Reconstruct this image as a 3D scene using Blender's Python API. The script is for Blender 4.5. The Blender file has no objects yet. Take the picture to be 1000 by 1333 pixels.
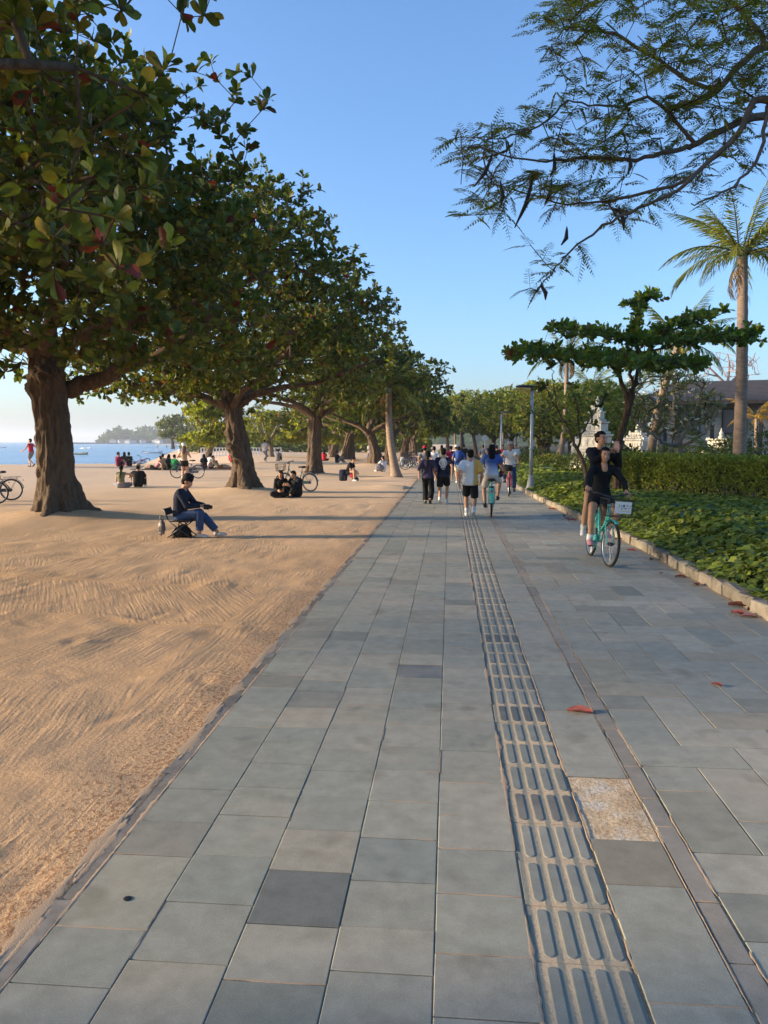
import bpy, bmesh, math, random
import numpy as np
from mathutils import Vector, Matrix

# ------------------------------------------------------------------ camera, sky, sun, exposure
scene = bpy.context.scene
C = scene.collection
R = math.radians
CAM_H, PITCH, YAW = 1.78, R(5.23), R(4.86)
cam_data = bpy.data.cameras.new('camera'); cam = bpy.data.objects.new('camera', cam_data); C.objects.link(cam)
cam_data.sensor_fit = 'HORIZONTAL'; cam_data.sensor_width = 36.0; cam_data.lens = 36.0
cam_data.clip_start = 0.05; cam_data.clip_end = 20000
cam.location = (0, 0, CAM_H); cam.rotation_euler = (math.pi/2 - PITCH, 0, YAW)
scene.camera = cam

SUN_EL, SUN_AZ = R(12.5), R(-95)          # azimuth clockwise from +Y: the sun stands to the left, over the sea
world = bpy.data.worlds.new('World'); scene.world = world; world.use_nodes = True
wn = world.node_tree; wn.nodes.clear()
sky = wn.nodes.new('ShaderNodeTexSky'); sky.sky_type = 'NISHITA'; sky.sun_disc = False
sky.sun_elevation = SUN_EL; sky.sun_rotation = SUN_AZ
sky.air_density = 1.0; sky.dust_density = 1.8; sky.ozone_density = 4.8; sky.altitude = 0
bg = wn.nodes.new('ShaderNodeBackground'); bg.inputs['Strength'].default_value = 0.15
wo = wn.nodes.new('ShaderNodeOutputWorld')
wn.links.new(sky.outputs[0], bg.inputs['Color']); wn.links.new(bg.outputs[0], wo.inputs['Surface'])

sun_d = bpy.data.lights.new('sun', 'SUN'); sun_d.energy = 4.0; sun_d.angle = R(4.0); sun_d.color = (1.0, 0.80, 0.55)
sun = bpy.data.objects.new('sun', sun_d); C.objects.link(sun)
to_sun = Vector((math.sin(SUN_AZ)*math.cos(SUN_EL), math.cos(SUN_AZ)*math.cos(SUN_EL), math.sin(SUN_EL)))
sun.rotation_euler = to_sun.to_track_quat('Z', 'Y').to_euler(); sun.location = (-30, 0, 40)

vs = scene.view_settings
vs.view_transform = 'Standard'; vs.look = 'None'; vs.gamma = 1.0; vs.exposure = 1.36; vs.use_curve_mapping = False

# ------------------------------------------------------------------ helpers
rng = np.random.default_rng(7)
random.seed(7)
def ray(px, py):
    c = ((px-500)/1000, -(py-666.5)/1000, -1.0); a = math.pi/2 - PITCH
    v = (c[0], c[1]*math.cos(a)-c[2]*math.sin(a), c[1]*math.sin(a)+c[2]*math.cos(a))
    return Vector((v[0]*math.cos(YAW)-v[1]*math.sin(YAW), v[0]*math.sin(YAW)+v[1]*math.cos(YAW), v[2]))
def G(px, py, z=0.0):                    # a photo pixel on the level z
    r = ray(px, py); t = (z-CAM_H)/r.z
    return Vector((0, 0, CAM_H)) + r*t
def D(px, py, depth):                    # a photo pixel at a distance along the view axis
    r = ray(px, py)
    return Vector((0, 0, CAM_H)) + r*depth
def to_px(P):                            # (n,3) -> pixel x, pixel y, depth
    P = np.asarray(P, float) - np.array([0, 0, CAM_H])
    x = P[:, 0]*math.cos(YAW)+P[:, 1]*math.sin(YAW); y = -P[:, 0]*math.sin(YAW)+P[:, 1]*math.cos(YAW); z = P[:, 2]
    a = math.pi/2 - PITCH
    cy = y*math.cos(a)+z*math.sin(a); cz = -y*math.sin(a)+z*math.cos(a)
    d = np.maximum(-cz, 1e-3)
    return 500+1000*x/d, 666.5-1000*cy/d, -cz

def tag(o, label=None, cat=None, group=None, kind=None):
    if label: o['label'] = label
    if cat: o['category'] = cat
    if group: o['group'] = group
    if kind: o['kind'] = kind
    return o
def empty(name, loc=(0, 0, 0), rz=0.0):
    o = bpy.data.objects.new(name, None); C.objects.link(o); o.location = loc; o.rotation_euler = (0, 0, rz)
    o.empty_display_size = 0.1
    return o
def link(name, me, mat=None, parent=None):
    o = bpy.data.objects.new(name, me); C.objects.link(o)
    if mat is not None:
        for m in (mat if isinstance(mat, (list, tuple)) else [mat]): me.materials.append(m)
    if parent is not None: o.parent = parent
    return o
def mesh_np(name, V, F, smooth=False, tint=None, mat_index=None):
    """V (n,3); F (m,3) or (m,4) or list of such arrays; tint (n,3) colour attribute"""
    Fs = F if isinstance(F, list) and len(F) and not isinstance(F[0], tuple) else [F]
    Fs = [np.asarray(f, np.int32) for f in Fs if len(f)]
    V = np.asarray(V, np.float32)
    me = bpy.data.meshes.new(name)
    me.vertices.add(len(V)); me.vertices.foreach_set('co', V.ravel())
    nl = sum(f.size for f in Fs); nf = sum(len(f) for f in Fs)
    me.loops.add(nl); me.polygons.add(nf)
    me.loops.foreach_set('vertex_index', np.concatenate([f.ravel() for f in Fs]))
    tot = np.concatenate([np.full(len(f), f.shape[1], np.int32) for f in Fs])
    st = np.concatenate([[0], np.cumsum(tot)[:-1]]).astype(np.int32)
    me.polygons.foreach_set('loop_start', st)
    me.polygons.foreach_set('use_smooth', np.full(nf, bool(smooth)))
    if mat_index is not None: me.polygons.foreach_set('material_index', np.asarray(mat_index, np.int32))
    if tint is not None:
        a = me.color_attributes.new('tint', 'FLOAT_COLOR', 'POINT')
        t = np.ones((len(V), 4), np.float32); t[:, :3] = tint
        a.data.foreach_set('color', t.ravel())
    me.update(calc_edges=True); me.validate()
    return me
class MB:
    """collects shapes for ONE mesh"""
    def __init__(s): s.v = []; s.f = []; s.n = 0; s.mi = []; s.cur = 0
    def add(s, V, F):
        for p in V: s.v.append(tuple(p))
        for f in F: s.f.append(tuple(i+s.n for i in f)); s.mi.append(s.cur)
        s.n += len(V)
    def box(s, c, d, M=None, top=1.0, bev=0.0):
        x, y, z = d[0]/2, d[1]/2, d[2]/2; t = top
        if bev > 0:
            b = bev; V = []
            for (zz, k) in ((-z, b), (-z+b, 0), (z-b, 0), (z, b)):
                V += [(-x+k, -y+k, zz), (x-k, -y+k, zz), (x-k, y-k, zz), (-x+k, y-k, zz)]
            F = [(3, 2, 1, 0), (12, 13, 14, 15)]
            for r in range(3):
                for i in range(4): j = (i+1) % 4; F.append((r*4+i, r*4+j, r*4+4+j, r*4+4+i))
        else:
            V = [(-x, -y, -z), (x, -y, -z), (x, y, -z), (-x, y, -z), (-x*t, -y*t, z), (x*t, -y*t, z), (x*t, y*t, z), (-x*t, y*t, z)]
            F = [(3, 2, 1, 0), (4, 5, 6, 7), (0, 1, 5, 4), (1, 2, 6, 5), (2, 3, 7, 6), (3, 0, 4, 7)]
        c = Vector(c)
        V = [(M @ Vector(p) if M else Vector(p)) + c for p in V]
        s.add(V, F); return s
    def tube(s, pts, rad, n=8, cap=True):
        V, F = tube(pts, rad, n, cap); s.add(V, F); return s
    def ring(s, c, axis, Rr, r, n=32, m=8, flat=1.0):
        ax = Vector(axis).normalized(); u = ax.orthogonal().normalized(); w = ax.cross(u); c = Vector(c); V = []; F = []
        for i in range(n):
            a = 2*math.pi*i/n; d = u*math.cos(a)+w*math.sin(a)
            for j in range(m):
                b = 2*math.pi*j/m; V.append(c + d*(Rr+r*math.cos(b)) + ax*(r*flat*math.sin(b)))
        for i in range(n):
            for j in range(m):
                F.append((i*m+j, ((i+1) % n)*m+j, ((i+1) % n)*m+(j+1) % m, i*m+(j+1) % m))
        s.add(V, F); return s
    def ell(s, c, r, M=None, n=12, m=8):
        V = [(0, 0, 1)]; F = []
        for j in range(1, m):
            t = math.pi*j/m
            for i in range(n): p = 2*math.pi*i/n; V.append((math.sin(t)*math.cos(p), math.sin(t)*math.sin(p), math.cos(t)))
        V.append((0, 0, -1)); L = len(V)-1
        for i in range(n): F.append((0, 1+i, 1+(i+1) % n)); F.append((L, L-n+(i+1) % n, L-n+i))
        for j in range(m-2):
            for i in range(n): a = 1+j*n+i; b = 1+j*n+(i+1) % n; F.append((a, a+n, b+n, b))
        c = Vector(c); out = []
        for p in V:
            q = Vector((p[0]*r[0], p[1]*r[1], p[2]*r[2])); out.append((M @ q if M else q)+c)
        s.add(out, F); return s
    def lathe(s, prof, c=(0, 0, 0), n=16):
        V = []; F = []; k = len(prof)
        for (r, z) in prof:
            for i in range(n): a = 2*math.pi*i/n; V.append((c[0]+r*math.cos(a), c[1]+r*math.sin(a), c[2]+z))
        for j in range(k-1):
            for i in range(n): F.append((j*n+i, j*n+(i+1) % n, (j+1)*n+(i+1) % n, (j+1)*n+i))
        F.append(tuple(range(n-1, -1, -1))); F.append(tuple((k-1)*n+i for i in range(n)))
        s.add(V, F); return s
    def mesh(s, name, smooth=False):
        me = bpy.data.meshes.new(name); me.from_pydata(s.v, [], s.f)
        if any(s.mi): me.polygons.foreach_set('material_index', s.mi)
        me.polygons.foreach_set('use_smooth', [bool(smooth)]*len(s.f))
        me.update(); return me
    def build(s, name, mat=None, parent=None, smooth=False):
        return link(name, s.mesh(name, smooth), mat, parent)
def tube(pts, rad, n=8, cap=True):
    pts = [Vector(p) for p in pts]; k = len(pts)
    if not hasattr(rad, '__len__'): rad = [rad]*k
    V = []; F = []; u = None
    for i in range(k):
        t = (pts[min(i+1, k-1)]-pts[max(i-1, 0)])
        t = t.normalized() if t.length > 1e-9 else Vector((0, 0, 1))
        if u is None: u = t.orthogonal().normalized()
        else:
            u = u - t*u.dot(t); u = u.normalized() if u.length > 1e-6 else t.orthogonal().normalized()
        w = t.cross(u)
        for j in range(n):
            a = 2*math.pi*j/n; V.append(pts[i]+(u*math.cos(a)+w*math.sin(a))*rad[i])
    for i in range(k-1):
        for j in range(n): F.append((i*n+j, i*n+(j+1) % n, (i+1)*n+(j+1) % n, (i+1)*n+j))
    if cap: F.append(tuple(range(n-1, -1, -1))); F.append(tuple((k-1)*n+j for j in range(n)))
    return V, F
def bez(a, b, c, d, n=8):
    a, b, c, d = map(Vector, (a, b, c, d)); out = []
    for i in range(n+1):
        t = i/n; s = 1-t; out.append(a*s**3+b*3*s*s*t+c*3*s*t*t+d*t**3)
    return out
_tab = np.random.default_rng(3).random((256, 256))
def vn(x, y, sc=1.0, seed=0):            # value noise 0..1
    x = np.asarray(x)*sc+seed*17.3; y = np.asarray(y)*sc+seed*9.7
    xi = np.floor(x).astype(int); yi = np.floor(y).astype(int); fx = x-xi; fy = y-yi
    fx = fx*fx*(3-2*fx); fy = fy*fy*(3-2*fy)
    g = lambda a, b: _tab[a & 255, b & 255]
    return (g(xi, yi)*(1-fx)+g(xi+1, yi)*fx)*(1-fy)+(g(xi, yi+1)*(1-fx)+g(xi+1, yi+1)*fx)*fy
def fbm(x, y, sc=1.0, seed=0, o=4):
    s = 0; a = .5
    for i in range(o): s = s+a*vn(x, y, sc*2**i, seed+i*3); a *= .5
    return s
def copy_tree(o, parent=None):
    c = o.copy(); C.objects.link(c)
    if parent is not None: c.parent = parent
    for ch in list(o.children): copy_tree(ch, c)
    return c

# ------------------------------------------------------------------ materials (procedural)
MATS = {}
def nd(nt, typ, **kw):
    n = nt.nodes.new(typ)
    for k, v in kw.items(): setattr(n, k, v)
    return n
def base_mat(name, rough=.6, spec=.3):
    m = bpy.data.materials.new(name); m.use_nodes = True; nt = m.node_tree
    b = nt.nodes['Principled BSDF']; b.inputs['Roughness'].default_value = rough
    b.inputs['Specular IOR Level'].default_value = spec
    MATS[name] = m
    return m, nt, b
def rgba(c): return (c[0], c[1], c[2], 1)
def noise(nt, coord, scale, detail=4, rough=.55, dist=0.0):
    n = nd(nt, 'ShaderNodeTexNoise'); n.inputs['Scale'].default_value = scale; n.inputs['Detail'].default_value = detail
    n.inputs['Roughness'].default_value = rough; n.inputs['Distortion'].default_value = dist
    nt.links.new(coord, n.inputs['Vector']); return n.outputs['Fac']
def ramp(nt, fac, stops):
    r = nd(nt, 'ShaderNodeValToRGB'); e = r.color_ramp.elements
    while len(e) < len(stops): e.new(0.5)
    for i, (p, c) in enumerate(stops): e[i].position = p; e[i].color = rgba(c)
    nt.links.new(fac, r.inputs['Fac']); return r.outputs['Color']
def mix(nt, fac, a, b, mode='MIX'):
    n = nd(nt, 'ShaderNodeMix', data_type='RGBA', blend_type=mode)
    for s, v in ((0, fac), (6, a), (7, b)):
        if isinstance(v, (int, float)): n.inputs[s].default_value = v
        elif isinstance(v, tuple): n.inputs[s].default_value = rgba(v)
        else: nt.links.new(v, n.inputs[s])
    return n.outputs[2]
def mth(nt, op, a, b=None, clamp=False):
    n = nd(nt, 'ShaderNodeMath', operation=op, use_clamp=clamp)
    for i, v in ((0, a), (1, b)):
        if v is None: continue
        if isinstance(v, (int, float)): n.inputs[i].default_value = v
        else: nt.links.new(v, n.inputs[i])
    return n.outputs[0]
def bump(nt, b, h, strength=.4, dist=.01):
    n = nd(nt, 'ShaderNodeBump'); n.inputs['Strength'].default_value = strength; n.inputs['Distance'].default_value = dist
    nt.links.new(h, n.inputs['Height']); nt.links.new(n.outputs[0], b.inputs['Normal'])
def coords(nt, kind='Object'):
    return nd(nt, 'ShaderNodeTexCoord').outputs[kind]
def gpos(nt): return nd(nt, 'ShaderNodeNewGeometry').outputs['Position']
def plain(name, c, rough=.6, var=.25, scale=6, bmp=.2, bscale=60, spec=.3, metal=0.0, bdist=.004):
    """one colour with soft mottling and fine relief"""
    if name in MATS: return MATS[name]
    m, nt, b = base_mat(name, rough, spec); co = coords(nt)
    f = noise(nt, co, scale, 5)
    lo = tuple(x*(1-var) for x in c); hi = tuple(min(1, x*(1+var)) for x in c)
    nt.links.new(ramp(nt, f, [(.3, lo), (.7, hi)]), b.inputs['Base Color'])
    b.inputs['Metallic'].default_value = metal
    if bmp: bump(nt, b, noise(nt, co, bscale, 3), bmp, bdist)
    return m
def leafmat(name, trans=.3, rough=.45, spec=.35, warm=(1.25, 1.15, .45)):
    """leaf colour comes from the tint attribute of the leaves; thin leaves let light through"""
    m, nt, b = base_mat(name, rough, spec)
    a = nd(nt, 'ShaderNodeAttribute', attribute_name='tint').outputs['Color']
    f = noise(nt, gpos(nt), 9, 2)
    col = mix(nt, 1.0, a, ramp(nt, f, [(.3, (.75, .75, .75)), (.7, (1.2, 1.2, 1.15))]), 'MULTIPLY')
    nt.links.new(col, b.inputs['Base Color'])
    t = nd(nt, 'ShaderNodeBsdfTranslucent'); nt.links.new(mix(nt, 1.0, col, warm, 'MULTIPLY'), t.inputs['Color'])
    mx = nd(nt, 'ShaderNodeMixShader'); mx.inputs[0].default_value = trans
    nt.links.new(b.outputs[0], mx.inputs[1]); nt.links.new(t.outputs[0], mx.inputs[2])
    nt.links.new(mx.outputs[0], nt.nodes['Material Output'].inputs['Surface'])
    return m
def bark(name, c1, c2, sc=6, stretch=.25, bmp=.9, bdist=.03):
    m, nt, b = base_mat(name, .9, .1); co = coords(nt)
    mp = nd(nt, 'ShaderNodeMapping'); mp.inputs['Scale'].default_value = (1, 1, stretch); nt.links.new(co, mp.inputs['Vector'])
    f1 = noise(nt, mp.outputs[0], sc, 8, .65, .8); f2 = noise(nt, co, 1.3, 4)
    col = ramp(nt, f1, [(.32, c1), (.55, c2), (.75, tuple(min(1, x*1.5) for x in c2))])
    col = mix(nt, f2, col, tuple(x*.75 for x in c2))
    nt.links.new(col, b.inputs['Base Color'])
    f3 = noise(nt, mp.outputs[0], sc*3.5, 5, .6)
    bump(nt, b, mth(nt, 'ADD', f1, mth(nt, 'MULTIPLY', f3, .35)), bmp, bdist)
    return m
# ================================================================== setting: sand, sea, promenade
TREE_SPOTS = [(-9.6, .6), (-9.07, 17.1), (-7.2, 26.6), (-7.0, 39.4), (-4.6, 48.5), (-8.3, 62.0)]
def shore(x, y):                         # > 0 out at sea
    return np.minimum(y-(49+(x+27)*.3), (-.335*y+3)-x)
def sand_z(x, y):
    x = np.asarray(x, float); y = np.asarray(y, float)
    d = shore(x, y)
    t = np.clip((d+16)/13, 0, 1); z = .36*t*t*(3-2*t)
    z = np.where(d > -3, .36-.0*d, z)
    z = np.where(d > -1.5, .36-(d+1.5)*.11, z)
    z = np.maximum(z, -3.0)
    z = z+(fbm(x, y, .35, 1, 3)-.45)*.10*np.clip((-1.45-x)/1.5, 0, 1)*np.clip((60-np.abs(d))/30, 0, 1)
    for i, (tx, ty) in enumerate(TREE_SPOTS):
        r2 = (x-tx)**2+(y-ty)**2
        z = z+.22*np.exp(-r2/(1.5**2))
    z = z+.12*np.exp(-((x+2.9)**2+(y-37.1)**2)/.8)
    z = z+.16*np.exp(-(((x+2.35)/1.0)**2+((y-29.5)/.55)**2))
    return z
def gzs(x, y): return float(sand_z(np.array([x]), np.array([y]))[0])

def make_ground():
    def steps(start, end, f):
        out = [start]
        while out[-1] < end: out.append(out[-1]+f(out[-1]-start))
        return out
    left = [-1.50-d for d in steps(0, 5000, lambda d: .05+max(0, d-5)*.028)]
    mid = [-1.3, 0, 1.5, 3.2]
    right = [3.4+d for d in steps(0, 5000, lambda d: .5+d*.12)]
    xs = np.array(sorted(left+mid+right))
    ys = np.array([-4000, -1500, -500, -200, -100, -60, -40, -25, -15, -9, -5, -3, -1.5, -.5]+[.2+d for d in steps(0, 7000, lambda d: .05+max(0, d-7)*.022)])
    X, Y = np.meshgrid(xs, ys); X0, Y0 = X.ravel(), Y.ravel()
    Z = sand_z(X0, Y0)
    near = np.clip((28-Y0)/8, 0, 1)*np.clip((-1.5-X0)/.35, 0, 1)*(Y0 > -2)
    # strokes of a rake: every stroke has its own angle; the tine phase is kept for the fine relief of the material
    wx = X0+1.1*(fbm(X0, Y0, .45, 4, 4)-.45); wy = Y0+2.2*(fbm(X0, Y0, .28, 8, 4)-.45)
    row = np.floor(wy/1.9).astype(int); off = _tab[row & 255, 11]*2.7
    col = np.floor((wx+off)/1.7).astype(int)
    h = lambda k: _tab[(row*7+k) & 255, (col*13+k*5) & 255]
    th = (h(1)-.5)*.7+.22
    th = np.where(X0 > -2.2, (h(2)-.5)*.10, th)
    phase = (X0*np.cos(th)+Y0*np.sin(th))/.036 + 2.5*fbm(X0, Y0, .25, 14, 2) + h(4)*7
    fv = wy/1.9-np.floor(wy/1.9)
    ridge = np.exp(-((fv-.05)/.025)**2)*.022*np.clip(vn(X0, Y0, .9, 9)*2-.7, 0, 1)
    lumps = (fbm(X0, Y0, 2.6, 2, 4)-.47)*.05
    Z = Z+near*(ridge+lumps)
    r = np.random.default_rng(5)
    for k in range(170):                 # footprints
        fx, fy = -1.7-r.random()*7, 2+r.random()*14; a = r.random()*6.28
        u = (X0-fx)*math.cos(a)+(Y0-fy)*math.sin(a); v = -(X0-fx)*math.sin(a)+(Y0-fy)*math.cos(a)
        q = (u/.13)**2+(v/.06)**2
        Z = Z-.011*np.exp(-q)+.006*np.exp(-(np.sqrt(q)-1.7)**2*5)
    Z = np.where((X0 > -1.46) & (X0 < 3.3), -.10, Z)
    Z = np.where(X0 >= 3.3, -.04, Z)
    edge = np.exp(-((X0+1.56)/.10)**2)*(Y0 > -2)*(Y0 < 60)
    Z = np.where(edge > .3, np.minimum(Z, .004), Z)-edge*.002
    V = np.stack([X0, Y0, Z], 1)
    nx, ny = len(xs), len(ys)
    i = np.arange(nx-1)[None, :]+np.arange(ny-1)[:, None]*nx; i = i.ravel()
    me = mesh_np('sand', V, np.stack([i, i+1, i+nx+1, i+nx], 1), smooth=True)
    a = me.attributes.new('rake', 'FLOAT', 'POINT'); a.data.foreach_set('value', phase.astype(np.float32))
    m_ = np.clip((fbm(X0, Y0, .8, 21, 4)-.26)*5, 0, 1)*near
    a = me.attributes.new('rakemask', 'FLOAT', 'POINT'); a.data.foreach_set('value', m_.astype(np.float32))
    m, nt, b = base_mat('raked_sand', .95, .08)
    p = gpos(nt); sx = nd(nt, 'ShaderNodeSeparateXYZ'); nt.links.new(p, sx.inputs[0])
    n1 = noise(nt, p, .6, 5); n2 = noise(nt, p, 5, 5); n3 = noise(nt, p, 140, 3, .7); n4 = noise(nt, p, 28, 4, .7)
    c = ramp(nt, n1, [(.3, (.45, .280, .150)), (.7, (.54, .340, .190))])
    c = mix(nt, mth(nt, 'MULTIPLY', n2, .45), c, (.58, .375, .21))
    # sunlit brightness of the far sand, painted as a paler colour with distance
    far_lit = nd(nt, 'ShaderNodeMapRange'); far_lit.inputs[1].default_value = 13; far_lit.inputs[2].default_value = 32; nt.links.new(mth(nt, 'ADD', sx.outputs[1], mth(nt, 'MULTIPLY', n1, 8)), far_lit.inputs[0])
    c = mix(nt, mth(nt, 'MULTIPLY', far_lit.outputs[0], .9), c, mix(nt, n2, (.70, .47, .28), (.80, .57, .36)))
    c = mix(nt, 1.0, c, ramp(nt, n3, [(.25, (.72, .7, .68)), (.5, (1, 1, 1)), (.8, (1.18, 1.18, 1.18))]), 'MULTIPLY')
    # leaf litter and rust brown dust gathered along the paving edge
    ed = nd(nt, 'ShaderNodeMapRange'); ed.inputs[1].default_value = -2.5; ed.inputs[2].default_value = -1.5
    nt.links.new(sx.outputs[0], ed.inputs[0])
    lit = mth(nt, 'MULTIPLY', mth(nt, 'GREATER_THAN', mth(nt, 'ADD', mth(nt, 'MULTIPLY', n4, 1.0), mth(nt, 'MULTIPLY', ed.outputs[0], .25)), .75), .6)
    c = mix(nt, lit, c, (.24, .105, .05))
    soil = mix(nt, n2, (.05, .04, .025), (.09, .085, .035))
    c = mix(nt, mth(nt, 'GREATER_THAN', sx.outputs[0], 2.9), c, soil)
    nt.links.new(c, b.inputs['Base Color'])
    ph = mth(nt, 'ADD', nd(nt, 'ShaderNodeAttribute', attribute_name='rake').outputs['Fac'], mth(nt, 'MULTIPLY', noise(nt, p, 2.5, 3), .8)); mk = nd(nt, 'ShaderNodeAttribute', attribute_name='rakemask').outputs['Fac']
    cv = nd(nt, 'ShaderNodeCombineXYZ'); nt.links.new(ph, cv.inputs[0]); nt.links.new(mth(nt, 'MULTIPLY', sx.outputs[1], 1.6), cv.inputs[1]); nt.links.new(mth(nt, 'MULTIPLY', sx.outputs[0], .6), cv.inputs[2])
    s = mth(nt, 'MULTIPLY', mth(nt, 'SUBTRACT', noise(nt, cv.outputs[0], 1.05, 2, .4), .5), 3.4)
    s = mth(nt, 'MULTIPLY', mth(nt, 'MULTIPLY', s, mk), mth(nt, 'ADD', mth(nt, 'MULTIPLY', noise(nt, p, 5, 5, .7), 2.6), -.85, True))
    hgt = mth(nt, 'ADD', mth(nt, 'MULTIPLY', s, .58), mth(nt, 'ADD', mth(nt, 'MULTIPLY', n4, .9), mth(nt, 'MULTIPLY', n3, .22)))
    bump(nt, b, hgt, .8, .012)
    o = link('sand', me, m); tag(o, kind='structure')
    return o
sand = make_ground()

def make_sea():
    m, nt, b = base_mat('sea_water', .22, .5); p = gpos(nt)
    mp = nd(nt, 'ShaderNodeMapping'); mp.inputs['Scale'].default_value = (.35, 1, 1); nt.links.new(p, mp.inputs['Vector'])
    f = noise(nt, mp.outputs[0], .035, 4)
    nt.links.new(ramp(nt, f, [(.3, (.09, .20, .33)), (.7, (.17, .30, .43))]), b.inputs['Base Color'])
    w = mth(nt, 'ADD', noise(nt, mp.outputs[0], .9, 6, .6), mth(nt, 'MULTIPLY', noise(nt, mp.outputs[0], .12, 3), 2))
    bump(nt, b, w, .55, .5)
    xs = np.array([-5200, -900, -200, -60, -15]); ys = np.array([20, 45, 120, 400, 1500, 5200.])
    X, Y = np.meshgrid(xs, ys); n = len(xs)
    V = np.stack([X.ravel(), Y.ravel(), np.full(X.size, -.85)], 1)
    i = (np.arange(n-1)[None, :]+np.arange(len(ys)-1)[:, None]*n).ravel()
    o = link('sea', mesh_np('sea', V, np.stack([i, i+1, i+n+1, i+n], 1)), m); tag(o, kind='structure')
make_sea()

# ---------------------------------------------------------------- promenade
def stone_mat(name, c, var=.22, dust=.5, rough=.75):
    m, nt, b = base_mat(name, rough, .25); p = gpos(nt)
    t = nd(nt, 'ShaderNodeAttribute', attribute_name='tint').outputs['Color']
    n1 = noise(nt, p, 1.7, 5, .6); n2 = noise(nt, p, 9, 5, .65); n3 = noise(nt, p, 210, 3, .7); n4 = noise(nt, p, .8, 6, .7)
    col = mix(nt, 1.0, t, ramp(nt, n2, [(.25, (1-var,)*3), (.75, (1+var,)*3)]), 'MULTIPLY')
    col = mix(nt, 1.0, col, ramp(nt, n3, [(.3, (.82, .82, .82)), (.7, (1.2, 1.2, 1.2))]), 'MULTIPLY')
    dm = mth(nt, 'MULTIPLY', ramp(nt, n4, [(.50, (0, 0, 0)), (.72, (1, 1, 1))]), mth(nt, 'MULTIPLY', n1, dust))
    col = mix(nt, dm, col, (.46, .37, .27))
    st = ramp(nt, noise(nt, p, 3.1, 3, .5), [(.60, (1, 1, 1)), (.70, (.80, .79, .77))])
    col = mix(nt, 1.0, col, st, 'MULTIPLY')
    nt.links.new(col, b.inputs['Base Color'])
    bump(nt, b, mth(nt, 'ADD', mth(nt, 'MULTIPLY', n2, .7), mth(nt, 'MULTIPLY', n3, .5)), .35, .004)
    return m
M_TILE = stone_mat('grey_andesite', None, .18, 1.0)
M_KERB = stone_mat('weathered_sandstone_kerb', None, .35, .9, .9)
def joint_mat():
    m, nt, b = base_mat('sandy_mortar', .95, .05); p = gpos(nt)
    n = noise(nt, p, 3.2, 6, .7); n2 = noise(nt, p, 60, 4, .7)
    c = ramp(nt, n, [(.35, (.16, .13, .10)), (.55, (.42, .31, .20)), (.7, (.52, .38, .25))])
    c = mix(nt, 1.0, c, ramp(nt, n2, [(.3, (.7, .7, .7)), (.7, (1.25, 1.25, 1.25))]), 'MULTIPLY')
    nt.links.new(c, b.inputs['Base Color']); bump(nt, b, mth(nt, 'ADD', n2, mth(nt, 'MULTIPLY', n, .6)), .8, .012)
    return m
M_JOINT = joint_mat()
def kerb_x(y): return float(np.interp(y, [-10, 13, 23.5, 30, 60, 200], [3.2, 3.17, 2.70, 2.55, 2.6, 2.6]))
Y_END = 150.0
V = []
for y in [-6, 5, 13, 24, 30, 60, Y_END]: V += [(-1.56, y, -.0065), (kerb_x(y)+.14, y, -.0065)]
prom = link('promenade', mesh_np('promenade', V, [(2*i, 2*i+1, 2*i+3, 2*i+2) for i in range(6)]), M_JOINT); tag(prom, kind='structure')

GREYS = [(.285, .272, .212), (.300, .282, .222), (.270, .262, .208), (.310, .285, .222), (.255, .252, .202), (.320, .292, .226)]
def tile_arrays(x0, y0, x1, y1, dz=0.0, g=.003, bev=.0028, deep=.03, tilt=(0, 0)):
    x0 += g; y0 += g; x1 -= g; y1 -= g
    rect = lambda k, z: [(x0+k, y0+k, z), (x1-k, y0+k, z), (x1-k, y1-k, z), (x0+k, y1-k, z)]
    V = np.array(rect(0, -deep)+rect(0, -bev*.8+dz)+rect(bev, dz))
    cx, cy = (x0+x1)/2, (y0+y1)/2
    V[4:, 2] += (V[4:, 0]-cx)*tilt[0]+(V[4:, 1]-cy)*tilt[1]
    F = [(8, 9, 10, 11)]
    for r in (0, 4):
        for i in range(4): F.append((r+i, r+(i+1) % 4, r+4+(i+1) % 4, r+4+i))
    return V, np.array(F)
r = np.random.default_rng(12)
stones = []                               # (x0,y0,x1,y1,colour)
def grey(k=None, spread=.06):
    c = np.array(GREYS[r.integers(len(GREYS))]) if k is None else np.array(k)
    return c*(1+spread*(r.random()*2-1))
COLX = [-1.44, -1.09, -.74, -.39, -.04, .30]
for ci in range(5):
    y = -3.0+r.random()*.3
    while y < 46:
        L = float(r.choice([.24, .30, .34, .36, .42, .50], p=[.08, .22, .3, .2, .12, .08]))
        if y > 12: L *= 1.25
        c = grey()
        if r.random() < .09: c = c*.82
        if r.random() < .10: c = c*np.array([1.05, 1.02, .98])
        if ci == 2 and y < 2.95 < y+L: c = np.array([.158, .160, .138])
        if ci == 3 and y < 6.0 < y+L: c = np.array([.15, .16, .15])
        if ci == 3 and y < 3.2 < y+L: c = np.array([.235, .24, .20])
        stones.append((COLX[ci], y, COLX[ci+1], y+L, c)); y += L
y = -3.0                                  # column between the tactile strip and the brown strip, with one stone missing
cuts = []
while y < 2.15: cuts.append((y, y+.42)); y += .42
cuts += [(2.19, 2.36), (2.36, 3.02), (3.02, 3.38)]
y = 4.03
while y < 46:
    L = float(r.choice([.4, .6, .8, 1.0])); cuts.append((y, y+L)); y += L
for (a, b_) in cuts:
    c = grey(); c = c*(.80 if 3.0 < a < 3.1 else 1.0)*(np.array([1.05, .97, .9]) if 3.0 < a < 3.1 else 1)
    stones.append((.64, a, .955, b_, c))
y = -3.0; strip = []                      # narrow brown strip
while y < 46:
    L = .28+.35*r.random()
    strip.append((.965, y, 1.058, y+L, np.array([.26, .228, .18])*(1+.25*(r.random()-.5)))); y += L
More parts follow.
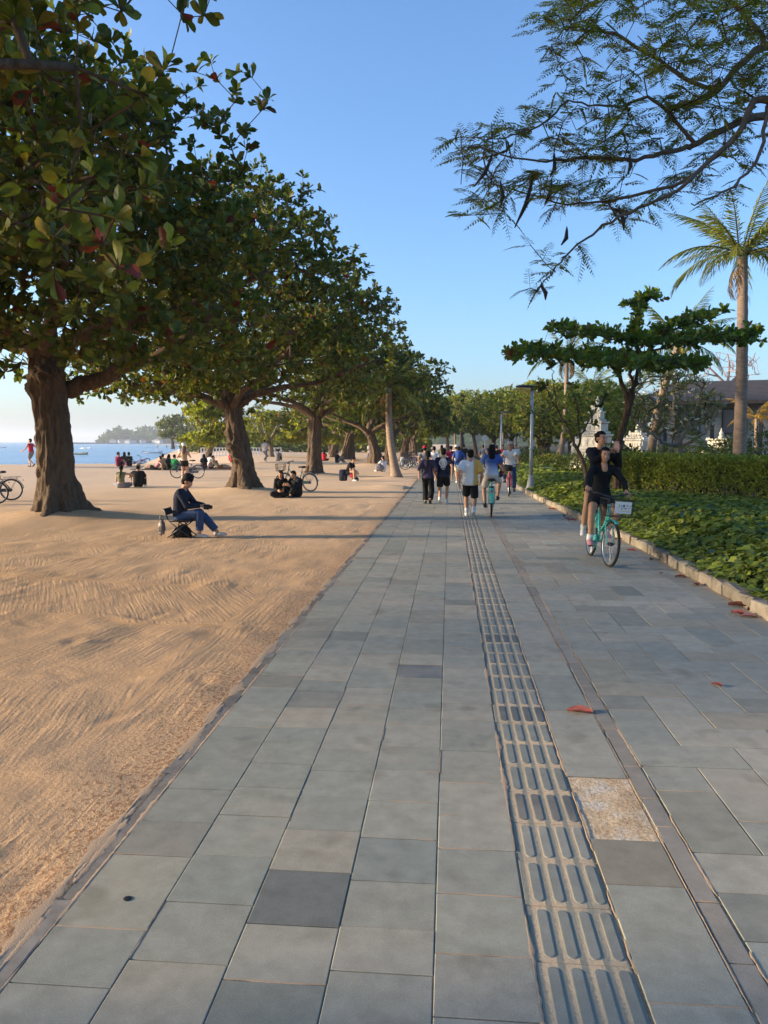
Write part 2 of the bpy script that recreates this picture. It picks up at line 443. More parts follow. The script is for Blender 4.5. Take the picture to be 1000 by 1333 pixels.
# right field: herringbone of 0.30 x 0.60 stones
U = .30
def put(i0, j0, w, h):
    x0, y0 = 1.065+i0*U, -3.0+j0*U; x1, y1 = x0+w*U, y0+h*U
    x0 = max(x0, 1.065); x1 = min(x1, 3.19)
    if x1-x0 < .05 or y0 > 46 or y1 < -3: return
    c = grey(); q = r.random()
    if q < .16: c = c*.83
    elif q < .34: c = c*np.array([1.0, .95, .89])
    elif q < .42: c = c*1.14
    stones.append((x0, y0, x1, y1, c))
for j in range(-4, 172):
    for i in range(-6, 12):
        if (i-j) % 4 == 0: put(i, j, 2, 1)             # lying across
        if (i-j) % 4 == 3: put(i, j, 1, 2)             # standing along
stones_all = [(s, 'paving_stone') for s in stones]+[(s, 'strip_stone') for s in strip]
# the 300 nearest in view become single stones, the rest one part
def in_view(s):
    cx, cy = (s[0]+s[2])/2, (s[1]+s[3])/2
    px, py, d = to_px(np.array([[cx, cy, 0]])); return d[0] > .4 and -150 < px[0] < 1150 and py[0] < 1450
pave = [s for s in stones if in_view(s)]; pave.sort(key=lambda s: s[1])
single = set(id(s) for s in pave[:300])
def emit(lst, nm, singles):
    VV = []; FF = []; TT = []; n = 0
    for s in lst:
        V_, F_ = tile_arrays(s[0], s[1], s[2], s[3], dz=(r.random()-.5)*.0025, g=.0014+.0016*r.random(), tilt=((r.random()-.5)*.003, (r.random()-.5)*.003))
        if id(s) in singles:
            ctr = np.array([(s[0]+s[2])/2, (s[1]+s[3])/2, 0])
            o = link(nm, mesh_np(nm, V_-ctr, F_, tint=np.tile(s[4], (12, 1))), M_TILE, prom); o.location = ctr
        else:
            VV.append(V_); FF.append(F_+n); TT.append(np.tile(s[4], (12, 1))); n += 12
    if VV:
        o = link(nm+'s_beyond', mesh_np(nm, np.concatenate(VV), np.concatenate(FF), tint=np.concatenate(TT)), M_TILE, prom); tag(o, kind='stuff')
emit(stones, 'paving_stone', single)
emit(strip, 'strip_stone', set(id(s) for s in strip if s[1] > 1.2 and s[1] < 26))
# far paving past the built stones
fv = mesh_np('far_paving', [(-1.44, 46.2, -.004), (kerb_x(50), 46.2, -.004), (2.6, Y_END, -.004), (-1.44, Y_END, -.004)], [(0, 1, 2, 3)], tint=np.tile(np.array([.27, .268, .232]), (4, 1)))
o = link('far_paving', fv, M_TILE, prom)
# rough bedding where a stone is missing
def patch():
    n = 26; xs = np.linspace(.642, .953, n); ys = np.linspace(3.385, 4.025, n*2)
    X, Y = np.meshgrid(xs, ys); Z = -.0055+.012*np.maximum(0, fbm(X, Y, 7, 3, 4)-.4)
    i = (np.arange(n-1)[None, :]+np.arange(2*n-1)[:, None]*n).ravel()
    m, nt, b = base_mat('broken_screed', .95, .05); p = gpos(nt)
    f = noise(nt, p, 6, 5, .6); f2 = noise(nt, p, 55, 5, .7)
    c = ramp(nt, f, [(.40, (.50, .35, .21)), (.52, (.58, .44, .29)), (.62, (.55, .47, .37))])
    c = mix(nt, 1.0, c, ramp(nt, f2, [(.3, (.6, .6, .6)), (.6, (1.15, 1.15, 1.15))]), 'MULTIPLY')
    nt.links.new(c, b.inputs['Base Color']); bump(nt, b, f2, .8, .012)
    link('bare_screed', mesh_np('bare_screed', np.stack([X.ravel(), Y.ravel(), Z.ravel()], 1), np.stack([i, i+1, i+n+1, i+n], 1), True), m, prom)
patch()
# tactile tiles: a plate with four long bars
def tactile():
    mplate, nt, b = base_mat('dusty_tactile_plate', .9, .15); p = gpos(nt); co = coords(nt)
    s = nd(nt, 'ShaderNodeSeparateXYZ'); nt.links.new(co, s.inputs[0])
    n1 = noise(nt, p, 2.3, 5, .65); n2 = noise(nt, p, 90, 4, .7)
    # drifted sand lies along the left foot of every bar
    w = mth(nt, 'FRACT', mth(nt, 'MULTIPLY', mth(nt, 'ADD', s.outputs[0], .163), 1/.079))
    dr = ramp(nt, mth(nt, 'ADD', w, mth(nt, 'MULTIPLY', mth(nt, 'SUBTRACT', n2, .5), .35)), [(.26, (0, 0, 0)), (.36, (1, 1, 1)), (.52, (1, 1, 1))])
    dr = mth(nt, 'MULTIPLY', dr, ramp(nt, n1, [(.32, (.25, .25, .25)), (.55, (1, 1, 1))]))
    c = mix(nt, dr, mix(nt, n1, (.235, .23, .185), (.27, .25, .195)), mix(nt, n2, (.46, .33, .20), (.66, .50, .33)))
    nt.links.new(c, b.inputs['Base Color']); bump(nt, b, n2, .5, .006)
    def bar_arr():
        V = []; n = 7; w, L, h = .022, .138, .0030
        for (k, z) in ((0, -.006), (0, h*.55), (.004, h)):
            for e, sgn in ((1, 1), (-1, -1)):
                for q in range(n):
                    a = math.pi*q/(n-1); V.append((sgn*(w-k)*math.cos(a), sgn*(L-w)+sgn*(w-k)*math.sin(a), z))
        m_ = 2*n; F = [tuple(2*m_+i for i in range(m_))]
        for rr in range(2):
            for i in range(m_): F.append((rr*m_+i, rr*m_+(i+1) % m_, (rr+1)*m_+(i+1) % m_, (rr+1)*m_+i))
        return V, F
    BX = [-.105, -.0265, .052, .1305]
    bv, bf = bar_arr()
    def bars(cols, nm):
        me = bpy.data.meshes.new(nm); me.from_pydata(bv, [], bf)
        a = me.color_attributes.new('tint', 'FLOAT_COLOR', 'POINT'); a.data.foreach_set('color', np.tile(np.array(list(cols)+[1], np.float32), len(bv)))
        me.materials.append(M_TILE); return me
    bar_me = [bars(c, 'bar') for c in ((.225, .222, .185), (.255, .248, .205), (.20, .20, .17), (.125, .128, .118))]
    plate_me = MB(); V_, F_ = tile_arrays(-.165, -.163, .165, .163, g=.003); plate_me.add(V_, F_); plate_me = plate_me.mesh('tactile_tile'); plate_me.materials.append(mplate)
    farm = MB(); V_, F_ = tile_arrays(-.165, -.163, .165, .163, g=.003); farm.add(V_, F_); farm.cur = 1
    for bx in BX: farm.add([(p[0]+bx, p[1], p[2]) for p in bv], bf)
    farm = farm.mesh('tactile_tile'); a = farm.color_attributes.new('tint', 'FLOAT_COLOR', 'POINT')
    a.data.foreach_set('color', np.tile(np.array([.215, .22, .19, 1], np.float32), len(farm.vertices)))
    farm.materials.append(mplate); farm.materials.append(M_TILE)
    y = 2.855-.325*10
    k = -10
    while y < 58:
        cy = y-.163
        near = 1.5 < cy < 12
        o = bpy.data.objects.new('tactile_tile', plate_me if near else farm); C.objects.link(o); o.parent = prom; o.location = (.4675, cy, -.003+(r.random()-.5)*.003)
        if near:
            bm_ = bar_me[3] if k in (3, 7, 13) else bar_me[r.integers(3)]
            for bx in BX:
                q = bpy.data.objects.new('bar', bm_); C.objects.link(q); q.parent = o; q.location = (bx, 0, 0)
        y += .325; k += 1
tactile()
# drifted sand in joints, along the tactile strip, the brown strip and over the edge of the paving
def ribbons():
    q = np.random.default_rng(44); V_ = []; F_ = []
    def rib(pts, wid, z=.0016):
        n0 = len(V_); k = len(pts)
        for i, (p, w) in enumerate(zip(pts, wid)):
            a = np.array(pts[max(i-1, 0)]); b_ = np.array(pts[min(i+1, k-1)]); d = (b_-a)/(np.linalg.norm(b_-a)+1e-9); nn = np.array([-d[1], d[0]])
            for s_, zz in ((-1, -.0012), (0, z), (1, -.0012)): V_.append((p[0]+nn[0]*w*s_, p[1]+nn[1]*w*s_, zz))
        for i in range(k-1):
            for j in range(2): a = n0+i*3+j; F_.append((a, a+1, a+4, a+3))
    def line(x0, y0, x1, y1, w, step=.03, patchy=.35, ch=1):
        L = math.hypot(x1-x0, y1-y0); n = max(3, int(L/step)); t = np.linspace(0, 1, n)
        nz = fbm(x0+(x1-x0)*t*3.1+q.random()*50, y0+(y1-y0)*t*3.1, 1.2, 6, 4); ww = w*np.clip((nz-patchy)*4.5, 0, 1.6)
        run = []
        for i in range(n):
            if ww[i] > w*.06: run.append(i)
            if (ww[i] <= w*.06 or i == n-1):
                if len(run) > 3: rib([(x0+(x1-x0)*t[k]+q.normal()*.0006, y0+(y1-y0)*t[k]+q.normal()*.0006) for k in run], [ww[k]*(.5+.8*q.random()) if 0 < j < len(run)-1 else .0004 for j, k in enumerate(run)])
                run = []
    for s in stones:
        if s[1] < 1.5 or s[1] > 22: continue
        if q.random() < .5: line(s[0]+.004, s[1], s[2]-.004, s[1], .0042, .02, .42)
        if q.random() < .25: line(s[0], s[1], s[0], s[3], .0034, .02, .48)
    line(.2985, 1.5, .2985, 30, .011, .03, .30); line(.637, 1.5, .637, 30, .006, .03, .36); line(1.062, 1.5, 1.062, 30, .009, .03, .34); line(.960, 1.5, .960, 30, .005, .03, .38)
    for k in range(4): line(-1.445, 1.6, -1.43, 30, .010, .03, .40)
    line(-1.505, 1.6, -1.50, 30, .032, .02, .42); line(-1.54, 1.6, -1.54, 30, .03, .02, .33); line(-1.52, 1.6, -1.52, 30, .04, .02, .47); line(3.17, 5, 3.14, 13.5, .03, .03, .28); line(3.14, 13.5, 2.68, 23.5, .03, .03, .28)
    for s in strip:
        if 1.2 < s[1] < 20: line(s[0], s[1], s[2], s[1], .006, .012, .30)
    o = link('joint_sand', mesh_np('joint_sand', V_, F_, True), M_DRIFT, prom); tag(o, kind='stuff')
M_DRIFT, nt_, b_ = base_mat('drifted_sand', .95, .05); p_ = gpos(nt_); nt_.links.new(mix(nt_, noise(nt_, p_, 90, 3, .7), (.36, .25, .16), (.50, .36, .24)), b_.inputs['Base Color']); bump(nt_, b_, noise(nt_, p_, 160, 3), .5, .004)
ribbons()
# kerb stones on the right, edging stones on the left
def kerb_block(L, w, h, c, seed):
    q = np.random.default_rng(seed); n = [5, 4, 4]
    mb = MB(); mb.box((0, 0, h/2-.06), (w, L-.006, h+.12), bev=.022); V_ = np.array(mb.v); V_ += (q.random(V_.shape)-.5)*np.array([.03, .012, .026])
    return mesh_np('kerb_stone', V_, [np.array([f for f in mb.f if len(f) == 4])], smooth=False, tint=np.tile(c, (len(V_), 1)))
y = 4.0
while y < 70:
    L = .36+.20*r.random(); c = np.array([.30, .25, .185])*(.6+.5*r.random())
    if r.random() < .2: c = c*np.array([.85, .9, .85])
    o = link('kerb_stone', kerb_block(L, .17, .125+.02*r.random(), c, int(y*100)), M_KERB, prom)
    x0, x1 = kerb_x(y), kerb_x(y+L)
    o.location = ((x0+x1)/2+.09+(r.random()-.5)*.012, y+L/2, 0); o.rotation_euler = ((r.random()-.5)*.03, (r.random()-.5)*.05, math.atan2(x0-x1, L)+(r.random()-.5)*.03)
    y += L
y = -2.0
while y < 45:
    L = .7+.6*r.random(); c = np.array([.185, .165, .14])*(.7+.5*r.random())
    V_, F_ = tile_arrays(-1.535+(r.random()-.5)*.012, y, -1.443, y+L, dz=-.002+.003*r.random(), g=.002, bev=.006, tilt=((r.random()-.5)*.03, 0))
    link('edging_stone', mesh_np('edging_stone', V_, F_, tint=np.tile(c, (12, 1))), M_KERB, prom)
    y += L
# raised soil of the planting bed
bed_y = [-6, 4, 8, 13, 18, 24, 30, 60, 100]
V = []
for y in bed_y: V += [(kerb_x(y)+.15, y, .055), (kerb_x(y)+1.2, y, .10), (60, y, .16)]
F = []
for i in range(len(bed_y)-1):
    for k in range(2): F.append((3*i+k, 3*i+k+1, 3*i+4+k, 3*i+3+k))
bed = link('planting_bed', mesh_np('planting_bed', V, F), plain('bed_soil', (.06, .05, .03), .95, .5, 3, .6, 20, .05, bdist=.03)); tag(bed, kind='structure')
# ================================================================== trees
class Net:
    """branch network: limbs are given, tips attach to the nearest piece of wood"""
    def __init__(s): s.P = []; s.par = []; s.chains = []; s.tip_dirs = []; s.tips = []; s.fix = {}
    def limb(s, pts, rads, attach=None):
        idx = []
        prev = attach if attach is not None else -1
        ch = [attach] if attach is not None else []
        for p, rr in zip(pts, rads):
            s.P.append(np.array(p, float)); s.par.append(prev); prev = len(s.P)-1; idx.append(prev); ch.append(prev); s.fix[prev] = rr
        s.chains.append((ch, True)); return idx
    def grow(s, tips, step=.45, q=None, sag=.12, bias=None, wig=.12):
        q = q or np.random.default_rng(1)
        P = np.zeros((len(s.P)+len(tips)*14, 3)); n = len(s.P); P[:n] = np.array(s.P)
        d0 = np.min(np.linalg.norm(tips[:, None, :]-P[None, :n, :], axis=2), axis=1)
        for t in tips[np.argsort(d0)]:
            v = P[:n]-t; d = np.sqrt((v*v).sum(1)); dd = d+.35*np.maximum(P[:n, 2]-t[2], 0)+(bias(P[:n]) if bias else 0)
            k = int(np.argmin(dd)); a = P[k]; L = d[k]
            m = max(1, min(12, int(L/step))); ch = [k]; prev = k; pa = a
            side = q.normal(size=3)*wig*L
            for i in range(1, m+1):
                f = i/m; p = a+(t-a)*f+side*math.sin(math.pi*f)+np.array([0, 0, -sag*L*math.sin(math.pi*f)])
                P[n] = p; s.par.append(prev); prev = n; ch.append(n); n += 1; lastdir = p-pa; pa = p
            s.chains.append((ch, False)); s.tips.append(P[n-1].copy()); s.tip_dirs.append(lastdir/(np.linalg.norm(lastdir)+1e-9))
        s.P = [P[i] for i in range(n)]
    def radii(s, r0=.006, ex=.42):
        n = len(s.P); cnt = np.zeros(n); haschild = np.zeros(n, bool)
        for i, p in enumerate(s.par):
            if p >= 0: haschild[p] = True
        cnt[~haschild] = 1
        for i in range(n-1, -1, -1):
            if s.par[i] >= 0: cnt[s.par[i]] += cnt[i]
        rr = r0*cnt**ex
        for i, f in s.fix.items(): rr[i] = max(f, min(rr[i], f*1.3))
        return rr
    def meshes(s, rr, thick=.035, rough=.0, q=None):
        """returns MB for thick wood and MB for thin wood"""
        big = MB(); small = MB()
        for ch, isl in s.chains:
            pts = [s.P[i] for i in ch]; rad = [rr[i] for i in ch]
            if not isl and len(rad) > 1: rad[0] = min(rad[0], rad[1]*1.25)
            if len(pts) == 1: continue
            mx = max(rad)
            if isl: big.tube(pts, rad, 12)
            elif mx > thick: big.tube(pts, rad, 7, False)
            else: small.tube(pts, rad, 4 if mx > .012 else 3, False)
        return big, small
LEAF_OB = (np.array([[0, 0, 0], [0, .5, .02], [0, 1, -.06], [-.15, .32, .035], [-.26, .72, .05], [.15, .32, .035], [.26, .72, .05]]),
           np.array([[0, 1, 3], [1, 4, 3], [1, 2, 4], [0, 5, 1], [1, 5, 6], [1, 6, 2]]))
def _fine_leaf():
    t = np.array([0, .12, .30, .52, .72, .88, 1.0]); w = np.array([.012, .05, .13, .215, .255, .19, .0]); z = .05*np.sin(t*2.6)-.10*t**2.2
    V_ = []; F_ = []
    for a, b, c in zip(t, w, z): V_ += [(-b, a, c+.22*b), (0, a, c), (b, a, c+.22*b)]
    for i in range(6):
        k = 3*i
        F_ += [(k, k+1, k+4), (k, k+4, k+3), (k+1, k+2, k+5), (k+1, k+5, k+4)]
    return np.array(V_), np.array(F_)
LEAF_FINE = _fine_leaf()
LEAF_ROUND = (np.array([[0, 0, 0], [0, .5, -.02], [0, 1, -.10], [-.36, .22, .03], [-.42, .66, .06], [.36, .22, .03], [.42, .66, .06]]), LEAF_OB[1])
LEAF_LANCE = (np.array([[0, 0, 0], [0, .5, .0], [0, 1, -.12], [-.12, .35, .02], [.12, .35, .02]]), np.array([[0, 1, 3], [1, 2, 3], [0, 4, 1], [1, 4, 2]]))
LEAF_QUAD = (np.array([[0, 0, 0], [-.3, .5, .05], [0, 1, -.08], [.3, .5, .05]]), np.array([[0, 3, 2, 1]]))
def frames(d, up, roll=None):
    """rotation matrices whose y is d; z leans to up"""
    y = d/np.linalg.norm(d, axis=1, keepdims=True); x = np.cross(y, up); nx = np.linalg.norm(x, axis=1, keepdims=True)
    x = np.where(nx > 1e-5, x/np.maximum(nx, 1e-9), np.array([1., 0, 0])); z = np.cross(x, y)
    if roll is not None:
        c, s_ = np.cos(roll)[:, None], np.sin(roll)[:, None]; x, z = x*c+z*s_, z*c-x*s_
    return np.stack([x, y, z], 2)
def leaves(tmpl, pos, d, size, tint, up=None, roll=None, wscale=1.0):
    T, F = tmpl; n = len(pos)
    up = np.tile(np.array([0, 0, 1.]), (n, 1)) if up is None else up
    M = frames(d, up, roll)
    T2 = T*np.array([wscale, 1, 1])
    V = np.einsum('nij,kj->nki', M, T2)*np.asarray(size)[:, None, None]+pos[:, None, :]
    Fx = (F[None]+(np.arange(n)*len(T))[:, None, None]).reshape(-1, F.shape[1])
    tt = np.repeat(tint, len(T), 0)
    return V.reshape(-1, 3), Fx, tt
def rosettes(tips, dirs, q, n=8, size=.22, spread=.9, jit=.25, droop=.15):
    m = len(tips); k = np.repeat(np.arange(m), n)
    N = len(k); ang = np.tile(np.arange(n)*2.4, m)+np.repeat(q.random(m)*6.28, n)
    ax = dirs[k]+np.array([0, 0, .7]); ax = ax/np.linalg.norm(ax, axis=1, keepdims=True)
    u = np.cross(ax, np.array([.3, .5, .2])); u /= np.linalg.norm(u, axis=1, keepdims=True); w = np.cross(ax, u)
    el = spread*(.55+.75*q.random(N))
    d = (u*np.cos(ang)[:, None]+w*np.sin(ang)[:, None])*np.sin(el)[:, None]+ax*np.cos(el)[:, None]
    d += q.normal(size=(N, 3))*jit*.5; d[:, 2] -= droop*q.random(N)*1.6
    pos = tips[k]-dirs[k]*(q.random(N)*size*.55)[:, None]
    sz = size*(.45+.75*q.random(N))
    return pos, d, sz, ax+q.normal(size=(N, 3))*.5
KET = [(.052, .082, .013), (.070, .105, .016), (.092, .128, .020), (.12, .148, .024), (.155, .16, .027), (.17, .14, .026)]
def ket_tint(q, N, red=.016, yellow=.06):
    c = np.array(KET)[q.choice(len(KET), N, p=[.2, .25, .23, .17, .1, .05])]*(.75+.5*q.random((N, 1)))
    z = q.random(N)
    c[z < red] = np.array([.16, .028, .014])*(.6+.7*q.random(((z < red).sum(), 1)))
    b = (z >= red) & (z < red+.03); c[b] = np.array([.13, .065, .022])*(.6+.7*q.random((b.sum(), 1)))
    y = z > 1-yellow; c[y] = np.array([.20, .17, .025])*(.6+.7*q.random((y.sum(), 1)))
    return c
M_LEAF = leafmat('broad_glossy_leaf', .40, .48, .28)
M_BARK = bark('dark_ridged_bark', (.028, .019, .013), (.15, .105, .07), 11, .22, 1.0, .06)
M_TWIG = plain('brown_twig_bark', (.085, .055, .035), .9, .4, 8, .4, 40, .1)
M_BARK_L = bark('pale_grey_bark', (.16, .12, .085), (.30, .24, .18), 9, .3, .8, .02)

def trunk_mesh(base, pts, rads, flare=.9, seed=0, burls=(), nseg=110):
    """thick trunk with buttress roots, ridges and burls; pts relative to base"""
    q = np.random.default_rng(seed); pts = np.array(pts, float); rads = np.array(rads, float)
    s = np.concatenate([[0], np.cumsum(np.linalg.norm(np.diff(pts, axis=0), axis=1))])
    L = s[-1]; n = 90; tt = np.linspace(0, 1, n)**1.35*L
    ctr = np.stack([np.interp(tt, s, pts[:, i]) for i in range(3)], 1); rad = np.interp(tt, s, rads)
    for _ in range(3): ctr[1:-1] = (ctr[:-2]+2*ctr[1:-1]+ctr[2:])/4
    th = np.linspace(0, 2*math.pi, nseg, endpoint=False)
    lob = 2*q.integers(2, 4); ph = q.random(6)*6.28
    V = []
    for i in range(n):
        h = tt[i]; fl = flare*(math.exp(-h/.32)*.75+math.exp(-h/.95)*.35)
        rr = rad[i]*(1+.05*np.cos(2*th+ph[0]+h*.4)+.045*np.cos(3*th+ph[1]-h*.6)+.03*np.cos(7*th+ph[2]+h*.5))
        rr = rr+rad[i]*fl*(.30+.85*np.maximum(0, np.cos(lob*th/2+ph[3]+.2*np.sin(h*2)))**2+.16*np.cos((lob+3)*th+ph[4]))
        rr = rr+rad[i]*.03*np.sin(13*th+ph[5]+2.2*np.sin(h*1.7))+(fbm(th*rad[i]*9+seed*3, np.full(nseg, h*1.7), 1.6, seed, 4)-.47)*.16*min(1, rad[i]*3)
        for (bh, ba, br) in burls:
            d2 = ((h-bh)/br)**2+((np.angle(np.exp(1j*(th-ba))))*rad[i]/br)**2
            rr = rr+br*.75*np.exp(-d2*1.4)*(1+.3*np.sin(9*th+h*25))
        V.append(np.stack([ctr[i, 0]+rr*np.cos(th), ctr[i, 1]+rr*np.sin(th), np.full(nseg, ctr[i, 2])+(.02*np.sin(5*th+i) if i else 0)], 1))
    V = np.concatenate(V)
    a = np.arange(n-1)[:, None]*nseg; j = np.arange(nseg)[None, :]
    F = np.stack([(a+j).ravel(), (a+(j+1) % nseg).ravel(), (a+nseg+(j+1) % nseg).ravel(), (a+nseg+j).ravel()], 1)
    return mesh_np('trunk', V, F, smooth=True)

def crown_points(q, n, ctr, rad, zlo, flat=1.0, inner=.35, layers=None, clumps=.72):
    """points in a flat-bottomed dome, most of them gathered in flat leafy clumps with gaps between"""
    def dome(m, inn):
        out = []
        while len(out) < m:
            p = q.uniform(-1, 1, 3); p[2] = q.uniform(0, 1); rr = math.sqrt(p @ p)
            if rr > 1 or (rr < inn and q.random() < .8): continue
            a = math.atan2(p[1], p[0]); k = .84+.12*math.sin(3*a+ctr[0])+.10*math.sin(5*a+ctr[1]*2)+.06*math.sin(7*p[2]*3+a)
            out.append((ctr[0]+p[0]*rad[0]*k, ctr[1]+p[1]*rad[1]*k, zlo+p[2]*rad[2]))
        return np.array(out)
    nc = max(12, n//26); c = dome(nc, .55); m = int(n*clumps)
    w = q.uniform(.4, 1.6, nc); k = q.choice(nc, m, p=w/w.sum())
    sg = rad[0]*.115; P = c[k]+q.normal(size=(m, 3))*np.array([sg, sg, sg*.42]); P[:, 2] = np.maximum(P[:, 2], zlo-.35*q.random(m))
    P = np.concatenate([P, dome(n-m, .30)])
    cnt = np.zeros(len(P), int)
    for i in range(0, len(P), 500): cnt[i:i+500] = (((P[i:i+500, None, :]-P[None])**2).sum(2) < (.11*rad[0])**2).sum(1)
    return P[cnt > 4] if n > 2000 else P[cnt > 1]

def ketapang(name, label, loc, trunk_pts, trunk_r, limbs, tips, seed, leaf=.23, nleaf=8, group='big broadleaf trees along the sand', burls=(), flare=1.5, mat=None, spread=.9, singles=0, lod=LEAF_OB, tintf=None, r0=.007, tag_it=True, leafm=None):
    """limbs: list of (polyline, r0, r1) in world coordinates; tips (n,3) world"""
    q = np.random.default_rng(seed); loc = Vector(loc); root = empty(name, loc)
    mat = mat or M_BARK
    tm = trunk_mesh(loc, trunk_pts, trunk_r, flare, seed, burls); link('trunk', tm, mat, root)
    net = Net(); L0 = np.array(loc)
    tp = [np.array(p) for p in trunk_pts]
    ti = net.limb(tp[1:], trunk_r[1:])
    net.chains = []
    bmb = []
    for (pts, ra, rb) in limbs:
        pts = [np.array(p)-L0 for p in pts]
        # smooth curve through the points
        k = len(pts); fine = []
        for i in range(k-1):
            p0 = pts[max(i-1, 0)]; p1 = pts[i]; p2 = pts[i+1]; p3 = pts[min(i+2, k-1)]
            for t in np.linspace(0, 1, 5, endpoint=False):
                fine.append(.5*((2*p1)+(-p0+p2)*t+(2*p0-5*p1+4*p2-p3)*t*t+(-p0+3*p1-3*p2+p3)*t**3))
        fine.append(pts[-1]); m = len(fine)
        fine = [p+q.normal(size=3)*.025*(i > 0) for i, p in enumerate(fine)]
        rads = [ra+(rb-ra)*(i/(m-1))**.8 for i in range(m)]
        att = int(np.argmin([np.linalg.norm(net.P[j]-fine[0]) for j in range(len(net.P))]))
        net.limb(fine, rads)
    limb_ch = list(net.chains); net.chains = []
    tl = np.asarray(tips)-L0
    nt0 = len(tp)-1
    net.grow(tl, q=q, step=.5, sag=.05, wig=.10)
    rr = net.radii(r0)
    for ch, _ in limb_ch:
        mb = MB(); mb.tube([net.P[i] for i in ch], [rr[i] for i in ch], 12); mb.build('limb', mat, root, True)
    big, small = net.meshes(rr)
    if big.n: tag(big.build('branches', mat, root, True), kind='stuff')
    if small.n: tag(small.build('twigs', M_TWIG, root), kind='stuff')
    T = np.array(net.tips); Dr = np.array(net.tip_dirs)
    pos, d, sz, up = rosettes(T, Dr, q, nleaf, leaf, spread)
    tint = (tintf or ket_tint)(q, len(pos))
    keep = np.ones(len(pos), bool)
    leafm = leafm or M_LEAF
    if singles:
        px, py, dp = to_px(pos+L0); vis = (px > -5) & (px < 1005) & (py > -5) & (py < 1340)
        order = np.argsort(np.where(vis, -sz/dp, 9)); pick = order[:singles]; keep[pick] = False
        M = frames(d[pick], up[pick]); shared = []
        cols = [np.array(KET[k_ % 6])*(.85+.07*k_) for k_ in range(15)]+[np.array([.14, .03, .016])]
        for k in range(16):
            v, f, t = leaves(LEAF_FINE, np.zeros((1, 3)), np.array([[0, 1., 0]]), np.ones(1), cols[k][None])
            me = mesh_np('leaf', v, f, tint=t); me.materials.append(leafm); shared.append(me)
        for a, i in enumerate(pick):
            o = bpy.data.objects.new('leaf', shared[(a*7) % 16]); C.objects.link(o); o.parent = root
            mm = Matrix([[M[a][r_][c_]*sz[i] for c_ in range(3)]+[pos[i][r_]] for r_ in range(3)]+[[0, 0, 0, 1]])
            o.matrix_local = mm
    px, py, dp = to_px(pos+L0); near = keep & (px > -20) & (px < 1020) & (py > -20) & (dp < 15) & (lod is LEAF_OB); far = keep & ~near
    v, f, t = leaves(lod, pos[far], d[far], sz[far], tint[far], up[far])
    if near.any():
        v2, f2, t2 = leaves(LEAF_FINE, pos[near], d[near], sz[near], tint[near], up[near]); f2 = f2+len(v); v = np.concatenate([v, v2]); f = np.concatenate([f, f2]); t = np.concatenate([t, t2])
    tag(link('crown', mesh_np('crown', v, f, tint=t), leafm, root), kind='stuff')
    if tag_it: tag(root, label, 'tree', group)
    return root

def px_filter(P, poly):
    """keep world points whose picture position is inside the polygon (x,y list)"""
    px, py, d = to_px(P); inside = np.zeros(len(P), bool); n = len(poly)
    for i in range(n):
        x0, y0 = poly[i]; x1, y1 = poly[(i+1) % n]
        c = ((y0 > py) != (y1 > py)) & (px < (x1-x0)*(py-y0)/(y1-y0+1e-9)+x0)
        inside ^= c
    return P[inside]

def big_tree(i, loc, H, Rx, zlo, nt, seed, label, trunk_h, tr, lean=(0, 0), singles=0, burls=(), limb_dirs=None, leaf=.25, nleaf=9, offs=(0, 0), extra=None, flare=1.4, ry=.80):
    q = np.random.default_rng(seed); x, y = loc; z0 = gzs(x, y)-.12
    top = np.array([x+lean[0], y+lean[1], trunk_h]); base = np.array([x, y, z0])
    tp = [(0, 0, 0), (lean[0]*.2, lean[1]*.2, (trunk_h-z0)*.4), (lean[0], lean[1], trunk_h-z0), (lean[0]*1.1, lean[1]*1.1, trunk_h-z0+.5)]
    rs = [tr*1.12, tr, tr*.95, tr*.6]
    limbs = []
    dirs = limb_dirs or [(a+q.random()*.5, .55+.4*q.random(), .9+.5*q.random()) for a in np.arange(5)*1.257]
    for (a, reach, rise) in dirs:
        Lr = Rx*reach; e = np.array([math.cos(a), math.sin(a), 0])
        p0 = top+np.array([0, 0, -.25]); p1 = top+e*Lr*.22+np.array([0, 0, .10+.25*rise]); p2 = top+e*Lr*.6+np.array([0, 0, .5*rise+.2]); p3 = top+e*Lr+np.array([0, 0, rise*1.3])
        limbs.append(([p0, p1, p2, p3], tr*.52, tr*.13))
    c = top+np.array([0, 0, .1]); limbs.append(([c, c+np.array([.3, .2, 1.6]), c+np.array([-.1, .5, 3.2]), c+np.array([.2, .3, (H-trunk_h)*.75])], tr*.55, tr*.12))
    if extra: limbs += extra(top, tr)
    tips = crown_points(q, nt, (x+lean[0]+offs[0], y+lean[1]+offs[1]), (Rx, Rx*ry, H-zlo), zlo, layers=None)
    px, py, dp = to_px(tips); tips = tips[~((dp < 6.7) & (px > -60) & (px < 1060) & (py > -80))]
    return ketapang('broadleaf_tree', label, tuple(base), tp, rs, limbs, tips, seed, leaf, nleaf, burls=burls, singles=singles, flare=flare)
BT = []
BT.append(big_tree(0, (-9.6, .6), 12.6, 8.5, 3.7, 4800, 31, 'nearest broadleaf tree, its leaf sprays filling the upper left corner', 3.6, .29, (.2, 1.2), singles=300, nleaf=10, ry=1.0, offs=(-.3, 6.2), limb_dirs=[(.75, .95, 1.3), (1.25, 1.2, 1.2), (1.7, 1.3, 1.4), (2.2, 1.1, 1.2), (3.0, .7, 1.0), (.1, .7, 1.2), (4.7, .4, 1.2)]))
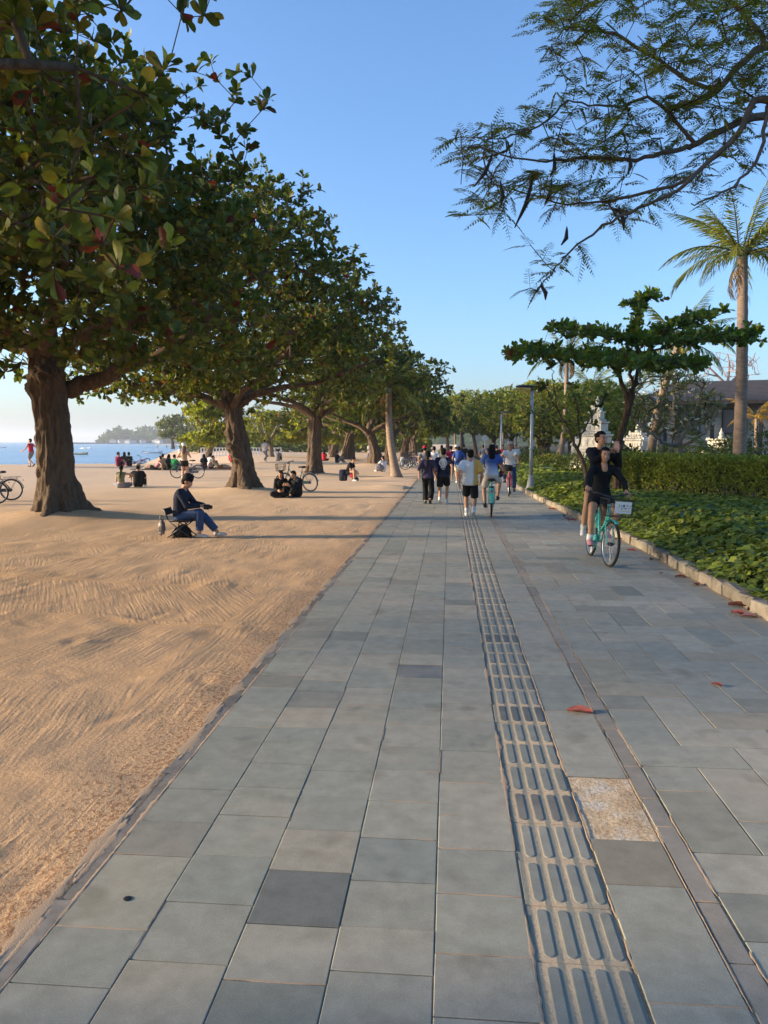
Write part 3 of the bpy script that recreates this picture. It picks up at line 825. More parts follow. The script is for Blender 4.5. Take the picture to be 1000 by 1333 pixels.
BT.append(big_tree(1, (-9.07, 17.1), 10.6, 6.8, 3.4, 4000, 32, 'thick-trunked broadleaf tree with spreading roots left of the man on the stool', 3.9, .35, (-.15, 0),
   limb_dirs=[(.05, .75, 1.3), (.9, .7, 1.2), (2.2, .8, 1.0), (3.2, .8, 1.1), (4.2, .7, 1.2), (5.3, .75, 1.2)], burls=((3.2, 5.0, .3), (2.9, 3.6, .22)), flare=1.15,
   extra=lambda top, tr: [([np.array(D(68, 515, 18)), np.array(D(95, 505, 17.95)), np.array(D(120, 496, 17.9)), np.array(D(148, 486, 17.7)), np.array(D(160, 455, 17.5)), np.array(D(172, 400, 17.2))], .24, .12), ([np.array(D(150, 484, 17.7)), np.array(D(190, 470, 17.4)), np.array(D(240, 440, 17.0)), np.array(D(290, 400, 16.8))], .14, .05)]))
BT.append(big_tree(2, (-7.2, 26.6), 11.2, 6.5, 3.4, 3700, 33, 'burled broadleaf tree beside the couple in black on the sand', 3.1, .31, (-.45, 0), burls=((1.5, 4.2, .30), (1.1, 4.6, .22), (2.0, 3.8, .2)),
   limb_dirs=[(3.1, .85, .9), (.1, .8, 1.2), (1.3, .7, 1.2), (2.2, .7, 1.2), (4.3, .75, 1.1), (5.4, .7, 1.2)]))
BT.append(big_tree(3, (-7.0, 39.4), 11.6, 6.2, 3.4, 2500, 34, 'broadleaf tree with the parked mint bicycle at its foot', 3.2, .31, (.1, 0), leaf=.28))
BT.append(big_tree(4, (-4.6, 48.5), 10.6, 5.4, 3.2, 1200, 35, 'broadleaf tree behind the leaning palm trunk', 2.4, .28, (-.4, 0), leaf=.32, nleaf=7))
BT.append(big_tree(5, (-8.3, 62.0), 11.0, 6.0, 3.2, 1100, 36, 'forked broadleaf tree behind the person crouching with a bag', 2.6, .33, (.3, 0), leaf=.36, nleaf=7))
# ---------------------------------------------------------------- trees further on, sharing meshes between copies
def simple_tree(name, seed, H, Rx, zlo, nt, leaf, nleaf, tints, tr=.18, lean=(0, 0), bark_m=None, lod=LEAF_QUAD, forks=4, trunk_h=None, dome=True, spread=1.3, leafm=None, r0=.012, fork_z=None):
    """tree at the origin: trunk, branches, crown; returns root (untagged)"""
    q = np.random.default_rng(seed)
    th = trunk_h or zlo*.8; top = np.array([lean[0], lean[1], th])
    tp = [(0, 0, -.05), (lean[0]*.3, lean[1]*.3, th*.45), (lean[0], lean[1], th), (lean[0]*1.1, lean[1]*1.1, th+.4)]
    limbs = []
    for k in range(forks):
        a = k*6.283/forks+q.random()*.8; e = np.array([math.cos(a), math.sin(a), 0])
        limbs.append(([top+np.array([0, 0, -.15]), top+e*Rx*.2+np.array([0, 0, .6+.5*q.random()]), top+e*Rx*.5+np.array([0, 0, (H-th)*(.35+.3*q.random())]), top+e*Rx*.7+np.array([0, 0, (H-th)*(.5+.35*q.random())])], tr*.6, tr*.12))
    if dome: tips = crown_points(q, nt, (lean[0], lean[1]), (Rx, Rx, H-zlo), zlo)
    else:
        tips = []
        while len(tips) < nt:
            p = q.uniform(-1, 1, 3)
            if p @ p < 1 and (p @ p > .3 or q.random() < .3): tips.append((lean[0]+p[0]*Rx, lean[1]+p[1]*Rx, (H+zlo)/2+p[2]*(H-zlo)/2))
        tips = np.array(tips)
    def tf(q_, N):
        c = np.array(tints)[q_.integers(0, len(tints), N)]; return c*(.65+.7*q_.random((N, 1)))
    return ketapang(name, '', (0, 0, 0), tp, [tr*1.2, tr, tr*.85, tr*.5], limbs, tips, seed, leaf, nleaf, flare=.35, mat=bark_m or M_BARK, spread=spread, lod=lod, tintf=tf, r0=r0, tag_it=False, leafm=leafm)
M_LEAF_T = leafmat('thin_sunlit_leaf', .45, .5, .25, (1.35, 1.25, .4))
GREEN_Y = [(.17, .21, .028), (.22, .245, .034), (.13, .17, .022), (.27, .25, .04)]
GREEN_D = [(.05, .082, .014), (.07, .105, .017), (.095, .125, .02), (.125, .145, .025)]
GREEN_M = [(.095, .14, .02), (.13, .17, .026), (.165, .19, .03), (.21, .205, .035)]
first = {}
def place(root, loc, rz, sc, label, group=None, cat='tree'):
    """the first time the model itself is placed, then copies"""
    o = root if root.name not in first else copy_tree(root)
    first[root.name] = 1
    o.location = loc; o.rotation_euler = (0, 0, rz); o.scale = (sc, sc, sc)
    tag(o, label, cat, group)
    if not group and 'group' in o: del o['group']
    return o
# rows of big trees out of the picture, behind and to the left: they shade the walk
src = BT[2]
for (x, y, a, s_, wh) in [(-9.4, -8.0, 1.2, 1.05, 'just behind'), (-9.2, -18.0, 3.9, 1.0, 'well behind')]:
    o = copy_tree(src); o.location = (x, y, -.1); o.rotation_euler = (0, 0, a); o.scale = (s_,)*3
    tag(o, 'broadleaf tree of the sand row %s the camera, outside the picture' % wh, 'tree', 'trees behind the camera')
# sunlit yellow-green trees down on the beach
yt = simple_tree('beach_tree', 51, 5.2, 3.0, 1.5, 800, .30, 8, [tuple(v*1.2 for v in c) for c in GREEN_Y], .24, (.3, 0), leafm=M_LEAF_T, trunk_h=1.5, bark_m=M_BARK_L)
p = G(270, 607, .1); place(yt, (p.x, p.y, gzs(p.x, p.y)), .4, 1.0, 'small yellow-green beach tree behind the pair with the bicycle')
for (px, py, sc, a, lab) in [(340, 600, .95, 2.2, 'sunlit yellow-green tree between the two nearer dark trunks'), (398, 600, 1.1, 4.0, 'sunlit yellow-green tree seen right of the burled trunk'), (440, 598, 1.0, 5.1, 'sunlit tree far down the beach behind the crouching person')]:
    p = G(px, py, .05); place(yt, (p.x, p.y+4, gzs(p.x, p.y)), a, sc, lab)
# the row goes on: dense dark trees down the left of the walk
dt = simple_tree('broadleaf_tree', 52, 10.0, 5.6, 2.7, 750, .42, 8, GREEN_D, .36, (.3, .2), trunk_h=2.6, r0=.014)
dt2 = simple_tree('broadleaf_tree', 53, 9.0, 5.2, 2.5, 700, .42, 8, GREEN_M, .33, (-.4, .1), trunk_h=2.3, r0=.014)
rowl = [(-4.6, 58, 0, .95, 'dark broadleaf tree just past the leaning palm trunk'), (-9.5, 74, 1, 1.0, 'broadleaf tree of the sand row, far behind the mint bicycle'), (-4.2, 70, 1, .95, 'broadleaf tree over the far strollers at the edge of the sand'),
        (-5.0, 84, 0, 1.0, 'dark tree over the far end of the sand row'), (-4.4, 98, 1, .95, 'last but one tree of the sand row'), (-5.5, 114, 0, 1.0, 'last tree of the sand row where the walk vanishes'), (-13, 86, 0, 1.0, 'tree standing seaward of the far sand row'), (-16, 104, 1, 1.05, 'pale tree seaward at the far end of the beach'), (-12, 122, 0, 1.05, 'farthest dark tree on the beach side')]
for i, (x, y, k, s_, lab) in enumerate(rowl): place((dt, dt2)[k], (x, y, -.05), i*1.9, s_, lab, 'trees down the far sand')
# feathery garden trees right of the walk
GREEN_G = [tuple(v*1.3 for v in c) for c in GREEN_M]
ft = simple_tree('garden_tree', 54, 7.4, 3.4, 2.2, 620, .30, 8, GREEN_G, .2, (.3, 0), leafm=M_LEAF_T, dome=False, trunk_h=2.0)
ft2 = simple_tree('garden_tree', 55, 6.6, 3.2, 1.8, 560, .34, 8, GREEN_M, .18, (-.3, .2), dome=False, trunk_h=1.8)
ft3 = simple_tree('garden_tree', 56, 7.0, 3.3, 2.2, 520, .34, 8, GREEN_Y, .2, (.1, .3), leafm=M_LEAF_T, dome=False, trunk_h=2.0)
gt = [(7.6, 43, 0, .70, 'leafy garden tree right behind the near lamp post'), (11.4, 52, 0, .70, 'garden tree left of the white carved gate'), (6.4, 54, 1, .78, 'dark round tree behind the far lamp post'), (9.6, 62, 2, .92, 'yellowing tree rising behind the lamp posts'),
      (5.8, 70, 0, .92, 'garden tree over the walk beyond the far lamp post'), (4.9, 86, 1, 1.1, 'dark tree over the far strollers, right side'), (9.2, 80, 2, 1.15, 'yellow-green tree far right of the walk'), (3.6, 106, 0, 1.2, 'tree closing the view above the heads of the strollers'),
      (-.2, 128, 1, 1.35, 'dark tree at the very end of the walk'), (6.8, 120, 2, 1.3, 'sunlit tree at the end of the walk, right'), (2.4, 140, 0, 1.5, 'tall tree behind the end of the walk'), (-5.5, 138, 1, 1.4, 'dark tree behind the end of the sand row'), (13.6, 66, 0, .85, 'tree behind the gate and left of the house'), (12.2, 98, 0, 1.3, 'far tree right of the lamps'), (17.0, 88, 2, 1.25, 'far yellow-green tree behind the palms')]
for i, (x, y, k, s_, lab) in enumerate(gt): place((ft, ft2, ft3)[k], (x, y, .05), i*2.3, s_, lab, 'garden trees along the walk')

# ---------------------------------------------------------------- coconut palms
M_PALM = bark('ringed_palm_trunk', (.17, .115, .08), (.34, .245, .175), 5, 3.5, .6, .02)
M_FROND = leafmat('palm_frond', .38, .45, .35, (1.3, 1.15, .4))
def frond_mesh(seed, L=3.0, droop=1.0, cols=GREEN_M, leaflet=.62, pairs=34, dead=False):
    q = np.random.default_rng(seed); s = np.linspace(0, 1, 15)
    ang = .15+droop*s**1.3*1.35; ds = L/14
    pts = [np.zeros(3)]
    for i in range(14): pts.append(pts[-1]+ds*np.array([math.cos(ang[i]), .0, -math.sin(ang[i])]))
    pts = np.array(pts); pts[:, 1] += .12*np.sin(s*2+seed)*L*.3
    mb = MB(); mb.tube(pts, [.028*(1-.85*t)+.004 for t in s], 5)
    V = [np.array(mb.v)]; F3 = []; nv = mb.n
    Fq = np.array([f for f in mb.f if len(f) == 4])
    pos = []; d = []; sz = []
    for i in range(pairs):
        t = .10+.89*i/(pairs-1); k = t*14; a = int(min(k, 13)); f = k-a; p = pts[a]*(1-f)+pts[a+1]*f; tan = pts[a+1]-pts[a]; tan /= np.linalg.norm(tan)
        ln = leaflet*(math.sin(math.pi*min(1, t*.9+.12))**.6)*(.85+.3*q.random())
        for sd in (-1, 1):
            dv = tan*.62+np.array([0, sd, 0])*.75+np.array([0, 0, -.38-.5*q.random()*(2.0 if dead else 1)])+q.normal(size=3)*.07
            pos.append(p); d.append(dv); sz.append(ln)
    pos, d, sz = np.array(pos), np.array(d), np.array(sz); n = len(pos)
    T = (np.array([[-.022, 0, 0], [.022, 0, 0], [-.036, .45, .01], [.036, .45, .01], [0, 1, -.22]]), None)
    M = frames(d, np.tile([0, 0, 1.], (n, 1)), q.normal(size=n)*.4)
    Tk = T[0].copy(); Vl = np.einsum('nij,kj->nki', M, Tk)*sz[:, None, None]+pos[:, None, :]
    Vl = Vl.reshape(-1, 3); b = nv+np.arange(n)*5
    Fq2 = np.stack([b, b+1, b+3, b+2], 1); Ft = np.stack([b+2, b+3, b+4], 1)
    c = np.array(cols)[q.integers(0, len(cols), n)]*(.7+.6*q.random((n, 1)))
    tint = np.concatenate([np.tile([.16, .14, .04], (nv, 1)), np.repeat(c, 5, 0)])
    me = mesh_np('frond', np.concatenate([V[0], Vl]), [Fq, Fq2, Ft], tint=tint); me.materials.append(M_FROND); return me
FRONDS = [frond_mesh(60+i, 3.0, dr, GREEN_M if i % 2 else GREEN_Y) for i, dr in enumerate((.35, .6, .85, 1.1, 1.3))]
FROND_DEAD = frond_mesh(70, 2.4, 1.5, [(.22, .14, .05), (.26, .17, .06)], dead=True)
FROND_GOLD = [frond_mesh(72+i, 2.4, dr, [(.42, .24, .035), (.48, .29, .05), (.36, .22, .03)], .5) for i, dr in enumerate((.8, 1.15))]
M_NUT = plain('coconut_husk', (.22, .17, .05), .6, .3, 8)
def palm(label, base, top, r0, r1, nf=16, scale=1.0, seed=1, bend=(0, 0), fr=None, dead=2, nuts=5, wind=(0, 0), group='coconut palms', fan=1.0):
    q = np.random.default_rng(seed); base = Vector(base); top = Vector(top); root = empty('coconut_palm', base); T = top-base
    n = 40; pts = []; rad = []
    for i in range(n+1):
        t = i/n; p = T*t+Vector((bend[0], bend[1], 0))*math.sin(math.pi*t); pts.append(p)
        rad.append((r0+(r1-r0)*t+r0*.7*math.exp(-t*T.length/.35))*(1.05 if i % 2 else .97))
    mb = MB(); mb.tube(pts, rad, 12); mb.build('trunk', M_PALM, root, True)
    fl = fr or FRONDS
    for k in range(nf):
        a = k*2.399+q.random()*.4; lay = k/nf
        me = fl[min(len(fl)-1, int(lay*len(fl)))]
        o = bpy.data.objects.new('frond', me); C.objects.link(o); o.parent = root
        el = R(88-100*lay**1.25*fan)+q.normal()*.08
        o.location = T+Vector((0, 0, .05)); o.rotation_euler = (q.normal()*.15, -el*.8, a); o.scale = (scale*(.85+.3*q.random()),)*3
    for k in range(dead):
        o = bpy.data.objects.new('dead_frond', FROND_DEAD); C.objects.link(o); o.parent = root; o.location = T-Vector((0, 0, .1)); o.rotation_euler = (0, R(28), q.random()*6.28); o.scale = (scale*.7,)*3
    for k in range(nuts):
        a = q.random()*6.28; m = MB(); m.ell((0, 0, 0), (.10, .10, .125), n=8, m=6); o = m.build('coconut', M_NUT, root, True); o.location = T+Vector((math.cos(a)*.2, math.sin(a)*.2, -.18-.12*q.random()))
    tag(root, label, 'palm', group); return root
palm('tall coconut palm at the right edge with thick ringed trunk', D(962, 604, 23.5)-Vector((0, 0, 1.1)), D(967, 335, 23.5), .20, .14, 26, .86, 3, (.05, 0), nuts=0, dead=2, fan=.74)
palm('leaning coconut palm behind the flat-topped young tree', D(845, 602, 31)-Vector((0, 0, 1.0)), D(884, 448, 31), .20, .13, 16, .9, 4, (-.25, 0), nuts=3)
palm('coconut palm left of the white gate, half bare trunk', D(727, 612, 46)-Vector((0, 0, .3)), D(738, 462, 46), .17, .11, 12, .95, 5, (.15, 0), dead=5, nuts=0)
palm('young palm in front of the left end of the gate', D(712, 612, 52)-Vector((0, 0, .3)), D(772, 505, 52), .13, .1, 14, .8, 8, (0, 0), nuts=0)
palm('slender far palm above the strollers, right of the pair', D(600, 600, 105)-Vector((0, 0, .3)), D(600, 533, 105), .16, .12, 15, 1.1, 6, nuts=0)
palm('slender far palm above the strollers, left of the pair', D(593, 600, 108)-Vector((0, 0, .3)), D(592, 536, 108), .16, .12, 14, 1.0, 7, nuts=0)
palm('far palm peeking out over the trees behind the lamps', D(672, 600, 95)-Vector((0, 0, .3)), D(672, 528, 95), .16, .12, 14, 1.0, 9, nuts=0)
palm('leaning palm with bare grey trunk on the sand beside the walk', (-2.55, 37.3, 0.0), (-3.0, 37.9, 4.4), .20, .15, 14, .9, 10, (-.15, .1), nuts=0)
for (px, py, dpt, k) in [(985, 545, 33, 0), (655, 548, 75, 1), (705, 520, 62, 2), (940, 600, 27, 3)]:
    b = D(px, 603, dpt); t = D(px, py, dpt); sc = .62 if dpt < 40 else 1.0
    palm(['low golden palm under the roof at the right edge', 'golden-yellow palm behind the far lamp post', 'golden palm behind the near lamp head', 'small yellowish palm beside the thick trunk'][k], (b.x, b.y, .1), t, .09, .07, 12, sc, 20+k, fr=FROND_GOLD if k < 3 else FRONDS, dead=0, nuts=0, group='golden palms', fan=.8)

# ---------------------------------------------------------------- young flat-topped tree behind the riders
def young_tree():
    q = np.random.default_rng(77); dpt = 21.0
    b = D(803, 606, dpt); b.z = .1; L = lambda px, py, dd=0: np.array(D(px, py, dpt+dd))
    tp = [np.zeros(3), np.array(L(806, 575))-np.array(b), np.array(L(820, 525))-np.array(b), np.array(L(822, 508))-np.array(b)]
    limbs = [([L(819, 530), L(814, 505), L(806, 490), L(795, 470)], .075, .045), ([L(821, 524), L(826, 500), L(830, 482), L(832, 400)], .07, .03), ([L(820, 522), L(824, 505, .3), L(822, 485, .5), L(826, 465, .4)], .06, .035),
             ([L(797, 474), L(770, 462, -.4), L(720, 462, -.8), L(668, 458, -.8)], .035, .012), ([L(830, 468), L(870, 450, .4), L(930, 440, .3), L(992, 436, .2)], .035, .012), ([L(830, 446), L(790, 440, .5), L(750, 432, .8), L(720, 426, .9)], .03, .01),
             ([L(826, 465), L(860, 470, -1.4), L(890, 474, -2), L(915, 474, -2.2)], .03, .01), ([L(832, 440), L(875, 430, -.5), L(910, 422, -.6), L(950, 405, -.5)], .03, .01), ([L(800, 472), L(790, 474, -1.8), L(785, 476, -2.6), L(780, 478, -3)], .03, .01), ([L(828, 458), L(835, 452, 1.8), L(840, 448, 2.6), L(850, 446, 3)], .03, .01)]
    tips = []
    def seg(x0, x1, y0, y1, n, d0, d1, th):
        for i in range(n):
            t = q.random(); tips.append(L(x0+(x1-x0)*t+q.normal()*3, y0+(y1-y0)*t+q.normal()*th, q.uniform(d0, d1)))
    seg(662, 800, 458, 464, 150, -2, 1.5, 5); seg(715, 830, 427, 440, 80, -1.5, 1.5, 4); seg(830, 990, 445, 436, 150, -1.5, 2, 5); seg(840, 920, 470, 474, 80, -2.5, 1.0, 4); seg(760, 850, 464, 474, 150, -3, 3, 6)
    seg(840, 950, 432, 402, 60, -1, 1, 5); seg(820, 838, 445, 388, 50, -.5, .5, 5); seg(808, 862, 398, 382, 26, -.4, .4, 4)
    def tf(q_, N): return ket_tint(q_, N, .004, .02)*np.array([1.15, 1.35, 1.0])
    return ketapang('young_tree', 'young flat-topped tree with tiered leaf layers behind the two riders', tuple(b), tp, [.11, .095, .085, .06], limbs, np.array(tips), 77, .22, 9, group=None, flare=.15, mat=M_TWIG, tintf=tf, r0=.006)
young_tree()
def sapling():
    q = np.random.default_rng(78); dpt = 20.5; L = lambda px, py, dd=0: np.array(D(px, py, dpt+dd))
    b = Vector(L(770, 634)); b.z = .1
    tp = [np.zeros(3), np.array(L(762, 610))-np.array(b), np.array(L(752, 585))-np.array(b), np.array(L(748, 578))-np.array(b)]
    limbs = [([L(750, 582), L(740, 560), L(728, 536), L(706, 500)], .04, .012), ([L(752, 585), L(760, 560), L(772, 540), L(786, 520)], .035, .008), ([L(738, 552), L(720, 545), L(700, 540), L(690, 538)], .018, .006), ([L(728, 536), L(722, 510), L(720, 490), L(718, 476)], .02, .006), ([L(755, 570), L(752, 540), L(748, 520), L(745, 500)], .02, .006)]
    tips = np.array([L(700, 503), L(702, 508), L(712, 498), L(718, 474), L(690, 538), L(786, 518), L(780, 528), L(770, 540), L(745, 498), L(775, 552), L(735, 470), L(710, 470)])
    return ketapang('sapling', 'thin sapling with few leaf rosettes growing from the ground cover behind the riders', tuple(b), tp, [.055, .05, .045, .03], limbs, tips, 78, .24, 9, group=None, flare=.1, mat=M_TWIG, spread=1.1, tintf=lambda q_, N: ket_tint(q_, N, 0, 0), r0=.007)
sapling()

# ---------------------------------------------------------------- feathery tree reaching in from the right
def flame_tree():
    q = np.random.default_rng(90); root = empty('feathery_tree', (10.5, 10.0, .05)); O = np.array([10.5, 10.0, .05])
    L = lambda px, py, d: np.array(D(px, py, d))-O
    link('trunk', trunk_mesh(None, [(0, 0, -.1), (-.1, 0, 1.5), (-.4, .1, 3.2), (-.5, .1, 3.9)], [.36, .3, .27, .2], .6, 90), M_BARK_L, root)
    net = Net(); net.limb([(-.1, 0, 1.5), (-.4, .1, 3.2), (-.5, .1, 3.8)], [.3, .27, .2]); net.chains = []
    main = [([(-.4, .1, 3.3), L(1130, 190, 10.5), L(1000, 150, 10.2), L(900, 190, 10)], .14, .05), ([(-.4, .1, 3.4), L(1140, 60, 11), L(1000, 60, 10.6), L(930, 120, 10.4), L(870, 140, 10.2)], .13, .035), ([(-.4, .1, 3.3), L(1120, 250, 9.6), L(1000, 130, 9.5), L(960, 175, 9.4), L(880, 250, 9.3)], .12, .03),
            ([L(930, 118, 10.4), L(880, 95, 10.4), L(800, 45, 10.3), L(740, 35, 10.2)], .045, .014), ([L(900, 190, 10), L(840, 205, 9.9), L(760, 205, 9.8), L(700, 210, 9.6), L(620, 190, 9.5)], .05, .010), ([L(905, 188, 10), L(850, 130, 10), L(800, 140, 10), L(740, 130, 10)], .04, .014),
            ([L(880, 250, 9.3), L(820, 275, 9.2), L(780, 300, 9.2), L(740, 330, 9.1), L(712, 362, 9.1), L(700, 378, 9.1)], .032, .007), ([L(960, 175, 9.4), L(900, 230, 9.6), L(820, 255, 9.7), L(740, 265, 9.8), L(640, 240, 9.8)], .035, .008),
            ([L(1000, 60, 10.6), L(960, 10, 10.6), L(900, -40, 10.6), L(840, -60, 10.6)], .06, .02), ([L(1000, 140, 9.5), L(985, 210, 9.2), L(940, 250, 9.0), L(900, 265, 8.9)], .04, .01), ([L(740, 130, 10), L(700, 165, 10), L(650, 180, 9.9), L(600, 178, 9.9)], .018, .007),
            ([(-.4, .1, 3.5), (1.0, -.5, 5.5), (3, -1, 6.8), (5, -1.5, 7.4)], .13, .04), ([(-.4, .1, 3.6), (-.2, 1.8, 5.6), (.5, 3.8, 6.8), (1, 5.5, 7.4)], .12, .04), ([(-.4, .1, 3.6), (-1.2, -1.8, 5.8), (-1.5, -4, 6.8), (-1.5, -6, 7.2)], .12, .04)]
    for pts, ra, rb in main:
        k = len(pts); fine = []; pts = [np.array(p, float) for p in pts]
        for i in range(k-1):
            p0 = pts[max(i-1, 0)]; p1 = pts[i]; p2 = pts[i+1]; p3 = pts[min(i+2, k-1)]
            for t in np.linspace(0, 1, 6, endpoint=False): fine.append(.5*((2*p1)+(-p0+p2)*t+(2*p0-5*p1+4*p2-p3)*t*t+(-p0+3*p1-3*p2+p3)*t**3)+q.normal(size=3)*.012)
        fine.append(pts[-1]); m = len(fine); net.limb(fine, [(ra+(rb-ra)*(i/(m-1))**.8)*.72 for i in range(m)])
    lch = list(net.chains); net.chains = []
    poly = [(700, 20), (760, -30), (1010, -40), (1010, 235), (935, 262), (880, 270), (830, 292), (770, 300), (760, 285), (700, 262), (640, 285), (590, 282), (620, 250), (610, 215), (575, 188), (590, 165), (650, 150), (690, 105), (740, 95), (690, 60)]
    tips = []
    while len(tips) < 350:
        px, py = q.uniform(575, 1010), q.uniform(-40, 300); d = 9.2+1.8*q.random()
        if len(px_filter(np.array([D(px, py, d)]), poly)) and not (820 < px and 150 < py and q.random() < .5): tips.append(L(px, py, d))
    for (px, py) in [(690, 318), (700, 330), (712, 345), (735, 338), (762, 333), (720, 352), (690, 375), (684, 378), (600, 178), (585, 182), (600, 240), (592, 282), (615, 280)]: tips.append(L(px, py, 9.2))
    for k in range(160): # the rest of the crown, to the right of the picture
        a = q.random()*6.28; rr = 5.5*math.sqrt(q.random()); p = np.array([1.2+rr*math.cos(a), rr*math.sin(a), 5.6+2.2*q.random()])
        if to_px((p+O)[None])[0][0] > 1040 or to_px((p+O)[None])[2][0] < 1: tips.append(p)
    net.grow(np.array(tips), q=q, step=.28, sag=.05, wig=.13)
    rr = net.radii(.0055, .45); bk = bark('smooth_brown_bark', (.075, .052, .036), (.17, .125, .09), 9, .4, .4, .01)
    for ch, _ in lch:
        mb = MB(); mb.tube([net.P[i] for i in ch], [rr[i] for i in ch], 9); mb.build('limb', bk, root, True)
    big, small = net.meshes(rr, .02)
    if big.n: tag(big.build('branches', bk, root, True), kind='stuff')
    tag(small.build('twigs', M_TWIG, root), kind='stuff')
    T = np.array(net.tips); Dr = np.array(net.tip_dirs)
    # bipinnate leaves: a thin stalk with pairs of small feathers
    P = []; Dd = []; S = []; st = MB(); cc = []
    for i in range(len(T)):
        base_c = np.array(GREEN_M[q.integers(4)])*(1.1+.7*q.random())
        if q.random() < .2: base_c = np.array([.17, .15, .03])
        for k in range(q.integers(3, 6)):
            d = Dr[i]*.6+q.normal(size=3)*np.array([.8, .8, .28]); d[2] -= .05; d /= np.linalg.norm(d); Ln = .22+.2*q.random()
            s0 = T[i]-Dr[i]*q.random()*.25
            side = np.cross(d, [0, 0, 1.]); side /= np.linalg.norm(side)+1e-9
            e = s0+d*Ln+np.array([0, 0, -.04]); st.tube([s0, (s0+e)/2+np.array([0, 0, .02]), e], [.003, .0025, .002], 3, False)
            m = 9
            for j in range(m):
                t = .18+.82*j/(m-1); p = s0+(e-s0)*t+np.array([0, 0, .02*math.sin(math.pi*t)]); ln = .085*(math.sin(math.pi*min(1, .25+t*.7))**.7)
                for sd in (-1, 1): P.append(p); Dd.append(d*.55+side*sd+np.array([0, 0, -.12])+q.normal(size=3)*.08); S.append(ln*(.8+.4*q.random())); cc.append(base_c*(.8+.4*q.random()))
    v, f, t = leaves((np.array([[0, 0, 0], [-.16, .5, .0], [0, 1, -.05], [.16, .5, .0]]), np.array([[0, 3, 2, 1]])), np.array(P), np.array(Dd), np.array(S), np.array(cc))
    tag(link('crown', mesh_np('crown', v, f, tint=t), leafmat('feathery_leaf', .35, .5, .25), root), kind='stuff')
    tag(st.build('leaf_stalks', M_TWIG, root), kind='stuff')
    mp = plain('dark_seed_pod', (.035, .022, .015), .6, .3, 12)
    for (px, py, ln, an, d) in [(694, 232, .62, .35, 9.4), (652, 240, .28, 0, 9.5), (718, 238, .26, .3, 9.5), (640, 205, .40, .55, 9.5), (806, 272, .26, -.25, 9.3), (722, 205, .24, .2, 9.6), (705, 372, .17, -.3, 9.1), (820, 205, .2, .1, 9.6), (738, 300, .18, .35, 9.2)]:
        a = L(px, py, d); b = a+np.array([-math.sin(an)*ln, 0, -math.cos(an)*ln]); mid = (a+b)/2+np.array([.03, .02, 0])
        mb = MB(); mb.tube([a+np.array([0, 0, .05]), a, mid, b], [.004, .016, .027, .008], 6); o = mb.build('seed_pod', mp, root, True)
    tag(root, 'feathery-leaved tree reaching in from the right with dark hanging pods', 'tree')
flame_tree()
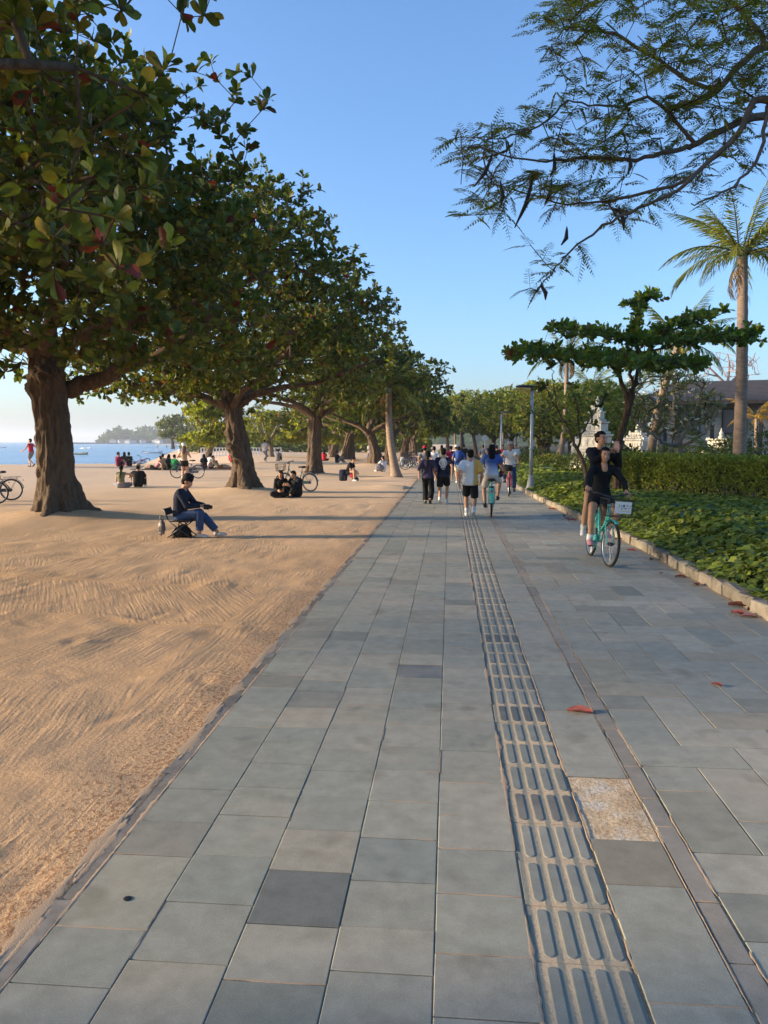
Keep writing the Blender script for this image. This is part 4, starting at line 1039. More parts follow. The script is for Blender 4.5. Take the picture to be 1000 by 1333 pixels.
# ================================================================== ground cover, hedge, ferns, gate, house, lamps
M_COVER = leafmat('ground_cover_leaf', .3, .6, .2)
def cover():
    q = np.random.default_rng(101)
    COV = np.array([(.155, .205, .03), (.195, .24, .036), (.13, .175, .028), (.235, .26, .04), (.14, .19, .05)])
    P = []; S = []; Dd = []; U_ = []
    def field(n, y0, y1, wmax, size):
        y = y0+(y1-y0)*q.random(n); kx = np.interp(y, [-10, 13, 23.5, 30, 60, 200], [3.2, 3.17, 2.70, 2.55, 2.6, 2.6])+.2; e = wmax*q.random(n)**1.25; x = kx+e
        hmax = .12+.34*np.minimum(1, e/.9)+.16*(fbm(x, y, .9, 5, 3)-.4)
        z = .05+hmax*(1-.55*q.random(n)**2.5)
        ok = ~((y < 9.3) & (e < 1.3) & (q.random(n) < .8)); a = q.random(n)*6.28
        P.extend(np.stack([x, y, z], 1)[ok]); Dd.extend(np.stack([np.cos(a), np.sin(a), -.15-.5*q.random(n)], 1)[ok]); S.extend((size*(.6+.75*q.random(n)))[ok]); U_.extend(np.stack([q.normal(size=n)*.5-.15, q.normal(size=n)*.5-.1, np.ones(n)], 1)[ok])
    field(14000, 6.2, 13, 4.2, .108); field(15000, 13, 22, 4.4, .118); field(8000, 22, 34, 3.6, .145); field(2600, 34, 52, 4.0, .22)
    # sprigs leaning over the kerb
    for k in range(420):
        y = 7+22*q.random(); x = kerb_x(y)+.10+.12*q.random(); a = math.pi+q.normal()*.9
        P.append((x, y, .10+.10*q.random())); Dd.append((math.cos(a), math.sin(a), -.3*q.random())); S.append(.09+.05*q.random()); U_.append((q.normal()*.3, q.normal()*.3, 1))
    P, Dd, S, U_ = map(np.array, (P, Dd, S, U_)); n = len(P)
    zrel = fbm(P[:, 0], P[:, 1], .55, 7, 3)
    ci = q.choice(5, n, p=[.3, .27, .2, .13, .10]); c = COV[ci]*(.7+.6*q.random((n, 1)))
    c[q.random(n) < .012] = (.24, .20, .03); blue = (zrel > .56) & (q.random(n) < .10); c[blue] = np.array([.035, .095, .085])*(.8+.4*q.random((blue.sum(), 1)))
    v, f, t = leaves(LEAF_ROUND, P, Dd, S, c, U_)
    o = link('ground_cover', mesh_np('ground_cover', v, f, tint=t), M_COVER); tag(o, 'broad-leaved green ground cover filling the bed behind the kerb', 'ground cover', kind='stuff')
    # fine small-leaved carpet in the near corner
    n = 15000; y = 4.5+6.0*q.random(n); e = 2.4*q.random(n)**1.2; kx = np.array([kerb_x(v_) for v_ in y]); x = kx+.17+e
    keep = (e < 1.6-.22*(y-6)) | (y < 7); x, y, e = x[keep], y[keep], e[keep]; n = len(x)
    z = .06+(.05+.24*np.minimum(1, e/.7))*(1-.5*q.random(n)**2)+.06*(fbm(x, y, 2.2, 3, 3)-.4)
    a = q.random(n)*6.28
    v, f, t = leaves(LEAF_OB, np.stack([x, y, z], 1), np.stack([np.cos(a), np.sin(a), .2-.5*q.random(n)], 1), .05+.03*q.random(n), np.array([(.10, .15, .025), (.13, .18, .03), (.08, .12, .02)])[q.integers(0, 3, n)]*(.7+.6*q.random((n, 1))), np.stack([q.normal(size=n)*.4, q.normal(size=n)*.4, np.ones(n)], 1), wscale=1.2)
    o = link('creeping_carpet', mesh_np('creeping_carpet', v, f, tint=t), M_COVER); tag(o, 'fine small-leaved green carpet plant in the near corner of the bed', 'ground cover', kind='stuff')
    # stems and dark undergrowth inside
    n = 1500; mb = MB()
    for i in range(n):
        yy = 6+24*q.random(); xx = kerb_x(yy)+.25+3.8*q.random(); hh = .2+.15*q.random(); mb.tube([(xx, yy, .05), (xx+q.normal()*.05, yy+q.normal()*.05, hh)], [.006, .004], 3, False)
    tag(mb.build('cover_stems', plain('green_brown_stem', (.07, .07, .03), .8), o), kind='stuff')
cover()
# clipped hedge
def hedge():
    q = np.random.default_rng(111)
    line = [(4.75, 24.2), (5.8, 21.6), (7.6, 18.2), (10.5, 13.6)]
    segs = [(np.array(line[i]), np.array(line[i+1])) for i in range(3)]; Ls = [np.linalg.norm(b-a) for a, b in segs]
    w, zt = .55, 1.34
    root = empty('clipped_hedge', (6.5, 20, .08)); O = np.array([6.5, 20, .08])
    core = MB()
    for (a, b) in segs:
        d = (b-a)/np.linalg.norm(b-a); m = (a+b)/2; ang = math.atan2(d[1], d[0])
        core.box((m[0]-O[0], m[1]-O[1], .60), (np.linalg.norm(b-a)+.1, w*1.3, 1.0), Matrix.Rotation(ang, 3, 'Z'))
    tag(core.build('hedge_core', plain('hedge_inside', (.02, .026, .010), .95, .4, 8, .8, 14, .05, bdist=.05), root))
    P = []; U_ = []; hs = []
    for k in range(3):
        a, b = segs[k]; n = int(34000*Ls[k]/sum(Ls)); t = q.random(n); c = a+(b-a)*t[:, None]; d = (b-a)/Ls[k]; nrm = np.array([d[1], -d[0]])
        if nrm[0] > 0: nrm = -nrm
        wob = .14*(fbm(c[:, 0], c[:, 1], .9, 2, 3)-.45); top = q.random(n) < .42
        off = np.where(top, w*(2*q.random(n)-1), w*(1+.04*q.normal(size=n))+wob*.6)
        z = np.where(top, zt+wob+.035*q.normal(size=n)-.05*(np.abs(off)/w)**4, .12+(zt-.14)*q.random(n)**.72)
        drop = (~top) & (z < .65) & (q.random(n) < .55); off = off-np.where(top, 0, .10*np.maximum(0, .7-z))
        flip = (~top) & (q.random(n) < .12); sg = np.where(flip, -1., 1.); p = c+nrm*(off*sg)[:, None]
        up = np.where(top[:, None], np.array([0, 0, 1.]), np.stack([nrm[0]*sg, nrm[1]*sg, np.full(n, .4)], 1))
        k_ = ~drop; P.append(np.column_stack([p, z])[k_]); U_.append(up[k_])
    P = np.concatenate(P); U_ = np.concatenate(U_); hs = P[:, 2]
    P, U_, hs = np.array(P), np.array(U_, float), np.array(hs); n = len(P)
    d = q.normal(size=(n, 3))*.7+U_*.55+np.array([0, 0, .3]); c = np.array([(.20, .26, .038), (.25, .29, .045), (.165, .21, .03), (.30, .31, .055)])[q.integers(0, 4, n)]*(.65+.7*q.random((n, 1)))
    v, f, t = leaves(LEAF_QUAD, P-O, d, .07+.04*q.random(n), c, U_+q.normal(size=(n, 3))*.6)
    tag(link('hedge_leaves', mesh_np('hedge_leaves', v, f, tint=t), leafmat('hedge_leaf', .35, .55, .2), root), kind='stuff')
    st = MB()
    for i in range(260):
        k = q.choice(3, p=np.array(Ls)/sum(Ls)); a, b = segs[k]; c = a+(b-a)*q.random(); d = (b-a)/Ls[k]; nrm = np.array([d[1], -d[0]])
        if nrm[0] > 0: nrm = -nrm
        p = c+nrm*w*.75; e = p+nrm*.16+d*q.normal()*.12; st.tube([(p[0]-O[0], p[1]-O[1], 0), (e[0]-O[0], e[1]-O[1], .5+.3*q.random())], [.014, .007], 4, False)
    tag(st.build('hedge_stems', M_BARK_L, root), kind='stuff')
    tag(root, 'clipped green hedge with twiggy base behind the ground cover', 'hedge')
hedge()
# arching fern-like clumps behind the hedge: each frond a part
def fern_clump(label, x, y, seed, n=14, sc=1.0, gold=False):
    q = np.random.default_rng(seed); root = empty('fern_clump', (x, y, .1))
    for k in range(n):
        o = bpy.data.objects.new('frond', FERN[1 if gold and k % 2 else 0 if k % 3 else 2]); C.objects.link(o); o.parent = root
        o.rotation_euler = (q.normal()*.2, -R(30+40*q.random()), k*2.4+q.random()*.5); o.scale = (sc*(.7+.5*q.random()),)*3; o.location = (q.normal()*.08, q.normal()*.08, .1)
    tag(root, label, 'fern', 'fern clumps behind the hedge')
FERN = [frond_mesh(120, 1.3, .9, GREEN_M, .30, 26), frond_mesh(121, 1.3, 1.0, [(.22, .21, .03), (.26, .22, .035)], .30, 26), frond_mesh(122, 1.2, .7, GREEN_Y, .28, 26)]
fl = [(848, 605, 27.5, 'fern clump left of the leaning palm trunk'), (868, 603, 26.5, 'fern clump right of the leaning palm trunk'), (893, 600, 27, 'fern clump under the flowering tree'), (912, 598, 26, 'tall arching fern below the white flowers'), (932, 598, 26, 'fern clump left of the thick palm trunk'),
      (978, 598, 25, 'golden fern clump right of the thick palm trunk'), (996, 600, 24.5, 'golden fern clump at the right edge'), (830, 606, 28, 'dark fern clump behind the hedge end'), (812, 606, 29, 'fern clump right of the passenger')]
for i, (px, py, d, lab) in enumerate(fl):
    p = D(px, py, d); fern_clump(lab, p.x, p.y, 130+i, 16, 1.15, i in (5, 6, 3))
def shrub(label, x, y, r_, h, seed, tints=GREEN_D, leaf=.14, n=1500):
    q = np.random.default_rng(seed); root = empty('leafy_shrub', (x, y, .08)); p = q.normal(size=(n, 3)); p /= np.linalg.norm(p, axis=1, keepdims=True); p *= (.55+.45*q.random((n, 1))**.5)
    lump = .85+.3*fbm(p[:, 0]*2+seed, p[:, 1]*2+p[:, 2], 1.2, 1, 3)[:, None]
    P = p*lump*np.array([r_, r_, h/2])+np.array([0, 0, h/2]); P = P[P[:, 2] > .02]; n = len(P)
    c = np.array(tints)[q.integers(0, len(tints), n)]*(.65+.7*q.random((n, 1)))
    v, f, t = leaves(LEAF_OB, P, q.normal(size=(n, 3))+np.array([0, 0, .2]), leaf*(.6+.7*q.random(n)), c, q.normal(size=(n, 3))*.5+np.array([0, 0, 1]))
    tag(link('foliage', mesh_np('foliage', v, f, tint=t), M_LEAF, root), kind='stuff')
    st = MB()
    for k in range(9): a = k*2.4; st.tube([(0, 0, 0), (math.cos(a)*r_*.3, math.sin(a)*r_*.3, h*.4), (math.cos(a)*r_*.6, math.sin(a)*r_*.6, h*.75)], [.025, .017, .008], 4, False)
    st.build('stems', M_TWIG, root); tag(root, label, 'shrub', 'shrubs behind the hedge')
shs = [(800, 604, 26.5, .9, 1.7, 'round shrub between the hedge and the passenger'), (822, 604, 27.5, .9, 1.5, 'shrub in front of the second white pillar'), (748, 612, 33, 1.0, 1.2, 'shrub at the foot of the white gate'), (870, 596, 30.5, 1.2, 1.6, 'shrub under the left of the flowering tree'), (985, 585, 29, 1.5, 2.3, 'broad shrub at the right edge under the roof'), (950, 590, 30.5, 1.2, 1.9, 'shrub beside the far white pillar'),
       (700, 604, 46, 1.3, 1.3, 'low shrub behind the near lamp post'), (716, 606, 44, 1.2, 1.0, 'low shrub left of the bare palm trunk'), (690, 600, 60, 1.6, 1.4, 'low shrub between the two lamp posts'), (920, 596, 31.5, 1.2, 1.5, 'shrub under the right of the flowering tree')]
for i, (px, py, d, r_, h, lab) in enumerate(shs):
    p = D(px, py, d); shrub(lab, p.x, p.y, r_, h, 150+i, GREEN_M if i % 2 else GREEN_D)
# flowering frangipani
def frangipani():
    q = np.random.default_rng(160); dpt = 29.5; b = D(885, 600, dpt); b.z = .1; O = np.array(b); L = lambda px, py, dd=0: np.array(D(px, py, dpt+dd))
    tp = [np.zeros(3), L(885, 588)-O, L(884, 575)-O, L(884, 570)-O]
    limbs = [([L(884, 578), L(870, 562), L(850, 540), L(830, 510, .5)], .10, .03), ([L(885, 576), L(892, 560), L(905, 535), L(915, 505)], .10, .03), ([L(884, 574, .2), L(880, 550, .8), L(878, 520, 1), L(880, 490, 1)], .09, .03), ([L(886, 580), L(905, 572, -.6), L(925, 555, -.8), L(935, 530, -.8)], .08, .03), ([L(880, 580), L(862, 575, -.8), L(842, 560, -1), L(825, 545, -1)], .08, .03)]
    tips = []
    while len(tips) < 520:
        p = q.uniform(-1, 1, 3)
        if .35 < p @ p < 1: tips.append(L(876+p[0]*70, 522+p[2]*52, p[1]*1.9))
    tips = px_filter(np.array(tips), [(800, 470), (870, 468), (905, 485), (946, 520), (948, 560), (930, 585), (830, 585), (800, 560)])
    def tf(q_, N): return np.array([(.15, .18, .065), (.20, .22, .085), (.115, .145, .05), (.25, .24, .10)])[q_.integers(0, 4, N)]*(.7+.6*q_.random((N, 1)))
    root = ketapang('flowering_tree', 'rounded grey-green tree dotted with white flowers in front of the house', tuple(b), tp, [.16, .14, .12, .09], limbs, tips, 160, .22, 8, group=None, flare=.3, mat=M_BARK_L, lod=LEAF_LANCE, tintf=tf, r0=.012)
    mf = plain('white_petal', (.78, .74, .60), .6, .08, 10, 0)
    tip = tips-O; pick = q.choice(len(tip), 60, replace=False)
    mb = MB()
    for k in range(5):
        a = k*1.2566; mb.add([(0, 0, 0), (math.cos(a-.4)*.06, math.sin(a-.4)*.06, .03), (math.cos(a)*.10, math.sin(a)*.10, .035), (math.cos(a+.4)*.06, math.sin(a+.4)*.06, .03)], [(0, 1, 2, 3)])
    fm = mb.mesh('flower'); fm.materials.append(mf)
    for i in pick:
        for j in range(2):
            v = tip[i]-np.array([0, 0, tip[:, 2].mean()]); v = v/np.linalg.norm(v)
            o = bpy.data.objects.new('flower', fm); C.objects.link(o); o.parent = root; o.location = tip[i]+v*.12+q.normal(size=3)*.07; o.rotation_euler = (R(30)+q.normal()*.5, q.normal()*.5, q.random()*6); o.scale = (1.15,)*3
frangipani()
# leafless pinkish tree behind the roof
def bare_tree():
    q = np.random.default_rng(165); b = D(945, 560, 62); b.z = 0; O = np.array(b); root = empty('bare_tree', b); L = lambda px, py, dd=0: np.array(D(px, py, 62+dd))-O
    net = Net(); net.limb([np.zeros(3), L(946, 530), L(948, 500)], [.25, .2, .16])
    for (a, c) in [((925, 480), (905, 470)), ((950, 478), (948, 462)), ((968, 482), (980, 468)), ((935, 490), (918, 486)), ((962, 492), (975, 488))]: net.limb([L(947, 502), L(*a), L(*c)], [.12, .07, .03])
    tips = np.array([L(q.uniform(895, 990), q.uniform(458, 492), q.normal()*1.5) for _ in range(130)])
    net.grow(tips, q=q, step=.5, wig=.12); rr = net.radii(.02, .4); big, small = net.meshes(rr, .0)
    m = plain('pinkish_twig', (.30, .19, .16), .9, .3)
    big.build('branches', m, root); tag(root, 'leafless pinkish tree behind the dark roof', 'tree')
bare_tree()

# ---------------------------------------------------------------- white carved stone gate and pillars
M_STONE = stone_mat('pale_carved_limestone', None, .14, .25, .9)
def carved(name, label, x, y, rz, tiers, group, half=0, d0=.7):
    """tiers: list of (width, depth, height); every course is a block of its own"""
    q = np.random.default_rng(int(x*10)); root = empty(name, (x, y, .05), rz); z = 0
    for i, (w, d, h) in enumerate(tiers):
        mb = MB(); mb.box((0, 0, h/2), (w, d, h-.012), bev=min(.02, h*.2))
        n0 = mb.n
        if h > .35:                                     # raised carved panels on the tall courses
            for sx in (-1, 0, 1): mb.box((sx*w*.30, -d/2-.012, h*.5), (w*.2, .05, h*.66), bev=.012)
            for sx in (-1, 0, 1): mb.box((sx*w*.30, -d/2-.035, h*.5), (w*.1, .05, h*.36), bev=.012)
        elif w > .5:
            k = int(w/.13)
            for j in range(k): mb.box((-w/2+(j+.5)*w/k, -d/2-.010, h*.45), (w/k*.62, .04, h*.5), bev=.008)
        if i > len(tiers)-5 and w > .25:                # curled ear ornaments at the corners of the upper courses
            for sx in (-1, 1): mb.box((sx*(w/2+.02), -d*.35, h*.9), (.10, .12, h*1.1), top=.4)
        c = np.array([.60, .555, .46])*(.85+.2*q.random())
        me = mesh_np('stone_course', np.array(mb.v), [np.array([f for f in mb.f])], tint=np.tile(c, (mb.n, 1)))
        o = link('stone_course', me, M_STONE, root); o.location = ((half*w*.5 if half else 0), 0, z); z += h
    mb = MB(); mb.lathe([(.10, 0), (.13, .06), (.07, .14), (.10, .22), (.04, .34), (.015, .46)], n=10); mb.v = mb.v
    me = mb.mesh('finial'); a = me.color_attributes.new('tint', 'FLOAT_COLOR', 'POINT'); a.data.foreach_set('color', np.tile(np.array([.6, .56, .47, 1], np.float32), len(me.vertices)))
    o = link('finial', me, M_STONE, root); o.location = (0, 0, z)
    tag(root, label, 'gate pillar' if 'gate' in name else 'pillar', group); return root
gz_ = .0
tall = [(1.9, .9, .30), (1.7, .8, .16), (1.5, .72, .75), (1.65, .8, .14), (1.45, .7, .12), (1.25, .62, .50), (1.4, .7, .12), (1.15, .58, .12), (.9, .5, .36), (1.05, .55, .10), (.75, .42, .10), (.55, .36, .28), (.65, .4, .08), (.38, .3, .20), (.44, .3, .06)]
p = D(776, 604, 36); carved('gate_pillar', 'tall white carved gate pillar behind the riders', p.x, p.y, R(-52), tall, 'white carved stonework')
short = [(1.3, .9, .35), (1.1, .8, .12), (.95, .7, .62), (1.1, .8, .12), (1.25, .9, .10), (1.0, .75, .12), (.85, .62, .34), (1.0, .7, .10), (.75, .55, .10), (.55, .42, .18)]
p = D(829, 600, 35); carved('stone_pillar', 'stepped white pillar between the young tree and the leaning palm', p.x, p.y, R(-50), short, 'white carved stonework')
p = D(938, 596, 34); carved('stone_pillar', 'stepped white pillar left of the thick palm trunk', p.x, p.y, R(-50), short[:-2], 'white carved stonework')
p = D(757, 606, 37); carved('gate_pillar', 'lower white carved wing of the gate left of the tall pillar', p.x, p.y, R(-52), [(1.0, .8, .3), (.85, .7, .7), (.95, .75, .12), (.75, .6, .4), (.85, .65, .1), (.5, .4, .25)], 'white carved stonework')
# ---------------------------------------------------------------- house with dark roof
def house():
    b = D(1150, 590, 47); root = empty('house', (b.x, b.y, 0), R(-14)); W, Dp, zw = 26.0, 9.0, 4.55
    mw = plain('cream_render', (.46, .40, .32), .9, .1, 2, .2, 30); md = plain('dark_timber', (.06, .045, .035), .6, .3, 5)
    mb = MB(); mb.box((0, Dp/2, zw/2), (W, Dp, zw)); mb.build('wall', mw, root)
    mr, nt, bb = base_mat('dark_roof_shingle', .8, .2); co = coords(nt); n = noise(nt, co, 3, 5); nt.links.new(ramp(nt, n, [(.3, (.055, .047, .047)), (.7, (.09, .078, .076))]), bb.inputs['Base Color'])
    def slab(z0, y0, z1, y1, x0, x1):
        m = MB(); V_ = [(-x0, y0, z0), (x0, y0, z0), (x1, y1, z1), (-x1, y1, z1)]
        m.add(V_+[(v[0], v[1], v[2]-.14) for v in V_], [(0, 1, 2, 3), (7, 6, 5, 4), (0, 4, 5, 1), (1, 5, 6, 2), (2, 6, 7, 3), (3, 7, 4, 0)]); return m
    rf = slab(4.35, -1.5, 6.0, Dp/2, W/2+1.5, W/2-1.0).build('roof', mr, root)
    slab(4.35, Dp+1.5, 6.0, Dp/2, W/2+1.5, W/2-1.0).build('roof', mr, root)
    rows = 15                                          # overlapping courses of shingles
    for i in range(rows):
        t = (i+.5)/rows; m = MB(); xx = W/2+1.5-2.5*t; m.box((0, -1.5+(Dp/2+1.5)*t, 4.35+1.65*t+.012), (2*xx, .44, .035), Matrix.Rotation(math.atan2(1.65, Dp/2+1.5)-.06, 3, 'X')); m.build('shingle_course', mr, rf)
    m = MB(); m.box((0, -1.53, 4.26), (2*W/2+3.0, .06, .22)); m.build('fascia', md, root)
    gl, nt, bb = base_mat('dark_blue_glass', .08, .6); bb.inputs['Base Color'].default_value = (.02, .035, .055, 1)
    for k in range(9):
        x = -11.2+k*2.8
        f = MB()
        for (cx, cz, dx, dz) in ((0, .78, 1.5, .09), (0, -.78, 1.5, .09), (-.72, 0, .09, 1.5), (.72, 0, .09, 1.5), (0, 0, .06, 1.5)): f.box((cx, 0, cz), (dx, .12, dz))
        fo = f.build('window', md, root); fo.location = (x, -.05, 3.1)
        for s_ in (-1, 1): g = MB(); g.box((s_*.36, .01, 0), (.64, .03, 1.46)); g.build('pane', gl, fo)
    for k in range(10):
        m = MB(); m.box((-12.6+k*2.8, -1.25, 2.1), (.22, .22, 4.2), bev=.02); m.build('post', md, root)
    tag(root, 'long low house with dark pitched roof behind the garden', 'house')
house()
# ---------------------------------------------------------------- lamp posts
M_GALV = plain('grey_painted_steel', (.46, .47, .47), .45, .12, 4, .1, 60, .5, .35)
M_DARKM = plain('dark_metal', (.035, .037, .04), .45, .2, 6, .1, 60, .5, .4)
def lamp(label, loc, H, rz, head=1.0):
    root = empty('lamp_post', loc, rz)
    MB().lathe([(.20, 0), (.20, .05), (.17, .10), (.125, .22), (.11, .36), (.085, .46), (.075, .55)], n=16).build('base', plain('cast_concrete', (.40, .39, .37), .8, .2, 6), root, True)
    MB().lathe([(.062, .5), (.055, 1.5), (.048, H-.12)], n=14).build('pole', M_GALV, root, True)
    MB().lathe([(.075, 0), (.085, .03), (.075, .07)], n=14).build('collar', M_GALV, root, True).location = (0, 0, 1.45)
    h = MB(); h.ell((-.24, 0, H), (.36*head, .22*head, .055), n=20, m=8); h.tube([(0, 0, H-.2), (-.02, 0, H-.05), (-.1, 0, H)], [.045, .045, .03], 8); ho = h.build('lamp_head', M_DARKM, root, True)
    g = MB(); g.ell((-.26, 0, H-.045), (.26, .15, .02), n=16, m=6); g.build('diffuser', plain('frosted_glass', (.7, .7, .66), .3, .05), ho, True)
    m = MB(); m.box((.07, 0, 1.0), (.02, .06, .12)); m.build('hatch', M_GALV, root)
    tag(root, label, 'lamp post', 'lamp posts along the kerb'); return root
lamp('grey steel lamp post at the kerb beside the oncoming cyclist', (kerb_x(27)+.22, 27.2, .06), 3.62, R(8))
lamp('smaller-looking farther lamp post behind the oncoming cyclist', (3.3, 50.0, .06), 3.6, R(170), .9)
for (px, d, h, lab) in [(642, 62, 1.6, 'thin pale post left of the far lamp'), (650, 66, 1.4, 'thin dark post just left of the far lamp')]:
    p = G(px, 605); m = MB(); q_ = D(px, 600, d); m.lathe([(.06, 0), (.05, .1), (.045, h), (.055, h+.03), (.02, h+.06)], n=10); o = m.build('marker_post', M_GALV, None, True); o.location = (q_.x, q_.y, .0); tag(o, lab, 'post')
p = D(631, 600, 70)
sg = empty('round_sign', (p.x, p.y, 0)); MB().lathe([(.03, 0), (.03, 2.3)], n=8).build('pole', M_GALV, sg); m = MB(); m.tube([(0, -.05, 2.1), (0, -.08, 2.1)], [.28, .28], 20); m.build('sign_face', plain('pale_blue_sign', (.55, .66, .72), .5, .05), sg); tag(sg, 'small round pale sign on a pole over the far strollers', 'sign')
# low stone slab wall in the bed
m = MB(); m.box((0, 0, .2), (3.2, .5, .42), bev=.03); o = m.build('stone_bench', plain('grey_stone', (.3, .29, .27), .9, .2, 4)); p = D(745, 612, 38); o.location = (p.x, p.y, .1); o.rotation_euler = (0, 0, .1); tag(o, 'low grey stone slab bench in the garden left of the gate', 'bench')
# ---------------------------------------------------------------- fallen leaves
M_DRY = leafmat('dry_red_leaf', .1, .6, .2)
def fallen(px, py, size, rz, col, lab, z=.004):
    p = G(px, py); q = np.random.default_rng(int(px*7+py))
    s_ = np.linspace(-1, 1, 7); V_ = []; F_ = []
    for i in range(9):
        t = i/8; w = .30*math.sin(math.pi*min(1, t*.85+.1))**.8
        for u in s_: V_.append((u*w, t, .10*abs(u)**1.5+.12*math.sin(t*3+q.random()*.2)*(.5+.5*u*u)+.015*q.normal()))
    for i in range(8):
        for j in range(6): a = i*7+j; F_.append((a, a+1, a+8, a+7))
    V_ = np.array(V_)*size; V_[:, 2] -= V_[:, 2].min(); V_[:, 1] -= size/2
    me = mesh_np('fallen_leaf', V_, F_, True, np.tile(col, (len(V_), 1))*(.8+.4*q.random((len(V_), 1))))
    o = link('fallen_leaf', me, M_DRY); o.location = (p.x, p.y, z); o.rotation_euler = (0, 0, rz); tag(o, lab, 'leaf', 'fallen leaves on the paving')
RED = (.30, .07, .055); BRN = (.16, .05, .035)
fallen(755, 928, .16, R(75), (.42, .12, .09), 'large curled red leaf beside the brown strip')
fallen(933, 893, .08, R(40), RED, 'small red leaf on the right paving, with pale tip')
fallen(962, 790, .22, R(60), BRN, 'upper dark red leaf of the pair at the kerb, right edge')
fallen(985, 795, .2, R(100), BRN, 'dark red leaf closest to the right edge')
fallen(960, 800, .17, R(20), RED, 'lower red leaf of the heap by the kerb')
fallen(975, 804, .16, R(80), (.34, .16, .14), 'pale red leaf below the heap by the kerb')
for i, (px, py, s_, c) in enumerate([(906, 762, .15, BRN), (886, 752, .14, BRN), (849, 729, .14, BRN), (822, 717, .15, RED), (806, 703, .16, RED), (738, 676, .2, BRN), (745, 678, .18, RED), (735, 672, .16, BRN), (719, 663, .2, RED), (861, 747, .08, (.40, .22, .12))]):
    fallen(px, py, s_, i*1.3, c, ['dark leaf lying at the kerb foot, nearest but the heap', 'dark leaf at the kerb below the leaning sprig', 'dark leaf at the kerb halfway to the bicycle', 'red leaf at the kerb right of the front wheel', 'red leaf at the kerb behind the front wheel', 'brown leaf of the cluster left of the rear wheel', 'red leaf of the cluster left of the rear wheel', 'farther brown leaf of the cluster by the kerb', 'farthest red leaf at the kerb', 'tiny orange leaf on the paving near the kerb'][i])
# ================================================================== far shore
def ridge_land(name, px0, px1, depth, prof, thick, label=None, mat=None, base=-3.0):
    """a hill seen at a known distance: prof = [(px, top py)]"""
    n = 60; V_ = []; F_ = []
    for i in range(n+1):
        px = px0+(px1-px0)*i/n; top = D(px, np.interp(px, [a for a, b in prof], [b for a, b in prof]), depth).z
        q = D(px, 575, depth); u = Vector((q.x, q.y, 0)).normalized()
        for k, (o, f) in enumerate(((-thick, 0), (-thick*.6, .35), (-thick*.25, .8), (0, 1), (thick*.4, .7), (thick, 0))):
            nz = 1+.10*math.sin(i*1.3+k*2)+.07*math.sin(i*.61+k)
            V_.append((q.x+u.x*o, q.y+u.y*o, base+(top-base)*f*(nz if 0 < f < 1 else 1)))
    for i in range(n):
        for k in range(5): a = i*6+k; F_.append((a, a+6, a+7, a+1))
    o = link(name, mesh_np(name, V_, F_, True), mat); tag(o, kind='structure'); return V_
M_FOREST, nt_, b_ = base_mat('wooded_hillside', .95, .05); p_ = gpos(nt_)
nt_.links.new(ramp(nt_, noise(nt_, p_, .12, 5, .7), [(.35, (.025, .045, .014)), (.65, (.075, .105, .03))]), b_.inputs['Base Color']); bump(nt_, b_, noise(nt_, p_, .18, 4), 1.0, 6.0)
M_FARLEAF = leafmat('far_leaf', .2, .7, .1)
def far_trees(name, label, px0, px1, depth, prof, thick, n, size, tints, seed, frac=(.25, 1.12)):
    q = np.random.default_rng(seed); px = q.uniform(px0, px1, n); P = []
    xs, ys = [a for a, b in prof], [b for a, b in prof]
    cl = q.uniform(px0, px1, 60); ch = q.uniform(.75, 1.15, 60)
    for x in px:
        top = D(x, np.interp(x, xs, ys), depth).z; o = q.uniform(-thick, thick*.2); c = ch[np.argmin(abs(cl-x))]
        z = max(.5, top*(1-(abs(o)/thick)**1.5*.6)*c*q.uniform(*frac)); d = D(x, 575, depth); u = Vector((d.x, d.y, 0)).normalized()
        P.append((d.x+u.x*o, d.y+u.y*o, z))
    P = np.array(P); c = np.array(tints)[q.integers(0, len(tints), n)]*(.6+.8*q.random((n, 1)))
    v, f, t = leaves(LEAF_QUAD, P, q.normal(size=(n, 3)), size*(.5+q.random(n)), c, q.normal(size=(n, 3)))
    o = link(name, mesh_np(name, v, f, tint=t), M_FARLEAF); tag(o, label, 'woods', kind='stuff')
pr = [(126, 577), (134, 568), (146, 561), (160, 559), (178, 560), (196, 558), (215, 561), (240, 562), (300, 560), (345, 572), (360, 577)]
ridge_land('headland', 124, 362, 1100, [(a, b+5 if b < 572 else b) for a, b in pr], 60, mat=M_FOREST)
far_trees('headland_woods', 'dark woods covering the far headland across the bay', 130, 350, 1100, pr, 45, 5200, 5.5, GREEN_D, 201)
ridge_land('hill', 520, 760, 620, [(520, 560), (560, 540), (600, 527), (625, 524), (650, 532), (690, 540), (760, 560)], 120, mat=M_FOREST, base=-1)
far_trees('hill_woods', 'woods on the hill behind the end of the walk', 530, 740, 620, [(530, 556), (560, 538), (600, 524), (625, 521), (650, 529), (690, 538), (740, 556)], 80, 5000, 4.0, GREEN_D, 202)
